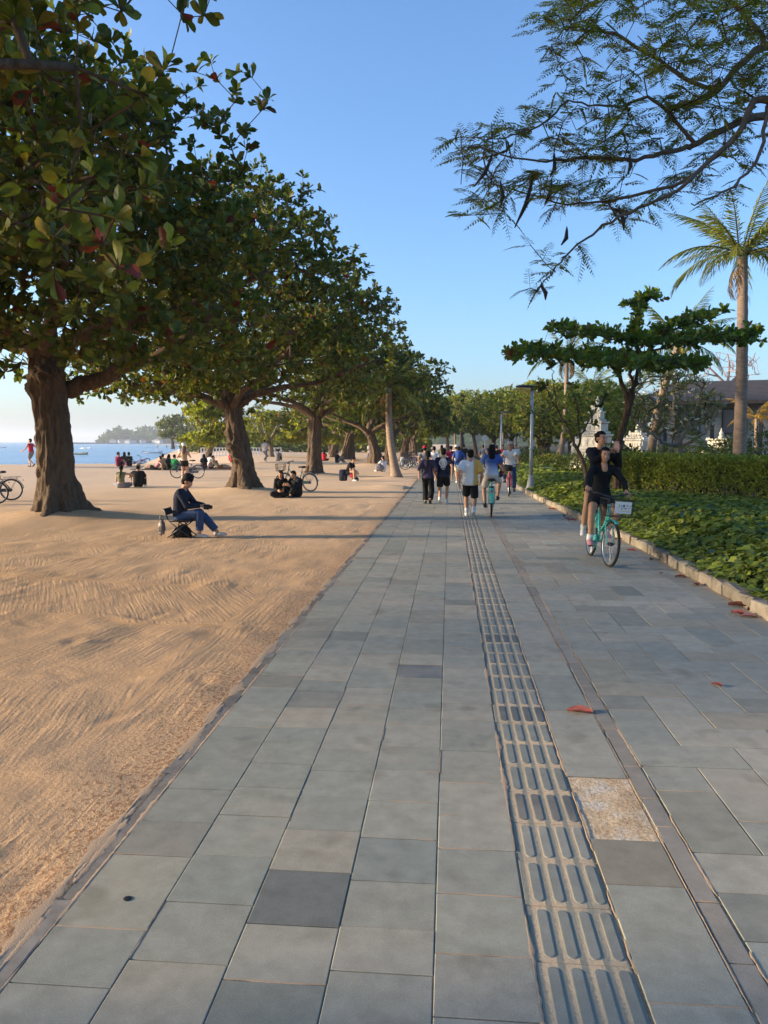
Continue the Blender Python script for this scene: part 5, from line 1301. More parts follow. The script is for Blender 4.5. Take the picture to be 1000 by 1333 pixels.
# low breakwater and pale houses at the foot of the headland
m = MB(); a = D(60, 576, 900); b = D(150, 576, 1000); q = np.random.default_rng(5)
for i in range(70):
    t = i/69; c = a.lerp(b, t); s_ = 2.0+1.2*q.random(); m.box((c.x+q.normal()*1.5, c.y+q.normal()*1.5, -.4), (s_*2, s_*1.4, s_*.8), Matrix.Rotation(q.random()*3, 3, 'Z'), top=.7)
o = m.build('breakwater', plain('dark_rock', (.10, .09, .085), .9, .3, .5)); tag(o, 'low dark rock breakwater in front of the headland', 'breakwater')
for i, px in enumerate((148, 160, 170, 186, 205)):
    c = D(px, 574, 1025); r_ = empty('far_house', (c.x, c.y, -.5), i*.7); m = MB(); m.box((0, 0, 2), (9+i % 3*4, 7, 4)); m.build('wall', plain('pale_plaster', (.6, .57, .52), .9, .1), r_)
    m = MB(); m.box((0, 0, 5), (10+i % 3*4, 8, 2), top=.25); m.build('roof', plain('far_roof', (.25, .16, .12), .9, .1), r_)
    tag(r_, ['leftmost pale house under the headland woods', 'second pale house under the headland', 'middle pale house under the headland', 'pale house right of the middle under the headland', 'rightmost pale house under the headland'][i], 'house', 'far houses on the headland')
# boats
def boat(label, px, py, L, rz, col, canopy):
    p = G(px, py, -.85); r_ = empty('boat', (p.x, p.y, -.95), rz); m = MB(); n = 14; V_ = []; F_ = []
    for i in range(n+1):
        t = i/n*2-1; w = .42*(1-abs(t)**2.6)+.02; sh = .42+.30*abs(t)**2.5
        V_ += [(t*L/2, -w, sh), (t*L/2*.96, -w*.7, .12), (t*L/2*.94, 0, 0), (t*L/2*.96, w*.7, .12), (t*L/2, w, sh), (t*L/2*.95, w*.75, sh-.12), (t*L/2*.95, -w*.75, sh-.12)]
    for i in range(n):
        for k in range(7): a = i*7+k; b_ = i*7+(k+1) % 7; F_.append((a, a+7, b_+7, b_))
    m.add(V_, F_); m.build('hull', col, r_, True)
    for s_ in (-1, 1):
        m = MB(); m.tube([(-L*.4, s_*1.3, .2), (L*.4, s_*1.3, .2)], .06, 8); m.build('outrigger', col, r_, True)
    for x in (-.25, .25):
        m = MB(); m.tube(bez((x*L, -1.3, .2), (x*L, -.6, .75), (x*L, .6, .75), (x*L, 1.3, .2), 8), .04, 6); m.build('outrigger_arm', col, r_, True)
    if canopy:
        for x in (-.2, .15):
            for s_ in (-1, 1): m = MB(); m.tube([(x*L, s_*.4, .4), (x*L, s_*.4, 1.45)], .025, 6); m.build('canopy_post', M_RIMW, r_)
        m = MB(); m.box((-.02*L, 0, 1.5), (L*.5, 1.0, .08), bev=.03); m.build('canopy', M_RIMW, r_)
    tag(r_, label, 'boat', 'boats on the bay')
M_RIMW = plain('white_boat_paint', (.72, .72, .70), .5, .05)
boat('pale yellow outrigger boat just right of the thick trunk', 101, 592, 4.2, .2, plain('yellow_boat_paint', (.58, .47, .20), .5, .1), False)
boat('white boat with canopy between the headland and the sitters', 198, 590, 4.6, .3, M_RIMW, True)
boat('small white boat left of the man in red', 1, 583, 4.5, .1, M_RIMW, False)
boat('tiny white boat far out right of the thick trunk', 112, 584, 4.5, -.3, M_RIMW, False)
# white railing and jetty beyond the yellow-green tree
p0 = D(262, 598, 84); p1 = D(366, 597, 84); r_ = empty('white_railing', (p0.x, p0.y, gzs(p0.x, p0.y))); d = p1-p0; n = 26
for i in range(n+1):
    m = MB(); m.box((d.x*i/n, d.y*i/n, .62), (.09, .09, 1.24)); m.build('post', M_RIMW, r_)
for z in (.35, .78, 1.2):
    m = MB(); m.tube([(0, 0, z), (d.x, d.y, z)], .04, 6); m.build('rail', M_RIMW, r_)
tag(r_, 'white post and rail fence behind the burled trunk', 'fence')
j0 = D(205, 577.5, 330); j1 = D(400, 577.5, 300); r_ = empty('jetty', (j0.x, j0.y, -.85)); d = j1-j0
m = MB(); m.box((d.x/2, d.y/2, 1.35), (d.length, 3.0, .4), Matrix.Rotation(math.atan2(d.y, d.x), 3, 'Z')); m.build('deck', plain('grey_jetty', (.34, .31, .29), .9, .15), r_)
for i in range(16): m = MB(); m.tube([(d.x*i/15, d.y*i/15, -1), (d.x*i/15, d.y*i/15, 1.3)], .22, 8); m.build('pile', plain('grey_jetty', (.34, .31, .29)), r_)
tag(r_, 'long low grey jetty across the bay behind the beach group', 'jetty')
# trees that close the far beach
for i, (x, y, k, s_) in enumerate([(-62, 175, 0, 1.0), (-52, 160, 1, .9), (-44, 178, 0, 1.1), (-36, 150, 1, .95), (-28, 165, 0, 1.05), (-21, 148, 1, 1.0), (-14, 160, 0, 1.1), (-72, 196, 1, 1.1), (-40, 205, 0, 1.2)]):
    o = copy_tree((dt, dt2)[k]); o.location = (x, y, -.1); o.rotation_euler = (0, 0, i*1.7); o.scale = (s_,)*3; tag(o, ['tree at the far left end of the beach woods', 'second tree of the beach woods from the sea', 'third tree of the beach woods from the sea', 'tree in the middle of the far beach woods, nearer row', 'middle tree of the far beach woods', 'tree of the far beach woods near the walk', 'last tree of the far beach woods by the walk', 'outermost tree of the far beach woods, behind', 'tall tree at the back of the far beach woods'][i], 'tree', 'woods at the end of the beach')

far_trees('beach_thicket', 'low green thicket closing the far end of the beach', 236, 560, 135, [(236, 574), (260, 566), (300, 562), (360, 560), (450, 558), (560, 556)], 8, 6500, .75, GREEN_M+GREEN_Y, 205, (.05, 1.1))
# ================================================================== bicycles
M_TYRE = plain('tyre_rubber', (.022, .021, .02), .85, .3, 20)
M_RIM = plain('alloy_rim', (.45, .45, .46), .35, .1, 8, 0, metal=.8)
M_BLACKP = plain('black_plastic', (.018, .018, .019), .5, .2, 10)
M_LEATHER = plain('black_saddle_vinyl', (.02, .018, .017), .5, .2, 10)
def paint(name, c): return plain(name, c, .3, .06, 3, 0, spec=.5)
M_MINT = paint('mint_green_paint', (.10, .52, .40)); M_DKBLUE = paint('dark_blue_paint', (.03, .05, .10)); M_PINK = paint('magenta_paint', (.50, .06, .16)); M_SAGE = paint('pale_sage_paint', (.25, .40, .33)); M_BLKP = paint('black_bike_paint', (.02, .02, .022))
def wheel_meshes(Rw=.33):
    t = MB(); t.ring((0, 0, 0), (1, 0, 0), Rw-.022, .022, 40, 8); r_ = MB(); r_.ring((0, 0, 0), (1, 0, 0), Rw-.045, .010, 40, 6, 1.4)
    sp = MB()
    for k in range(24):
        a = 2*math.pi*k/24; x = .028 if k % 2 else -.028; sp.tube([(x, .02*math.cos(a+.8), .02*math.sin(a+.8)), (0, (Rw-.05)*math.cos(a), (Rw-.05)*math.sin(a))], .0016, 3, False)
    hb = MB(); hb.tube([(-.05, 0, 0), (-.035, 0, 0), (-.03, 0, 0), (.03, 0, 0), (.035, 0, 0), (.05, 0, 0)], [.012, .012, .03, .03, .012, .012], 10)
    return [m.mesh(n, s) for m, n, s in ((t, 'tyre', True), (r_, 'rim', True), (sp, 'spokes', False), (hb, 'hub', True))]
WH = wheel_meshes()
for me, m in zip(WH, (M_TYRE, M_RIM, M_RIM, M_DARKM)): me.materials.append(m)
def child(name, me, parent, loc=(0, 0, 0), rot=(0, 0, 0), sc=None):
    o = bpy.data.objects.new(name, me); C.objects.link(o); o.parent = parent; o.location = loc; o.rotation_euler = rot
    if sc: o.scale = sc
    return o
def wheel(parent, loc, rz=0):
    w = child('wheel', WH[0], parent, loc, (0, 0, rz)); w.name = 'wheel'
    for nme, me in (('rim', WH[1]), ('spokes', WH[2]), ('hub', WH[3])): child(nme, me, w)
    return w
def bicycle(label, loc, rz, frame, basket=True, sign=False, lean=0.0, steer=0.0, group='bicycles', step=True, rack=True, crank=0.0):
    root = empty('bicycle', loc, rz); root.rotation_euler = (0, lean, rz)
    RA = Vector((0, -.52, .33)); FA = Vector((0, .55, .33)); BB = Vector((0, -.06, .29)); ST = Vector((0, -.22, .74)); HT = Vector((0, .33, .88)); HB = Vector((0, .385, .66))
    f = MB(); f.tube([BB, ST], .018, 10)
    if step: f.tube(bez(BB+Vector((0, .0, .02)), (0, .12, .30), (0, .28, .50), HB, 10), .022, 10); f.tube(bez(Vector((0, -.12, .45)), (0, .05, .45), (0, .22, .56), HT-Vector((0, -.01, .05)), 10), .016, 8)
    else: f.tube([ST-Vector((0, -.01, .06)), HT-Vector((0, -.01, .04))], .017, 10); f.tube([BB, HB], .02, 10)
    f.tube([HB-Vector((0, -.005, .03)), HT], .022, 10)
    for s in (-1, 1):
        f.tube([BB+Vector((s*.02, 0, 0)), RA+Vector((s*.06, 0, 0))], .010, 7); f.tube([ST+Vector((s*.012, 0, -.06)), RA+Vector((s*.06, 0, 0))], .008, 7)
    f.build('frame', frame, root, True)
    wheel(root, RA)
    off = Vector((0, .385, 0)); RS = Matrix.Rotation(steer, 3, 'Z')
    def front(mb, name, mat, parent=None, smooth=False):           # a part that turns with the fork
        o = mb.build(name, mat, parent or root, smooth)
        if parent is None: o.location = off; o.rotation_euler = (0, 0, steer)
        return o
    k = MB()
    for s in (-1, 1): k.tube([HB-off+Vector((0, 0, -.01)), HB-off+Vector((s*.055, .02, -.04)), FA-off+Vector((s*.055, 0, 0))], [.014, .013, .010], 7)
    front(k, 'fork', frame, None, True)
    wheel(root, off+RS @ (FA-off), steer)
    h = MB(); h.tube([HT-off, HT-off+Vector((0, -.02, .10))], .014, 8); h.tube(bez((-.30, -.16, 1.04), (-.16, .06, 1.05), (-.10, .0, 1.0), (0, -.06, .99), 8)+bez((0, -.06, .99), (.10, .0, 1.0), (.16, .06, 1.05), (.30, -.16, 1.04), 8)[1:], .012, 8)
    hb_ = front(h, 'handlebar', M_DARKM, None, True)
    for s in (-1, 1):
        g = MB(); g.tube([(s*.30, -.165, 1.04), (s*.255, -.09, 1.043)], .018, 8); g.build('grip', M_BLACKP, hb_, True)
    if basket:
        b = MB(); zt, zb = .98, .74; y0, y1, x0 = .10, .40, .19
        for z, sh in ((zt, 0), ((zt+zb)/2, .012), (zb, .025)):
            c = [(-x0+sh, y0+sh, z), (x0-sh, y0+sh, z), (x0-sh, y1-sh, z), (-x0+sh, y1-sh, z), (-x0+sh, y0+sh, z)]
            for i in range(4): b.tube([c[i], c[i+1]], .006 if z == zt else .004, 5, False)
        for i in range(9):
            x = -x0+2*x0*i/8; b.tube([(x, y1, zt), (x*.87, y1-.025, zb)], .003, 4, False); b.tube([(x, y0, zt), (x*.87, y0+.025, zb)], .003, 4, False); b.tube([(x*.87, y0+.025, zb), (x*.87, y1-.025, zb)], .003, 4, False)
        for i in range(7):
            y = y0+(y1-y0)*i/6
            for s in (-1, 1): b.tube([(s*x0, y, zt), (s*x0*.87, y, zb)], .003, 4, False)
        bo = front(b, 'basket', M_BLACKP)
        if sign:
            m = MB(); m.box((-.03, y1+.008, .875), (.235, .008, .165), bev=.002); so = front(m, 'sign_plate', plain('white_enamel_plate', (.78, .76, .70), .5, .05, 6))
            cols = [(.55, .12, .12), (.12, .12, .14), (.15, .35, .5), (.65, .45, .08), (.5, .16, .2)]
            k_ = 0
            for (x, z, w_, h_) in [(-.085, .905, .03, .012), (-.035, .90, .025, .035), (.0, .895, .02, .02), (.03, .90, .014, .04), (-.11, .87, .02, .012), (-.06, .865, .035, .012), (-.01, .86, .03, .010), (-.13, .90, .012, .022), (-.05, .825, .16, .006), (.045, .87, .012, .012)]:
                mm = MB(); mm.box((x, y1+.0145, z), (w_, .002, h_)); mm.build('sign_mark', plain('sign_ink_%d' % (k_ % 5), cols[k_ % 5], .6, .05, 4, 0), so); k_ += 1
    s_ = MB(); s_.tube([ST-Vector((0, 0, .02)), ST+Vector((0, -.02, .10))], .013, 8); s_.build('seat_post', M_RIM, root, True)
    sd = MB(); sd.ell((0, -.30, .87), (.105, .10, .04), n=14, m=8); sd.ell((0, -.19, .87), (.035, .13, .03), n=12, m=8); sd.build('saddle', M_LEATHER, root, True)
    cg = MB(); cg.box((.055, -.26, .315), (.012, .52, .10), bev=.004); cg.tube([(.045, -.06, .29), (.065, -.06, .29)], [.10, .10], 20); cg.build('chain_guard', frame, root)
    cr = MB(); cv = Vector((0, math.cos(crank), math.sin(crank)))*.165; cr.tube([BB+Vector((.08, 0, 0)), BB+Vector((.09, 0, 0))+cv], .010, 6); cr.tube([BB+Vector((-.08, 0, 0)), BB+Vector((-.09, 0, 0))-cv], .010, 6); cr.tube([BB+Vector((-.09, 0, 0)), BB+Vector((.09, 0, 0))], .014, 8); cr.build('crank', M_RIM, root)
    for s in (-1, 1):
        p_ = MB(); p_.box(BB+Vector((s*.14, 0, 0))+cv*s, (.09, .07, .022), bev=.004); p_.build('pedal', M_BLACKP, root)
    for (ax, nme, o_) in ((RA, 'rear_mudguard', Vector((0, 0, 0))), (FA, 'front_mudguard', off)):
        m = MB(); V_ = []; F_ = []; n = 16
        for i in range(n+1):
            a = R(20)+R(150 if nme[0] == 'r' else 105)*i/n
            if nme[0] == 'r': a = R(25)+R(150)*i/n
            else: a = R(60)+R(95)*i/n
            for x, rr in ((-.032, .345), (0, .360), (.032, .345)): V_.append(ax-o_+Vector((x, math.cos(a)*rr, math.sin(a)*rr)))
        for i in range(n):
            for j in range(2): b_ = i*3+j; F_.append((b_, b_+1, b_+4, b_+3))
        m.add(V_, F_)
        if nme[0] == 'r': m.build(nme, frame, root, True)
        else: front(m, nme, frame, None, True)
    if rack:
        m = MB()
        for s in (-1, 1): m.tube([(s*.06, -.30, .71), (s*.06, -.80, .72)], .006, 5); m.tube([(s*.06, -.70, .72), (s*.07, -.53, .35)], .005, 5)
        for y in (-.32, -.45, -.58, -.70, -.80): m.tube([(-.06, y, .715), (.06, y, .715)], .005, 5)
        m.build('rack', M_BLACKP, root)
    m = MB(); m.box((0, -.86, .62), (.06, .025, .035), bev=.006); m.build('tail_light', plain('red_lens', (.55, .03, .02), .25, .1), root)
    tag(root, label, 'bicycle', group); return root

# ================================================================== people
tmp_scene = bpy.data.scenes.new('tmp')
def remeshed(mb, voxel, smooth=4, name='m'):
    me = mb.mesh(name); o = bpy.data.objects.new('tmp_obj', me); tmp_scene.collection.objects.link(o)
    m = o.modifiers.new('r', 'REMESH'); m.mode = 'VOXEL'; m.voxel_size = voxel; m.use_smooth_shade = True
    if smooth: s = o.modifiers.new('s', 'SMOOTH'); s.factor = .5; s.iterations = smooth
    with bpy.context.temp_override(scene=tmp_scene, view_layer=tmp_scene.view_layers[0]): dg = bpy.context.evaluated_depsgraph_get()
    dg.update()
    out = bpy.data.meshes.new_from_object(o.evaluated_get(dg), depsgraph=dg)
    bpy.data.objects.remove(o); bpy.data.meshes.remove(me); out.name = name
    out.polygons.foreach_set('use_smooth', [True]*len(out.polygons))
    return out
def V3(p): return Vector(p)
def ik(a, b, l1, l2, pole):
    a, b, pole = V3(a), V3(b), V3(pole); d = b-a; L = d.length
    if L > (l1+l2)*.995: L = (l1+l2)*.995
    u = d.normalized(); b = a+u*L; ca = max(-1, min(1, (l1*l1+L*L-l2*l2)/(2*l1*L))); p = pole-u*pole.dot(u)
    p = p.normalized() if p.length > 1e-4 else u.orthogonal().normalized()
    return a+u*l1*ca+p*l1*math.sqrt(max(0, 1-ca*ca)), b
def cone(mb, a, b, ra, rb, n=12, ends=(1, 1)):
    a, b = V3(a), V3(b); mb.tube([a, a.lerp(b, .5), b], [ra, (ra+rb)/2, rb], n)
    if ends[0]: mb.ell(a, (ra,)*3, n=n, m=8)
    if ends[1]: mb.ell(b, (rb,)*3, n=n, m=8)
def loft(mb, rings, n=20):
    """rings: (centre, right, fwd, half width, half depth)"""
    V_ = []; F_ = []; k = len(rings)
    for (c, rt, fw, w, d) in rings:
        for i in range(n):
            a = 2*math.pi*i/n; ca, sa = math.cos(a), math.sin(a); ca = math.copysign(abs(ca)**.85, ca); sa = math.copysign(abs(sa)**.85, sa)
            V_.append(V3(c)+V3(rt)*w*ca+V3(fw)*d*sa)
    for j in range(k-1):
        for i in range(n): F_.append((j*n+i, j*n+(i+1) % n, (j+1)*n+(i+1) % n, (j+1)*n+i))
    F_.append(tuple(range(n-1, -1, -1))); F_.append(tuple((k-1)*n+i for i in range(n)))
    mb.add(V_, F_)
def rot_to(y, z):
    """matrix with columns x,y,z from y (kept) and z (hint)"""
    y = V3(y).normalized(); x = y.cross(V3(z)); x = x.normalized() if x.length > 1e-4 else y.orthogonal().normalized(); z = x.cross(y)
    return Matrix((x, y, z)).transposed()
SKIN = {}
def skin(c):
    k = 'skin_%d' % int(c[0]*1000)
    if k not in SKIN: SKIN[k] = plain(k, c, .55, .08, 5, .1, 90, .35)
    return SKIN[k]
SK1, SK2, SK3 = (.48, .25, .145), (.56, .31, .19), (.38, .19, .11)
def cloth(name, c): return plain('cloth_'+name, c, .85, .14, 7, .45, 26, .15, bdist=.02)
M_HAIR = plain('black_hair', (.010, .008, .007), .75, .3, 30, .5, 90, .12); M_EYE = plain('dark_eye', (.015, .012, .01), .2, .1); M_EYEW = plain('eye_white', (.7, .68, .64), .3, .05, 5, 0); M_LIP = plain('lips', (.36, .12, .10), .5, .1); M_SHOEW = plain('white_shoe', (.70, .67, .62), .7, .1); M_SHOEK = plain('black_shoe', (.03, .03, .03), .7, .2); M_TEETH = plain('teeth', (.75, .72, .66), .35, .05, 5, 0)

def pose_arrays(p):
    """fills in all joints of a pose dictionary: face +Y, right is +X"""
    H = p.get('H', 1.65); s = H/1.7; j = {'H': H, 's': s}
    P = V3(p['pelvis']); ld = V3(p.get('low', (0, 0, 1))).normalized(); ud = V3(p.get('up', p.get('low', (0, 0, 1)))).normalized(); T = .30*H
    def spine(t):
        if t <= .5: return P+ld*T*t
        return P+ld*T*.5+ud*T*(t-.5)
    yaw = p.get('twist', 0.0); hip_r = V3(p.get('hipr', (1, 0, 0))).normalized(); sh_r = Matrix.Rotation(yaw, 3, 'Z') @ hip_r
    j['spine'] = spine; j['hr'] = hip_r; j['sr'] = sh_r; j['ld'] = ld; j['ud'] = ud; j['P'] = P
    N = spine(1.0); hd = V3(p.get('neck', (0, .12, 1))).normalized(); j['N'] = N
    look = V3(p.get('look', (0, 1, 0))).normalized(); j['look'] = look
    j['hc'] = N+hd*.165*s+look*.015*s; j['hup'] = V3(p.get('hup', hd)); j['hb'] = N+hd*.07*s
    f = p.get('female', False); j['female'] = f
    sw = (.155 if f else .175)*s
    for k, sd in (('R', 1), ('L', -1)):
        S_ = spine(.90)+sh_r*sw*sd; W = V3(p['hand'+k]); E, W = ik(S_, W, .172*H, .155*H, p.get('elb'+k, (sd*.5, -1, -.3))); j['S'+k], j['E'+k], j['W'+k] = S_, E, W
        hp = P+hip_r*.085*s*sd-ld*.02*s; A = V3(p['foot'+k]); K, A = ik(hp, A, .245*H, .235*H, p.get('kn'+k, (sd*.1, 1, .1))); j['Hp'+k], j['K'+k], j['A'+k] = hp, K, A
        j['fd'+k] = V3(p.get('toe'+k, (sd*.1, 1, 0))).normalized()
        j['hd'+k] = V3(p['hdir'+k]).normalized() if 'hdir'+k in p else (W-E).normalized(); j['pn'+k] = V3(p.get('palm'+k, (-sd, 0, 0))); j['curl'+k] = p.get('curl'+k, .45)
    return j
RINGS = [(-.17, .085, .075), (-.10, .150, .115), (.05, .168, .122), (.22, .150, .108), (.42, .132, .096), (.62, .150, .108), (.80, .162, .112), (.92, .142, .092), (.985, .085, .07), (1.05, .055, .055)]
RINGS_F = [(-.17, .085, .075), (-.10, .155, .12), (.05, .172, .125), (.22, .142, .105), (.42, .115, .088), (.62, .132, .108), (.76, .142, .118), (.90, .124, .086), (.985, .072, .06), (1.05, .047, .05)]
def torso_rings(j, t0, t1, inf=0.0, rings=None):
    s = j['s']; R_ = RINGS_F if j['female'] else RINGS; ts = [t0]+[r_[0] for r_ in R_ if t0 < r_[0] < t1]+[t1]; out = []
    for t in ts:
        w = np.interp(t, [r_[0] for r_ in R_], [r_[1] for r_ in R_])*s+inf; d = np.interp(t, [r_[0] for r_ in R_], [r_[2] for r_ in R_])*s+inf
        up = j['ld'].lerp(j['ud'], max(0, min(1, t))); rt = j['hr'].lerp(j['sr'], max(0, min(1, t))).normalized(); fw = up.cross(rt).normalized()
        c = j['spine'](t) if t >= 0 else j['P']+j['ld']*(.30*j['H']*t)
        out.append((c, rt, fw, w, d))
    return out
def hand_mesh(mb, W, fd, pn, curl, s, side):
    fd = fd.normalized(); pn = (pn-fd*pn.dot(fd)); pn = pn.normalized() if pn.length > 1e-3 else fd.orthogonal().normalized(); lat = fd.cross(pn)*side
    M = Matrix((lat, fd, pn)).transposed()
    mb.ell(W+fd*.045*s, (.040*s, .055*s, .017*s), M, 12, 8)
    for i, (o, ln) in enumerate(((-.030, .85), (-.010, 1.02), (.011, 1.08), (.031, .98))):
        b = W+fd*.080*s+lat*o*s; d = fd.copy(); pts = [b-fd*.02*s, b]
        for seg, L in enumerate((.040, .026, .021)):
            d = (d*math.cos(curl*(.7+.2*seg))+pn*math.sin(curl*(.7+.2*seg))).normalized(); pts.append(pts[-1]+d*L*ln*s)
        mb.tube(pts, [.0088*s, .0088*s, .0082*s, .0075*s, .0055*s], 6)
    b = W+fd*.022*s+lat*.030*s; d = (fd*.75+lat*.65+pn*.15).normalized(); d2 = (fd+lat*.25+pn*(.2+curl*.6)).normalized()
    mb.tube([b-lat*.01*s, b+d*.035*s, b+d*.035*s+d2*.028*s, b+d*.035*s+d2*.05*s], [.012*s, .0105*s, .0095*s, .006*s], 6)
MESHC = {}
def build_person(key, pose, out, voxel):
    """returns list of (part name, mesh, slot)"""
    if key in MESHC: return MESHC[key]
    j = pose_arrays(pose); s = j['s']; H = j['H']; parts = []
    b = MB(); loft(b, torso_rings(j, -.17, 1.05)); hc = j['hc']; look = j['look']; up = (j['hup']-look*j['hup'].dot(look)).normalized(); rt = look.cross(up).normalized(); HM = Matrix((rt, look, up)).transposed()
    hl = lambda x, y, z: hc+rt*x*s+look*y*s+up*z*s
    cone(b, j['N']-j['ud']*.03*s, j['hb']+(hc-j['hb'])*.5, (.056 if not j['female'] else .048)*s, (.052 if not j['female'] else .045)*s)
    b.ell(hl(0, -.012, .035), (.076*s, .097*s, .088*s), HM, 20, 14); b.ell(hl(0, .022, -.035), (.060*s, .070*s, .078*s), HM, 18, 12); b.ell(hl(0, .055, -.085), (.030*s, .030*s, .024*s), HM, 12, 8)
    b.ell(hl(0, .094, -.012), (.012*s, .014*s, .026*s), HM, 10, 8); b.ell(hl(0, .101, -.030), (.017*s, .013*s, .011*s), HM, 10, 8)
    b.ell(hl(0, .078, .022), (.052*s, .020*s, .012*s), HM, 12, 8)
    for sd in (-1, 1): b.ell(hl(sd*.078, -.012, -.008), (.010*s, .020*s, .032*s), HM, 8, 8); b.ell(hl(sd*.038, .066, -.028), (.022*s, .018*s, .022*s), HM, 10, 8)
    for k, sd in (('R', 1), ('L', -1)):
        S_, E, W = j['S'+k], j['E'+k], j['W'+k]; m_ = .94 if j['female'] else 1.0
        cone(b, j['spine'](.90)+j['sr']*sd*.09*s, S_, .062*s*m_, .055*s*m_); cone(b, S_, E, .050*s*m_, .037*s*m_); cone(b, E, E.lerp(W, .35), .037*s*m_, .037*s*m_); cone(b, E.lerp(W, .35), W, .037*s*m_, .026*s*m_); cone(b, W, W+j['hd'+k]*.04*s, .025*s, .022*s)
        hp, K, A = j['Hp'+k], j['K'+k], j['A'+k]; cone(b, hp, hp.lerp(K, .3), .088*s, .082*s); cone(b, hp.lerp(K, .3), K, .082*s, .055*s); cone(b, K, K.lerp(A, .32), .054*s, .057*s); cone(b, K.lerp(A, .32), A, .057*s, .036*s)
        fd = j['fd'+k]; dn = Vector((0, 0, -1)); dn = (dn-fd*dn.dot(fd)).normalized() if abs(fd.z) < .95 else Vector((0, -1, 0))
        FM = Matrix((fd.cross(dn).normalized(), fd, -dn)).transposed(); b.ell(A-fd*.02*s+dn*.035*s, (.034*s, .045*s, .034*s), FM, 12, 8); b.ell(A+fd*.06*s+dn*.045*s, (.040*s, .085*s, .028*s), FM, 14, 8); b.ell(A+fd*.125*s+dn*.055*s, (.043*s, .055*s, .020*s), FM, 12, 8)
    body = remeshed(b, voxel, 4 if voxel < .013 else 2, 'body')
    hm = MB()
    for k, sd in (('R', 1), ('L', -1)): hand_mesh(hm, j['W'+k], j['hd'+k], j['pn'+k], j['curl'+k], s, sd)
    bm = bmesh.new(); bm.from_mesh(body); hmm = hm.mesh('h', True); bm.from_mesh(hmm); bm.to_mesh(body); bm.free(); bpy.data.meshes.remove(hmm)
    parts.append(('body', body, 'skin'))
    # --- garments
    top = out.get('top')
    if top:
        g = MB(); inf = top.get('inf', .018)*s; rr = torso_rings(j, top.get('hem', -.08), top.get('neck', .99), inf); loft(g, rr)
        sl = top.get('sleeve', .6)
        for k, sd in (('R', 1), ('L', -1)):
            S_, E, W = j['S'+k], j['E'+k], j['W'+k]; cone(g, j['spine'](.90)+j['sr']*sd*.08*s, S_, .066*s+inf*.8, .056*s+inf)
            if sl > 0:
                e1 = S_.lerp(E, min(1, sl)); cone(g, S_, e1, .052*s+inf, (.042+.012*(sl < 1))*s+inf*(1.5 if sl < 1 else 1), ends=(1, 0 if sl <= 1 else 1))
                if sl > 1: cone(g, E, E.lerp(W, sl-1), .040*s+inf, .030*s+inf*.8, ends=(1, 0))
        if top.get('hood'): g.ell(j['spine'](.98)-look*.07*s, (.10*s, .07*s, .07*s), None, 14, 8)
        parts.append((top.get('name', 'shirt'), remeshed(g, voxel, 3, 'shirt'), 'top'))
    bot = out.get('bottom')
    if bot:
        g = MB(); inf = bot.get('inf', .014)*s; loft(g, torso_rings(j, -.17, bot.get('waist', .12), inf)); ln = bot.get('len', 2.0)
        for k in ('R', 'L'):
            hp, K, A = j['Hp'+k], j['K'+k], j['A'+k]; fl = bot.get('flare', 0)*s
            e1 = hp.lerp(K, min(1, ln)); cone(g, hp, e1, .090*s+inf, (.088-.030*min(1, ln))*s+inf+(fl if ln <= 1 else fl*.5), ends=(1, 0 if ln <= 1 else 1))
            if ln > 1: cone(g, K, K.lerp(A, ln-1), .060*s+inf+fl*.5, .044*s+inf+fl, ends=(1, 0))
        parts.append((bot.get('name', 'trousers'), remeshed(g, voxel, 3, 'trousers'), 'bottom'))
    if out.get('shoes', True):
        for k in ('R', 'L'):
            fd = j['fd'+k]; A = j['A'+k]; dn = Vector((0, 0, -1)); dn = (dn-fd*dn.dot(fd)).normalized() if abs(fd.z) < .95 else Vector((0, -1, 0)); FM = Matrix((fd.cross(dn).normalized(), fd, -dn)).transposed()
            g = MB(); g.ell(A-fd*.025*s+dn*.030*s, (.042*s, .052*s, .045*s), FM, 12, 8); g.ell(A+fd*.06*s+dn*.043*s, (.047*s, .095*s, .036*s), FM, 14, 8); g.ell(A+fd*.125*s+dn*.052*s, (.049*s, .062*s, .028*s), FM, 12, 8); g.box(A+fd*.045*s+dn*.068*s, (.082*s, .24*s, .022*s), FM, bev=.006)
            parts.append(('shoe', remeshed(g, max(.008, voxel*.8), 2, 'shoe'), 'shoe'))
            if out.get('socks'):
                m = MB(); m.tube([A+Vector((0, 0, -.02)), A+(j['K'+k]-A)*out['socks']], [.045*s, .052*s], 12); parts.append(('sock', m.mesh('sock', True), 'sock'))
    hs = out.get('hair', 'short')
    if hs:
        g = MB(); g.ell(hl(0, -.022, .052), (.084*s, .100*s, .084*s), HM, 20, 12); g.ell(hl(0, -.052, .005), (.080*s, .070*s, .085*s), HM, 16, 10)
        bk = -look
        if hs in ('long', 'pony'):
            ax = V3(out.get('hair_dir', (0, -.18, -1))).normalized(); L = (.34 if hs == 'long' else .42)*s; wd = (.085 if hs == 'long' else .035)*s
            c0 = hl(0, -.07, .02); pts = [c0, c0+bk*.03*s+ax*L*.35, c0+bk*.035*s+ax*L*.7, c0+bk*.03*s+ax*L]
            loft(g, [(p_, rt, bk, wd*w_, .045*s*w_) for p_, w_ in zip(pts, (.95, 1.0, .95, .55))])
            if hs == 'long':
                for sd in (-1, 1): cone(g, hl(sd*.068, -.01, .03), hl(sd*.075, -.02, -.12), .028*s, .026*s)
        if hs == 'bun': g.ell(hl(0, -.125, .06), (.040*s, .040*s, .040*s), None, 12, 8)
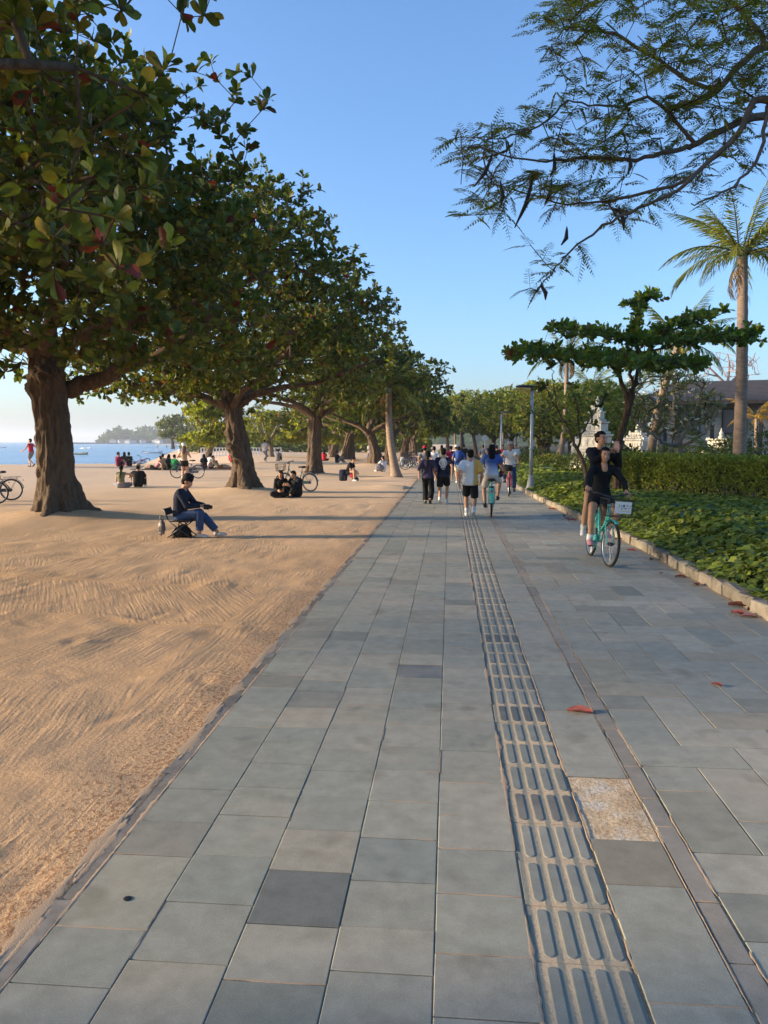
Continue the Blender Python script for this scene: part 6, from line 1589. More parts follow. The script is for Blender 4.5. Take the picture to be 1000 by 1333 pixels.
        if hs == 'hijab': g.ell(hl(0, -.012, .02), (.095*s, .112*s, .125*s), HM, 20, 12); loft(g, [(hl(0, -.01, -.08), rt, look, .085*s, .09*s), (j['N'], rt, look, .12*s, .11*s), (j['spine'](.80), rt, look, .18*s, .13*s)])
        # keep the face free
        hme = remeshed(g, max(.009, voxel*.9), 2, 'hair')
        bm = bmesh.new(); bm.from_mesh(hme); fh = (hl(0, .062, .0)); dele = []
        for v in bm.verts:
            r_ = v.co-hc; y = r_.dot(look)/s; z = r_.dot(up)/s; x = r_.dot(rt)/s
            if y > .030 and z < .072 and abs(x) < .066 and z > -.16: dele.append(v)
        bmesh.ops.delete(bm, geom=dele, context='VERTS'); bm.to_mesh(hme); bm.free()
        parts.append(('hair', hme, 'hair'))
    cp = out.get('cap')
    if cp:
        g = MB(); V_ = []
        if cp == 'cap':
            g.lathe([(.098*s, 0), (.102*s, .035*s), (.088*s, .075*s), (.05*s, .100*s), (.008*s, .108*s)], n=20); g.box((0, .135*s, .008*s), (.13*s, .13*s, .012*s), bev=.005)
        elif cp == 'beanie': g.lathe([(.100*s, -.02*s), (.105*s, .0), (.104*s, .05*s), (.09*s, .09*s), (.05*s, .112*s), (.008*s, .118*s)], n=20)
        elif cp == 'helmet': g.lathe([(.112*s, -.01), (.116*s, .03*s), (.10*s, .09*s), (.05*s, .125*s), (.008*s, .132*s)], n=20)
        me = g.mesh('cap', True); me.transform(Matrix.Translation(hl(0, -.012, .058)) @ HM.to_4x4()); parts.append((cp, me, 'cap'))
    if out.get('face'):
        for sd in (-1, 1):
            g = MB(); g.ell(hl(sd*.033, .0775, .005), (.015*s, .008*s, .0075*s), HM, 10, 6); parts.append(('eye', g.mesh('eye', True), 'eyew'))
            g = MB(); g.ell(hl(sd*.033, .083, .005), (.0075*s, .005*s, .0072*s), HM, 8, 6); parts.append(('pupil', g.mesh('pupil', True), 'eye'))
            g = MB(); g.tube([hl(sd*.016, .089, .026), hl(sd*.034, .088, .032), hl(sd*.053, .078, .026)], [.0035*s, .0045*s, .0028*s], 5); parts.append(('eyebrow', g.mesh('eyebrow', True), 'hair'))
        sm = .010 if out['face'] == 'smile' else .002
        g = MB(); g.tube([hl(-.027, .074, -.058+sm), hl(-.012, .087, -.063), hl(0, .090, -.064), hl(.012, .087, -.063), hl(.027, .074, -.058+sm)], [.002*s, .0065*s, .008*s, .0065*s, .002*s], 6); parts.append(('mouth', g.mesh('mouth', True), 'lip'))
        if sm > .005: g = MB(); g.tube([hl(-.020, .082, -.0575), hl(0, .096, -.0625), hl(.020, .082, -.0575)], [.002*s, .005*s, .002*s], 6); parts.append(('teeth', g.mesh('teeth', True), 'teeth'))
    MESHC[key] = (parts, j); return MESHC[key]
def person(label, loc, rz, key, pose, out, mats, voxel=.014, group=None, sc=1.0, tilt=(0, 0)):
    parts, j = build_person(key, pose, out, voxel); root = empty('person', loc, rz); root.scale = (sc,)*3
    if tilt != (0, 0): root.rotation_euler = (tilt[0], tilt[1], rz)
    dm = dict(hair=M_HAIR, eye=M_EYE, eyew=M_EYEW, lip=M_LIP, teeth=M_TEETH, shoe=M_SHOEW, sock=M_SHOEW, skin=skin(SK1), cap=M_HAIR)
    dm.update(mats)
    for nme, me, slot in parts:
        o = bpy.data.objects.new(nme, me); C.objects.link(o); o.parent = root
        if not len(me.materials): me.materials.append(dm[slot])
        o.material_slots[0].link = 'OBJECT'; o.material_slots[0].material = dm[slot]
    tag(root, label, 'person', group); return root, j
# ================================================================== who is where
def GS(px, py):                          # picture point on the sand
    z = 0.0
    for _ in range(5): p = G(px, py, z); z = gzs(p.x, p.y) if p.x < -1.5 else 0.0
    p = G(px, py, z); return Vector((p.x, p.y, z))
def GB(px, depth):                       # picture column at a known distance on the sand
    p = D(px, 600, depth); return Vector((p.x, p.y, gzs(p.x, p.y)))
def face(dx, dy): return math.atan2(-dx, dy)
def walk(H=1.65, ph=1, female=False, amp=1.0, look=(0, 1, 0)):
    s = H/1.7; a, b = ('R', 'L') if ph > 0 else ('L', 'R'); sg = lambda k: 1 if k == 'R' else -1
    d = dict(H=H, female=female, pelvis=(0, 0, .492*H), low=(0, .04, 1), up=(0, .03, 1), look=look)
    d['foot'+a] = (sg(a)*.085*s, .22*amp*s, .085*s); d['foot'+b] = (sg(b)*.085*s, -.27*amp*s, (.085+.10*amp)*s); d['toe'+b] = (0, 1, -.75*amp); d['toe'+a] = (sg(a)*.1, 1, .12)
    d['hand'+b] = (sg(b)*.25*s, .17*amp*s, .86*s); d['hand'+a] = (sg(a)*.26*s, -.14*amp*s, .83*s)
    return d
def stand(H=1.65, female=False, **k):
    s = H/1.7; d = dict(H=H, female=female, pelvis=(0, 0, .512*H), footR=(.10*s, .02, .085*s), footL=(-.10*s, -.02, .085*s), handR=(.25*s, .06, .84*s), handL=(-.25*s, .06, .84*s)); d.update(k); return d
def sit_up(H=1.62, female=False, **k):   # on the ground, knees drawn up
    s = H/1.7; d = dict(H=H, female=female, pelvis=(0, 0, .115*s), low=(0, -.22, 1), up=(0, .22, 1), footR=(.13*s, .55*s, .085*s), footL=(-.13*s, .52*s, .085*s), handR=(.14*s, .42*s, .40*s), handL=(-.12*s, .42*s, .40*s), knR=(.25, .2, 1), knL=(-.25, .2, 1)); d.update(k); return d
def sit_x(H=1.6, female=False, **k):     # cross-legged
    s = H/1.7; d = dict(H=H, female=female, pelvis=(0, 0, .115*s), low=(0, .02, 1), up=(0, .22, 1), footR=(-.10*s, .27*s, .075*s), footL=(.10*s, .33*s, .075*s), knR=(1, .5, .15), knL=(-1, .5, .15), toeR=(-1, .2, 0), toeL=(1, .2, 0), handR=(.10*s, .30*s, .24*s), handL=(-.10*s, .30*s, .24*s)); d.update(k); return d
def squat(H=1.6, **k):
    s = H/1.7; d = dict(H=H, female=True, pelvis=(0, 0, .40*s), low=(0, .35, 1), up=(0, .6, 1), footR=(.12*s, .38*s, .085*s), footL=(-.10*s, .30*s, .085*s), knR=(.2, 1, 1), knL=(-.2, 1, 1), handR=(.10*s, .45*s, .42*s), handL=(-.06*s, .48*s, .40*s), neck=(0, .5, 1), look=(0, 1, -.5)); d.update(k); return d
TEE = dict(sleeve=.62, inf=.020, hem=-.10); LOOSE = dict(sleeve=.80, inf=.034, hem=-.14); LONG = dict(sleeve=1.93, inf=.014, hem=-.10, name='jacket'); TANK = dict(sleeve=0, inf=.010, hem=.25, neck=.93, name='top')
SHORT = dict(len=.72, flare=.022, name='shorts'); HOT = dict(len=.34, flare=.006, name='shorts'); LONGP = dict(len=1.93, flare=.01); WIDE = dict(len=1.93, flare=.035); KNEE = dict(len=1.05, flare=.012, name='shorts')
BLACK = cloth('black', (.012, .012, .013)); NAVY = cloth('navy', (.014, .018, .036)); DENIM = cloth('denim_blue', (.035, .065, .14)); WHITE = cloth('white', (.70, .69, .66)); GREY = cloth('grey', (.22, .21, .22)); PURPLE = cloth('dull_purple', (.055, .042, .075)); RED = cloth('red', (.52, .022, .04)); OLIVE = cloth('olive', (.20, .20, .11)); GREEN = cloth('bright_green', (.04, .36, .10)); MAROON = cloth('maroon', (.20, .015, .05)); BEIGE = cloth('beige', (.60, .53, .44)); PINKS = cloth('pink', (.62, .26, .28)); BLUE = cloth('blue', (.04, .09, .28)); BROWN = cloth('brown', (.20, .10, .05)); TAN = cloth('tan', (.42, .30, .18))
def split_cloth():                       # white shirt whose right half is dyed yellow
    m, nt, b = base_mat('cloth_white_yellow', .85, .15); co = coords(nt); s = nd(nt, 'ShaderNodeSeparateXYZ'); nt.links.new(co, s.inputs[0]); n = noise(nt, co, 9, 4)
    f = ramp(nt, mth(nt, 'ADD', s.outputs[0], mth(nt, 'MULTIPLY', mth(nt, 'SUBTRACT', n, .5), .06)), [(.045, (.70, .69, .66)), (.065, (.60, .58, .56)), (.085, (.62, .36, .09))]); nt.links.new(f, b.inputs['Base Color']); bump(nt, b, noise(nt, co, 24, 3), .4, .02); return m
def ombre_cloth():                       # dip-dyed top: blue shoulders, pale hem
    m, nt, b = base_mat('cloth_blue_to_white', .85, .15); co = coords(nt); s = nd(nt, 'ShaderNodeSeparateXYZ'); nt.links.new(co, s.inputs[0])
    mr = nd(nt, 'ShaderNodeMapRange'); mr.inputs[1].default_value = .98; mr.inputs[2].default_value = 1.36; nt.links.new(s.outputs[2], mr.inputs[0])
    nt.links.new(ramp(nt, mr.outputs[0], [(.05, (.62, .60, .60)), (.45, (.30, .36, .52)), (.85, (.05, .10, .30))]), b.inputs['Base Color']); bump(nt, b, noise(nt, co, 24, 3), .4, .02); return m
def print_cloth():                       # navy shirt with a white round emblem and two lines of print on the back
    m, nt, b = base_mat('cloth_navy_print', .85, .15); co = coords(nt); s = nd(nt, 'ShaderNodeSeparateXYZ'); nt.links.new(co, s.inputs[0]); X_, Y_, Z_ = s.outputs
    dz = mth(nt, 'SUBTRACT', Z_, 1.18); r_ = mth(nt, 'SQRT', mth(nt, 'ADD', mth(nt, 'MULTIPLY', X_, X_), mth(nt, 'MULTIPLY', dz, dz)))
    def band(v, c, w): return mth(nt, 'LESS_THAN', mth(nt, 'ABSOLUTE', mth(nt, 'SUBTRACT', v, c)), w)
    n = noise(nt, co, 70, 2); br = mth(nt, 'GREATER_THAN', n, .46)
    ring = mth(nt, 'ADD', band(r_, .105, .012), mth(nt, 'MULTIPLY', band(r_, .04, .045), br))
    def line(z, hw, h): return mth(nt, 'MULTIPLY', mth(nt, 'MULTIPLY', band(Z_, z, h), band(X_, 0, hw)), mth(nt, 'GREATER_THAN', mth(nt, 'SINE', mth(nt, 'MULTIPLY', X_, 240)), -.35))
    tot = mth(nt, 'ADD', ring, mth(nt, 'ADD', line(1.315, .075, .014), mth(nt, 'ADD', line(1.045, .075, .016), line(1.0, .04, .012))), True)
    tot = mth(nt, 'MULTIPLY', tot, mth(nt, 'LESS_THAN', Y_, -.02), True)
    nt.links.new(mix(nt, tot, (.014, .018, .036), (.68, .68, .68)), b.inputs['Base Color']); return m

# ---- the two riders on the mint bicycle
BL = (2.227, 11.63, 0); BRZ = math.pi+.045; STEER = .12
bicycle('mint green bicycle with basket and white plate, ridden by two women', BL, BRZ, M_MINT, True, True, -.075, STEER, 'bicycles being ridden', crank=-.35)
rp = dict(H=1.58, female=True, pelvis=(0, -.27, .96), low=(0, .12, 1), up=(0, .10, 1), neck=(0, .06, 1), look=(0, 1, -.05), handR=(.32, .21, 1.075), handL=(-.28, .13, 1.075), hdirR=(.1, 1, -.25), hdirL=(-.2, 1, -.25), palmR=(-.2, 0, -1), palmL=(.2, 0, -1), curlR=.75, curlL=.75, elbR=(1, -.6, -.2), elbL=(-1, -.6, -.2),
          footR=(.15, .02, .335), footL=(-.15, -.24, .44), knR=(.35, 1, .3), knL=(-.35, 1, .3), toeR=(.1, 1, -.15), toeL=(-.1, 1, -.2))
rid, jr = person('smiling woman in black top and shorts steering the mint bicycle', BL, BRZ, 'rider', rp, dict(top=dict(LONG, name='shirt', inf=.012, hem=-.05, neck=.93), bottom=dict(HOT, len=.5), hair='long', face='smile', shoes=True, socks=.16), dict(top=BLACK, bottom=BLACK, shoe=PINKS, sock=M_SHOEW, skin=skin(SK1)), .0085, tilt=(0, -.075))
m = MB(); m.ell(jr['spine'](.86)+Vector((0, .085, 0)), (.045, .028, .085), Matrix.Rotation(R(-12), 3, 'X'), 12, 8); m.build('neckline', skin(SK1), rid, True)
pp = dict(H=1.60, female=True, pelvis=(.02, -.50, 1.19), low=(0, .05, 1), up=(.02, .02, 1), neck=(0, .08, 1), look=(-.55, 1, .02), footR=(.15, -.50, .43), footL=(-.15, -.52, .43), knR=(.3, 1, 0), knL=(-.3, 1, 0), handR=(-.05, -.20, 1.62), handL=(-.17, -.16, 1.66), hdirR=(-.6, .3, .7), hdirL=(-.1, .2, 1), palmR=(-.6, .6, .2), palmL=(1, .2, .2), curlR=.6, curlL=.6, elbR=(.9, .4, -1), elbL=(-.6, .5, -1), toeR=(.2, 1, -.3), toeL=(-.2, 1, -.3))
pas, jp = person('woman in black standing behind the rider, holding a phone up', BL, BRZ, 'passenger', pp, dict(top=dict(LONG, name='shirt', inf=.016), bottom=dict(HOT, len=.45), hair='bun', face='calm', shoes=True, socks=.15), dict(top=BLACK, bottom=BLACK, shoe=M_SHOEW, skin=skin(SK1)), .0085, tilt=(0, -.075))
m = MB(); m.box((0, 0, 0), (.070, .009, .130), Matrix.Rotation(R(-35), 3, 'Z'), bev=.003); ph = m.build('phone', plain('rose_phone', (.45, .26, .24), .3, .05), None); m = MB(); m.box((-.018, -.008, .05), (.026, .004, .03), Matrix.Rotation(R(-35), 3, 'Z')); m.build('camera_bump', M_BLACKP, ph)
wv = Matrix.Rotation(BRZ, 3, 'Z') @ Matrix.Rotation(-.075, 3, 'Y') @ (jp['WL']+Vector((.03, .03, .075))); ph.location = (BL[0]+wv.x, BL[1]+wv.y, wv.z); ph.rotation_euler = (0, 0, BRZ); tag(ph, 'phone held up by the woman standing on the bicycle', 'phone')

# ---- walkers going away
p = G(612, 673); person('man in a white and yellow shirt and black shorts walking away', (p.x, p.y, 0), R(-2), 'w_wy', walk(1.66, -1), dict(top=LOOSE, bottom=dict(SHORT, len=.85), hair='short', socks=.3), dict(top=split_cloth(), bottom=BLACK, skin=skin(SK1)), .012)
p = G(577, 656); person('man in a navy shirt with a round white emblem and black shorts', (p.x, p.y, 0), R(-4), 'w_navy', walk(1.66, 1, amp=.8), dict(top=TEE, bottom=dict(SHORT, len=.75), hair='short', socks=.12), dict(top=print_cloth(), bottom=BLACK, skin=skin(SK2)), .012)
p = G(557, 656); person('woman with a ponytail in a purple top and black trousers', (p.x, p.y, 0), R(-4), 'w_purple', walk(1.58, -1, True, .6), dict(top=dict(TEE, sleeve=1.1), bottom=WIDE, hair='pony'), dict(top=PURPLE, bottom=BLACK, shoe=M_SHOEK, skin=skin(SK2)), .012)
p = G(640, 673); B2 = (p.x+.02, p.y+.5, 0); bicycle('mint green bicycle ridden away by the long-haired woman', B2, R(-3), M_MINT, True, False, 0, -.05, 'bicycles being ridden', crank=.5)
rp2 = dict(H=1.58, female=True, pelvis=(0, -.27, .975), low=(0, .10, 1), up=(0, .12, 1), look=(0, 1, 0), handR=(.30, .20, 1.075), handL=(-.30, .20, 1.075), palmR=(0, 0, -1), palmL=(0, 0, -1), curlR=.7, curlL=.7, elbR=(1, -.6, -.3), elbL=(-1, -.6, -.3), footR=(.15, .08, .45), footL=(-.15, -.22, .30), knR=(.4, 1, .2), knL=(-.4, 1, .2))
wb, _ = person('long-haired woman in a blue to white top riding away', B2, R(-3), 'rider2', rp2, dict(top=dict(TEE, inf=.03, hem=-.04), bottom=dict(HOT, len=.75, flare=.02), hair='long'), dict(top=ombre_cloth(), bottom=BEIGE, shoe=M_SHOEK, skin=skin(SK1)), .012)
m = MB(); m.ell((0, 0, 0), (.05, .11, .09), None, 14, 8); m.tube(bez((0, -.02, .08), (-.12, -.1, .3), (-.25, -.05, .42), (-.30, .05, .45), 8), .012, 6); o = m.build('shoulder_bag', cloth('dark_red', (.10, .03, .03)), None, True); v = Matrix.Rotation(R(-3), 3, 'Z') @ Vector((.22, -.26, 1.02)); o.location = (B2[0]+v.x, B2[1]+v.y, v.z); tag(o, 'dark red bag at the hip of the woman riding away', 'bag')
# ---- oncoming cyclist
p = G(664, 646); B3 = (p.x, p.y+.3, 0); bicycle('magenta bicycle ridden towards us by the man in white', B3, R(172), M_PINK, False, False, 0, .1, 'bicycles being ridden', crank=1.2)
rp3 = dict(rp2, H=1.66, female=False, pelvis=(0, -.27, .985), footR=(.15, -.02, .52), footL=(-.15, -.12, .22))
person('man in a white shirt and cap cycling towards us', B3, R(172), 'rider3', rp3, dict(top=dict(TEE, inf=.025), bottom=LONGP, hair='short', cap='cap', face='calm'), dict(top=WHITE, bottom=DENIM, cap=cloth('pale_cap', (.45, .40, .33)), shoe=M_SHOEK, skin=skin(SK3)), .013)
m = MB(); m.box((0, 0, 0), (.26, .18, .20), bev=.05); o = m.build('handlebar_bag', BLACK, None, True); v = Matrix.Rotation(R(172), 3, 'Z') @ Vector((0, .48, .93)); o.location = (B3[0]+v.x, B3[1]+v.y, v.z); tag(o, 'black bag on the handlebar of the oncoming cyclist', 'bag')
# ---- the farther crowd
W_ = lambda k, H=1.64: ('cw%d' % k, walk(H, 1 if k % 2 else -1, k == 3, .7))
OUTS = [dict(top=TEE, bottom=SHORT, hair='short'), dict(top=LOOSE, bottom=LONGP, hair='short'), dict(top=TEE, bottom=LONGP, hair='short'), dict(top=TEE, bottom=LONGP, hair='long')]
def far_walker(px, py, k, mats, lab, away=True, cap=None, rz=None):
    p = G(px, py); key, ps = W_(k); out = dict(OUTS[k])
    if cap: out['cap'] = cap; key += cap
    return person(lab, (p.x, p.y, 0), (rz if rz is not None else R(-3) if away else R(177)), key, ps, out, mats, .018, 'strollers farther along the walk')
bw, jb = far_walker(597, 629, 0, dict(top=BLUE, bottom=BEIGE), 'person with a blue backpack walking ahead of the yellow shirt')
m = MB(); m.box((0, 0, 0), (.30, .16, .42), bev=.05); o = m.build('backpack', BLUE, None, True); o.location = (bw.location.x, bw.location.y-.19, 1.20); tag(o, 'blue backpack on the stroller ahead of the yellow shirt', 'backpack')
far_walker(594, 618, 1, dict(top=WHITE, bottom=BLACK, cap=M_SHOEW), 'person with a white helmet ahead in the crowd', cap='helmet')
far_walker(553, 628, 2, dict(top=GREY, bottom=BLACK, cap=RED), 'person with a red cap partly hidden by the purple top', cap='cap')
far_walker(565, 627, 0, dict(top=WHITE, bottom=BLACK), 'person in white half hidden between the navy and purple shirts')
far_walker(587, 622, 2, dict(top=MAROON, bottom=BLACK), 'person in maroon just right of the navy shirt')
far_walker(629, 611, 1, dict(top=GREY, bottom=DENIM), 'person in grey beneath the round sign')
far_walker(646, 616, 2, dict(top=BLACK, bottom=BLACK), 'dark-clad person between the two right-hand cyclists')
far_walker(654, 613, 0, dict(top=RED, bottom=BEIGE), 'person in red behind the oncoming cyclist', away=False)
far_walker(671, 613, 1, dict(top=WHITE, bottom=BEIGE), 'person in white right behind the oncoming cyclist', away=False)
far_walker(638, 607, 0, dict(top=NAVY, bottom=GREY), 'tiny person in navy left of the thin post')
far_walker(604, 609, 1, dict(top=BLACK, bottom=DENIM), 'tiny person in black over the blue backpack')
far_walker(575, 612, 3, dict(top=OLIVE, bottom=BLACK), 'tiny person in olive above the navy shirt')

# ---- man on the camp stool
ps = GS(236, 699); SR = face(1, .05)
sp = dict(H=1.66, pelvis=(0, 0, .41), low=(0, -.06, 1), up=(0, .32, 1), neck=(0, .45, 1), look=(0, 1, -.42), hup=(0, .42, 1), footR=(.10, .38, .085), footL=(-.12, .66, .085), knR=(.1, .6, 1), knL=(-.1, .5, 1), toeR=(.1, 1, -.05), toeL=(0, 1, .05), handR=(.06, .40, .60), handL=(-.06, .44, .60), hdirR=(-.3, .9, -.2), hdirL=(.3, .8, -.3), palmR=(-.7, 0, -.6), palmL=(.7, 0, -.6), curlR=.8, curlL=.8, elbR=(.7, -.6, -.7), elbL=(-.7, -.6, -.7))
sm_, js = person('man in a navy jacket, jeans and black cap sitting on a camp stool', ps, SR, 'stoolman', sp, dict(top=dict(LONG, inf=.022, hem=-.06), bottom=dict(LONGP, len=1.86, inf=.020), hair='short', cap='beanie', face='calm'), dict(top=NAVY, bottom=DENIM, cap=BLACK, shoe=plain('pale_canvas_shoe', (.55, .47, .40), .8, .1), skin=skin(SK1)), .009)
m = MB(); m.box((0, .50, .57), (.13, .10, .09), bev=.015); m.tube([(0, .54, .57), (0, .60, .565)], [.035, .035], 12); o = m.build('camera', M_BLACKP, None); o.location = ps; o.rotation_euler = (0, 0, SR); tag(o, 'black camera in the lap of the man on the stool', 'camera')
def camp_stool():
    root = empty('camp_stool', ps, SR); mt = plain('stool_tube', (.05, .05, .055), .4, .1, 8, 0, metal=.6); fab = cloth('dark_canvas', (.03, .03, .034))
    m = MB(); n = 8; V_ = []; F_ = []
    for i in range(n+1):
        for jx in range(n+1): u, v = i/n*2-1, jx/n*2-1; V_.append((u*.20, .02+v*.19, .335-.035*(1-u*u)))
    for i in range(n):
        for jx in range(n): a = i*(n+1)+jx; F_.append((a, a+n+1, a+n+2, a+1))
    m.add(V_, F_); m.add([(v[0], v[1], v[2]-.012) for v in V_], [f[::-1] for f in F_]); m.build('seat', fab, root, True)
    for sx in (-1, 1):
        for (y0, y1) in ((-.20, .24), (.24, -.20)):
            m = MB(); m.tube([(sx*.20, y0, .01), (sx*.20, y1, .34)], .011, 8); m.build('leg', mt, root, True)
        m = MB(); m.tube([(sx*.20, -.17, .33), (sx*.20, -.26, .56)], .011, 8); m.build('back_post', mt, root, True)
        m = MB(); m.tube([(sx*.20, -.18, .335), (sx*.20, .22, .335)], .011, 8); m.build('seat_rail', mt, root, True)
    for y in (-.20, .24): m = MB(); m.tube([(-.20, y, .02), (.20, y, .02)], .010, 8); m.build('cross_bar', mt, root, True)
    m = MB(); m.box((0, -.235, .49), (.38, .014, .13), Matrix.Rotation(R(20), 3, 'X'), bev=.004); m.build('backrest', fab, root)
    tag(root, 'low folding camp stool under the man in the navy jacket', 'stool')
camp_stool()
def blob_bag(name, label, loc, rz, dims, mat, seed=1, cat='bag', bev=.06):
    q = np.random.default_rng(seed); m = MB(); m.ell((0, 0, dims[2]*.45), (dims[0]/2, dims[1]/2, dims[2]/2), None, 18, 12); V_ = np.array(m.v)
    V_[:, 2] = np.clip(V_[:, 2], 0, None); a = np.arctan2(V_[:, 1], V_[:, 0]); V_[:, :2] *= (1+.10*np.sin(a*5+seed)[:, None]); V_ += q.normal(size=V_.shape)*.011; V_[:, :2] *= (1.15-.55*np.clip(V_[:, 2:3]/dims[2], 0, 1))
    m.v = [tuple(v) for v in V_]; root = empty(name, loc, rz); m.build('sack', mat, root, True)
    h = MB(); h.tube(bez((-dims[0]*.2, 0, dims[2]*.85), (-dims[0]*.25, 0, dims[2]*1.3), (dims[0]*.25, 0, dims[2]*1.3), (dims[0]*.2, 0, dims[2]*.85), 8), .010, 6); h.build('handle', mat, root, True)
    tag(root, label, cat); return root
blob_bag('plastic_bag', 'pale plastic bag hanging behind the camp stool', ps+Vector((-.33, -.12, .06)), .5, (.14, .16, .30), plain('translucent_plastic', (.20, .165, .145), .5, .4, 9), 3)
blob_bag('black_bag', 'black bag pushed under the camp stool', ps+Vector((.05, -.05, 0)), .2, (.38, .30, .25), BLACK, 4)
# ---- couple in black, seated by the burled tree
cA = GS(366, 647); cB = GS(386, 647)
person('woman in black with long hair sitting by the burled tree', cA, face(.2, -.9), 'cpA', sit_x(1.58, True, look=(.4, 1, -.3), low=(0, .05, 1), up=(0, .15, 1)), dict(top=dict(LONG, inf=.03), bottom=dict(LONGP, inf=.035), hair='long', shoes=True), dict(top=BLACK, bottom=BLACK, shoe=M_SHOEK, skin=skin(SK1)), .014)
person('man in a black jacket hunched beside the woman in black', cB, face(-.55, -.8), 'cpB', sit_up(1.66, look=(.1, 1, -.4), up=(0, .45, 1), neck=(0, .5, 1), footR=(.16, .42, .085), footL=(-.16, .42, .085)), dict(top=dict(LONG, inf=.045, hood=True), bottom=dict(LONGP, inf=.03), hair='short'), dict(top=BLACK, bottom=BLACK, shoe=M_SHOEK, skin=skin(SK1)), .014)
# ---- couple facing the sea
c1 = GS(158, 635); c2 = GS(180, 634)
person('woman in an olive top and grey trousers sitting facing the sea', c1, R(12), 'seaA', sit_x(1.62, True, handR=(.36, .10, .30), elbR=(1, -.3, 0)), dict(top=TANK, bottom=dict(LONGP, inf=.03), hair='pony'), dict(top=OLIVE, bottom=GREY, skin=skin(SK1)), .014)
person('man in black with a pale cap sitting facing the sea', c2, R(8), 'seaB', sit_up(1.68, handL=(-.30, .36, .42), low=(0, -.1, 1)), dict(top=dict(TEE, inf=.03), bottom=dict(LONGP, inf=.02), hair='short', cap='cap'), dict(top=BLACK, bottom=BLACK, cap=cloth('khaki', (.34, .27, .18)), skin=skin(SK1)), .014)
# ---- man in red walking at the water, someone behind the trunk
p = GB(41, 45); person('man in a red shirt walking along the top of the beach', p, R(75), 'redman', dict(walk(1.72, 1, False, .9), handL=(-.42, .25, .95), look=(-.3, 1, 0)), dict(top=TANK | dict(hem=-.1, neck=.96), bottom=dict(SHORT, len=.8), hair='short'), dict(top=RED, bottom=GREY, skin=skin(SK2), shoe=M_SHOEK), .018)
p = GB(58, 45.5); person('person in black behind the thick trunk, only an arm showing', p, R(75), 'cw2', *[W_(2)[1]], OUTS[2], dict(top=BLACK, bottom=BLACK), .018)
# ---- pair standing with a bicycle on the sand
pb = GS(236, 623); bk = bicycle('dark bicycle standing on the sand with the embracing pair', pb+Vector((.25, .2, 0)), face(-.98, .05), M_DKBLUE, False, False, R(3), .1, 'bicycles parked on the sand', step=False)
person('man in a white shirt and cap standing behind the dark bicycle', GS(241, 622)+Vector((-.25, .55, 0)), face(.6, -.6), 'st_w', stand(1.74, handR=(.15, .30, 1.15), handL=(-.12, .30, 1.2)), dict(top=TEE, bottom=dict(SHORT, len=.9), hair='short', cap='cap'), dict(top=WHITE, bottom=BLACK, cap=M_SHOEW, skin=skin(SK1)), .016)
person('woman with long brown hair and black shorts seen from behind at the bicycle', GS(243, 625)+Vector((0, -.25, 0)), face(-.1, 1), 'st_b', stand(1.68, True, handR=(.20, .22, 1.1), handL=(-.22, .22, 1.1)), dict(top=TANK, bottom=dict(HOT, len=.45), hair='long', cap='cap'), dict(top=TAN, bottom=BLACK, hair=plain('brown_hair', (.16, .07, .03), .5, .3, 30), cap=M_SHOEW, skin=skin(SK2)), .016)
# ---- small groups on the beach
def beach(px, py, key, ps_, out, mats, lab, rz): return person(lab, GB(px, -py) if py < 0 else GS(px, py), rz, key, ps_, out, mats, .02, 'people sitting on the beach')
SA = ('bs_up', sit_up(1.64), dict(top=dict(TEE, inf=.025), bottom=LONGP, hair='short')); SB = ('bs_x', sit_x(1.6, True), dict(top=dict(TEE, inf=.025), bottom=LONGP, hair='long')); SC_ = ('bs_lie', sit_up(1.64, low=(0, -.9, 1), up=(0, -.7, 1), footR=(.12, .8, .085), footL=(-.12, .75, .085), handR=(.25, -.55, .06), handL=(-.25, -.55, .06), elbR=(.5, -1, .3), elbL=(-.5, -1, .3)), dict(top=TANK | dict(hem=-.08), bottom=SHORT, hair='short'))
beach(154, -46, *SA, dict(top=MAROON, bottom=BLACK, skin=skin(SK2)), 'person in maroon sitting above the couple facing the sea', R(-40))
beach(162, -46.5, *SB, dict(top=BLACK, bottom=MAROON), 'person in black sitting beside the one in maroon', R(20))
beach(168, -46, *SA, dict(top=BLACK, bottom=PINKS), 'right-hand person of the three by the pink bicycle', R(60))
bicycle('small pink bicycle lying on the beach behind the three sitters', GB(175, 46.5)+Vector((0, .2, .12)), R(-70), M_PINK, False, False, R(70), .4, 'bicycles parked on the sand')
beach(203, -44, *SC_, dict(top=PINKS, bottom=BLACK, skin=skin(SK2)), 'leftmost reclining person in pink of the beach group', R(80))
beach(212, -44.5, *SA, dict(top=TAN, bottom=BLACK), 'person in tan sitting in the beach group', R(30))
beach(219, -44.5, *SB, dict(top=BLACK, bottom=BLACK), 'person in black sitting left of the green shirt', R(-20))
beach(227, -44, *SA, dict(top=GREEN, bottom=BLACK), 'person in a bright green shirt sitting on the beach', R(-30))
beach(266, -45, *SB, dict(top=NAVY, bottom=GREY), 'person in navy sitting under the yellow-green tree', R(40))
beach(274, -45.5, *SA, dict(top=WHITE, bottom=BLACK), 'person in white sitting under the yellow-green tree', R(-30))
beach(284, -45, *SC_, dict(top=TAN, bottom=BROWN, skin=skin(SK2)), 'bare-armed person in tan sitting right of the yellow-green tree', R(-80))
beach(362, 600, *SA, dict(top=GREY, bottom=BLACK), 'person in grey sitting far off between the two trunks', R(0))
beach(422, 600, *SB, dict(top=RED, bottom=BLACK), 'person in red sitting far off right of the third trunk', R(0))
beach(439, 603, *SA, dict(top=BLACK, bottom=GREY), 'person in black sitting far off near the forked tree', R(-60))
beach(302, 602, *SA, dict(top=RED, bottom=BLACK), 'person in red sitting just left of the burled trunk', R(20))
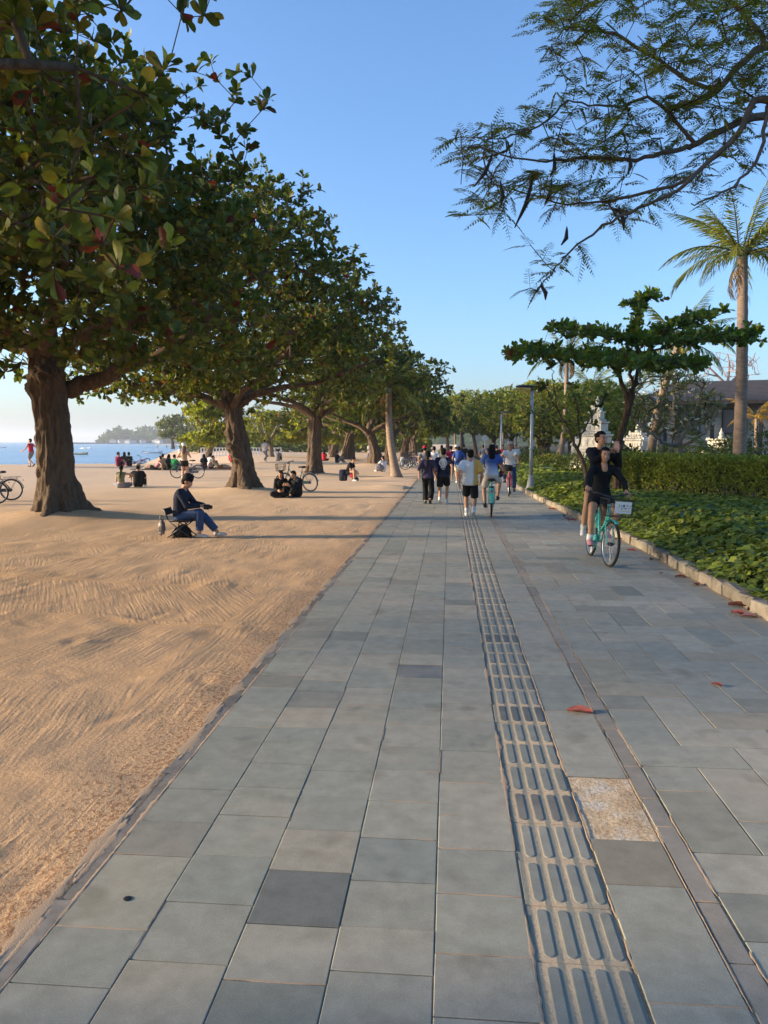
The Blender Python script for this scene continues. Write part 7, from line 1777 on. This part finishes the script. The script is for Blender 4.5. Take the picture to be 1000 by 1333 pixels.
beach(524, 606, *SA, dict(top=WHITE, bottom=BLACK), 'person in white sitting at the foot of a far tree', R(-60))
beach(533, 607, *SB, dict(top=BLACK, bottom=BLACK), 'person in black sitting far off at the edge of the walk', R(-60))
person('person in white standing far off between the trunks', GS(345, 601), R(-30), 'cw2', W_(2)[1], OUTS[2], dict(top=WHITE, bottom=GREY), .018, 'people far down the beach')
person('person in grey standing far off by the forked tree', GS(413, 599), R(120), 'cw0', W_(0)[1], OUTS[0], dict(top=GREY, bottom=BLACK), .018, 'people far down the beach')
person('person in white standing far off behind the leaning palm', GS(482, 604), R(60), 'cw1', W_(1)[1], OUTS[1], dict(top=WHITE, bottom=DENIM), .018, 'people far down the beach')
def mat_(px, py, w, d, lab, rz, c):
    p = GB(px, py); m = MB(); n = 10; V_ = []; F_ = []
    for i in range(n+1):
        for k in range(n+1): x, y = (i/n-.5)*w, (k/n-.5)*d; V_.append((x, y, .02+.012*math.sin(i*1.7+k)+gzs(p.x+x, p.y+y)-p.z))
    for i in range(n):
        for k in range(n): a = i*(n+1)+k; F_.append((a, a+n+1, a+n+2, a+1))
    m.add(V_, F_); m.add([(v[0], v[1], v[2]-.02) for v in V_], [f[::-1] for f in F_]); o = m.build('beach_mat', c, None, True); o.location = p; tag(o, lab, 'mat', 'mats on the sand')
mat_(215, 44.3, 3.6, 1.6, 'dark mat under the group with the green shirt', 0, BLACK); mat_(277, 45.2, 3.6, 1.6, 'dark mat under the group by the yellow-green tree', 0, BROWN)
# ---- crouching person with a bag, one more by the leaning palm
p = GS(453, 626); person('person in black crouching over a bag on the sand', p, face(.9, -.3), 'squat', squat(1.6), dict(top=dict(TEE, inf=.03), bottom=dict(HOT, len=.5), hair='short', shoes=True), dict(top=BLACK, bottom=BLACK, skin=skin(SK2)), .014)
blob_bag('black_bag', 'dark bag in front of the crouching person', GS(463, 626), .4, (.34, .24, .20), BLACK, 7); blob_bag('red_bag', 'small red bag on the knees of the crouching person', GS(459, 625)+Vector((0, .05, .12)), 1.0, (.28, .2, .24), RED, 8)
m = MB(); m.box((0, 0, .26), (.34, .26, .52), bev=.05); o = m.build('cool_box', NAVY, None, True); o.location = GS(447, 626); tag(o, 'dark upright pack behind the crouching person', 'pack')
p = GS(499, 614); person('person in a white top sitting left of the leaning palm trunk', p, R(40), 'bs_up', SA[1], SA[2], dict(top=WHITE, bottom=BLACK), .02)
blob_bag('grey_bag', 'grey bag beside the sitter left of the leaning palm', GS(494, 613), .3, (.5, .4, .4), GREY, 9)
# ---- parked bicycles
pk = GS(392, 640); bicycle('pale mint bicycle parked beside the couple in black', pk+Vector((-.15, .25, 0)), face(-.86, .35), M_SAGE, True, False, R(-6), .35, 'bicycles parked on the sand')
pl = GS(-24, 657); bicycle('nearer black bicycle with rear rack cut off by the left edge', pl+Vector((-.15, 0, 0)), face(-.9, -.35), M_BLKP, False, False, R(5), 0, 'bicycles parked on the sand', step=False)
pl = GS(-30, 653); bicycle('farther of the two black bicycles cut off by the left edge', pl+Vector((.28, .35, 0)), face(-.85, -.30), M_BLKP, False, False, R(5), 0, 'bicycles parked on the sand', step=False)
for i, (px, py) in enumerate([(538, 612), (541, 610), (544, 608), (547, 607)]):
    p = GS(px, py); bicycle(['bicycle parked at the far edge of the sand, nearest of four', 'second of four bicycles parked at the far edge of the sand', 'third of four bicycles parked at the far edge of the sand', 'farthest of four bicycles parked at the edge of the sand'][i], p+Vector((.0, 0, 0)), R(60+i*7), (M_BLKP, M_DKBLUE, M_PINK, M_BLKP)[i], True, False, R(5), .2, 'bicycles parked at the far edge of the sand')
p = G(166, 1170); m = MB(); m.lathe([(.017, 0), (.0165, .0012), (.012, .002)], n=14); o = m.build('gum_spot', M_BLACKP, None, True); o.location = (p.x, p.y, .001); tag(o, 'small flat dark gum spot on the near left paving', 'gum spot')  # thin dark disc for a spot of gum on the stone
bpy.data.scenes.remove(tmp_scene)
# ================================================================== sea haze
hm_ = bpy.data.materials.new('sea_haze'); hm_.use_nodes = True; nt_ = hm_.node_tree; nt_.nodes.clear()
pv = nt_.nodes.new('ShaderNodeVolumePrincipled'); pv.inputs['Color'].default_value = (.86, .92, 1.0, 1); pv.inputs['Density'].default_value = .00034; pv.inputs['Anisotropy'].default_value = .2
no = nt_.nodes.new('ShaderNodeOutputMaterial'); nt_.links.new(pv.outputs[0], no.inputs['Volume'])
m = MB(); m.box((0, 1500, 32), (10600, 11400, 74)); hz = m.build('haze', hm_); tag(hz, 'thin pale sea haze over the bay', 'haze', kind='stuff')
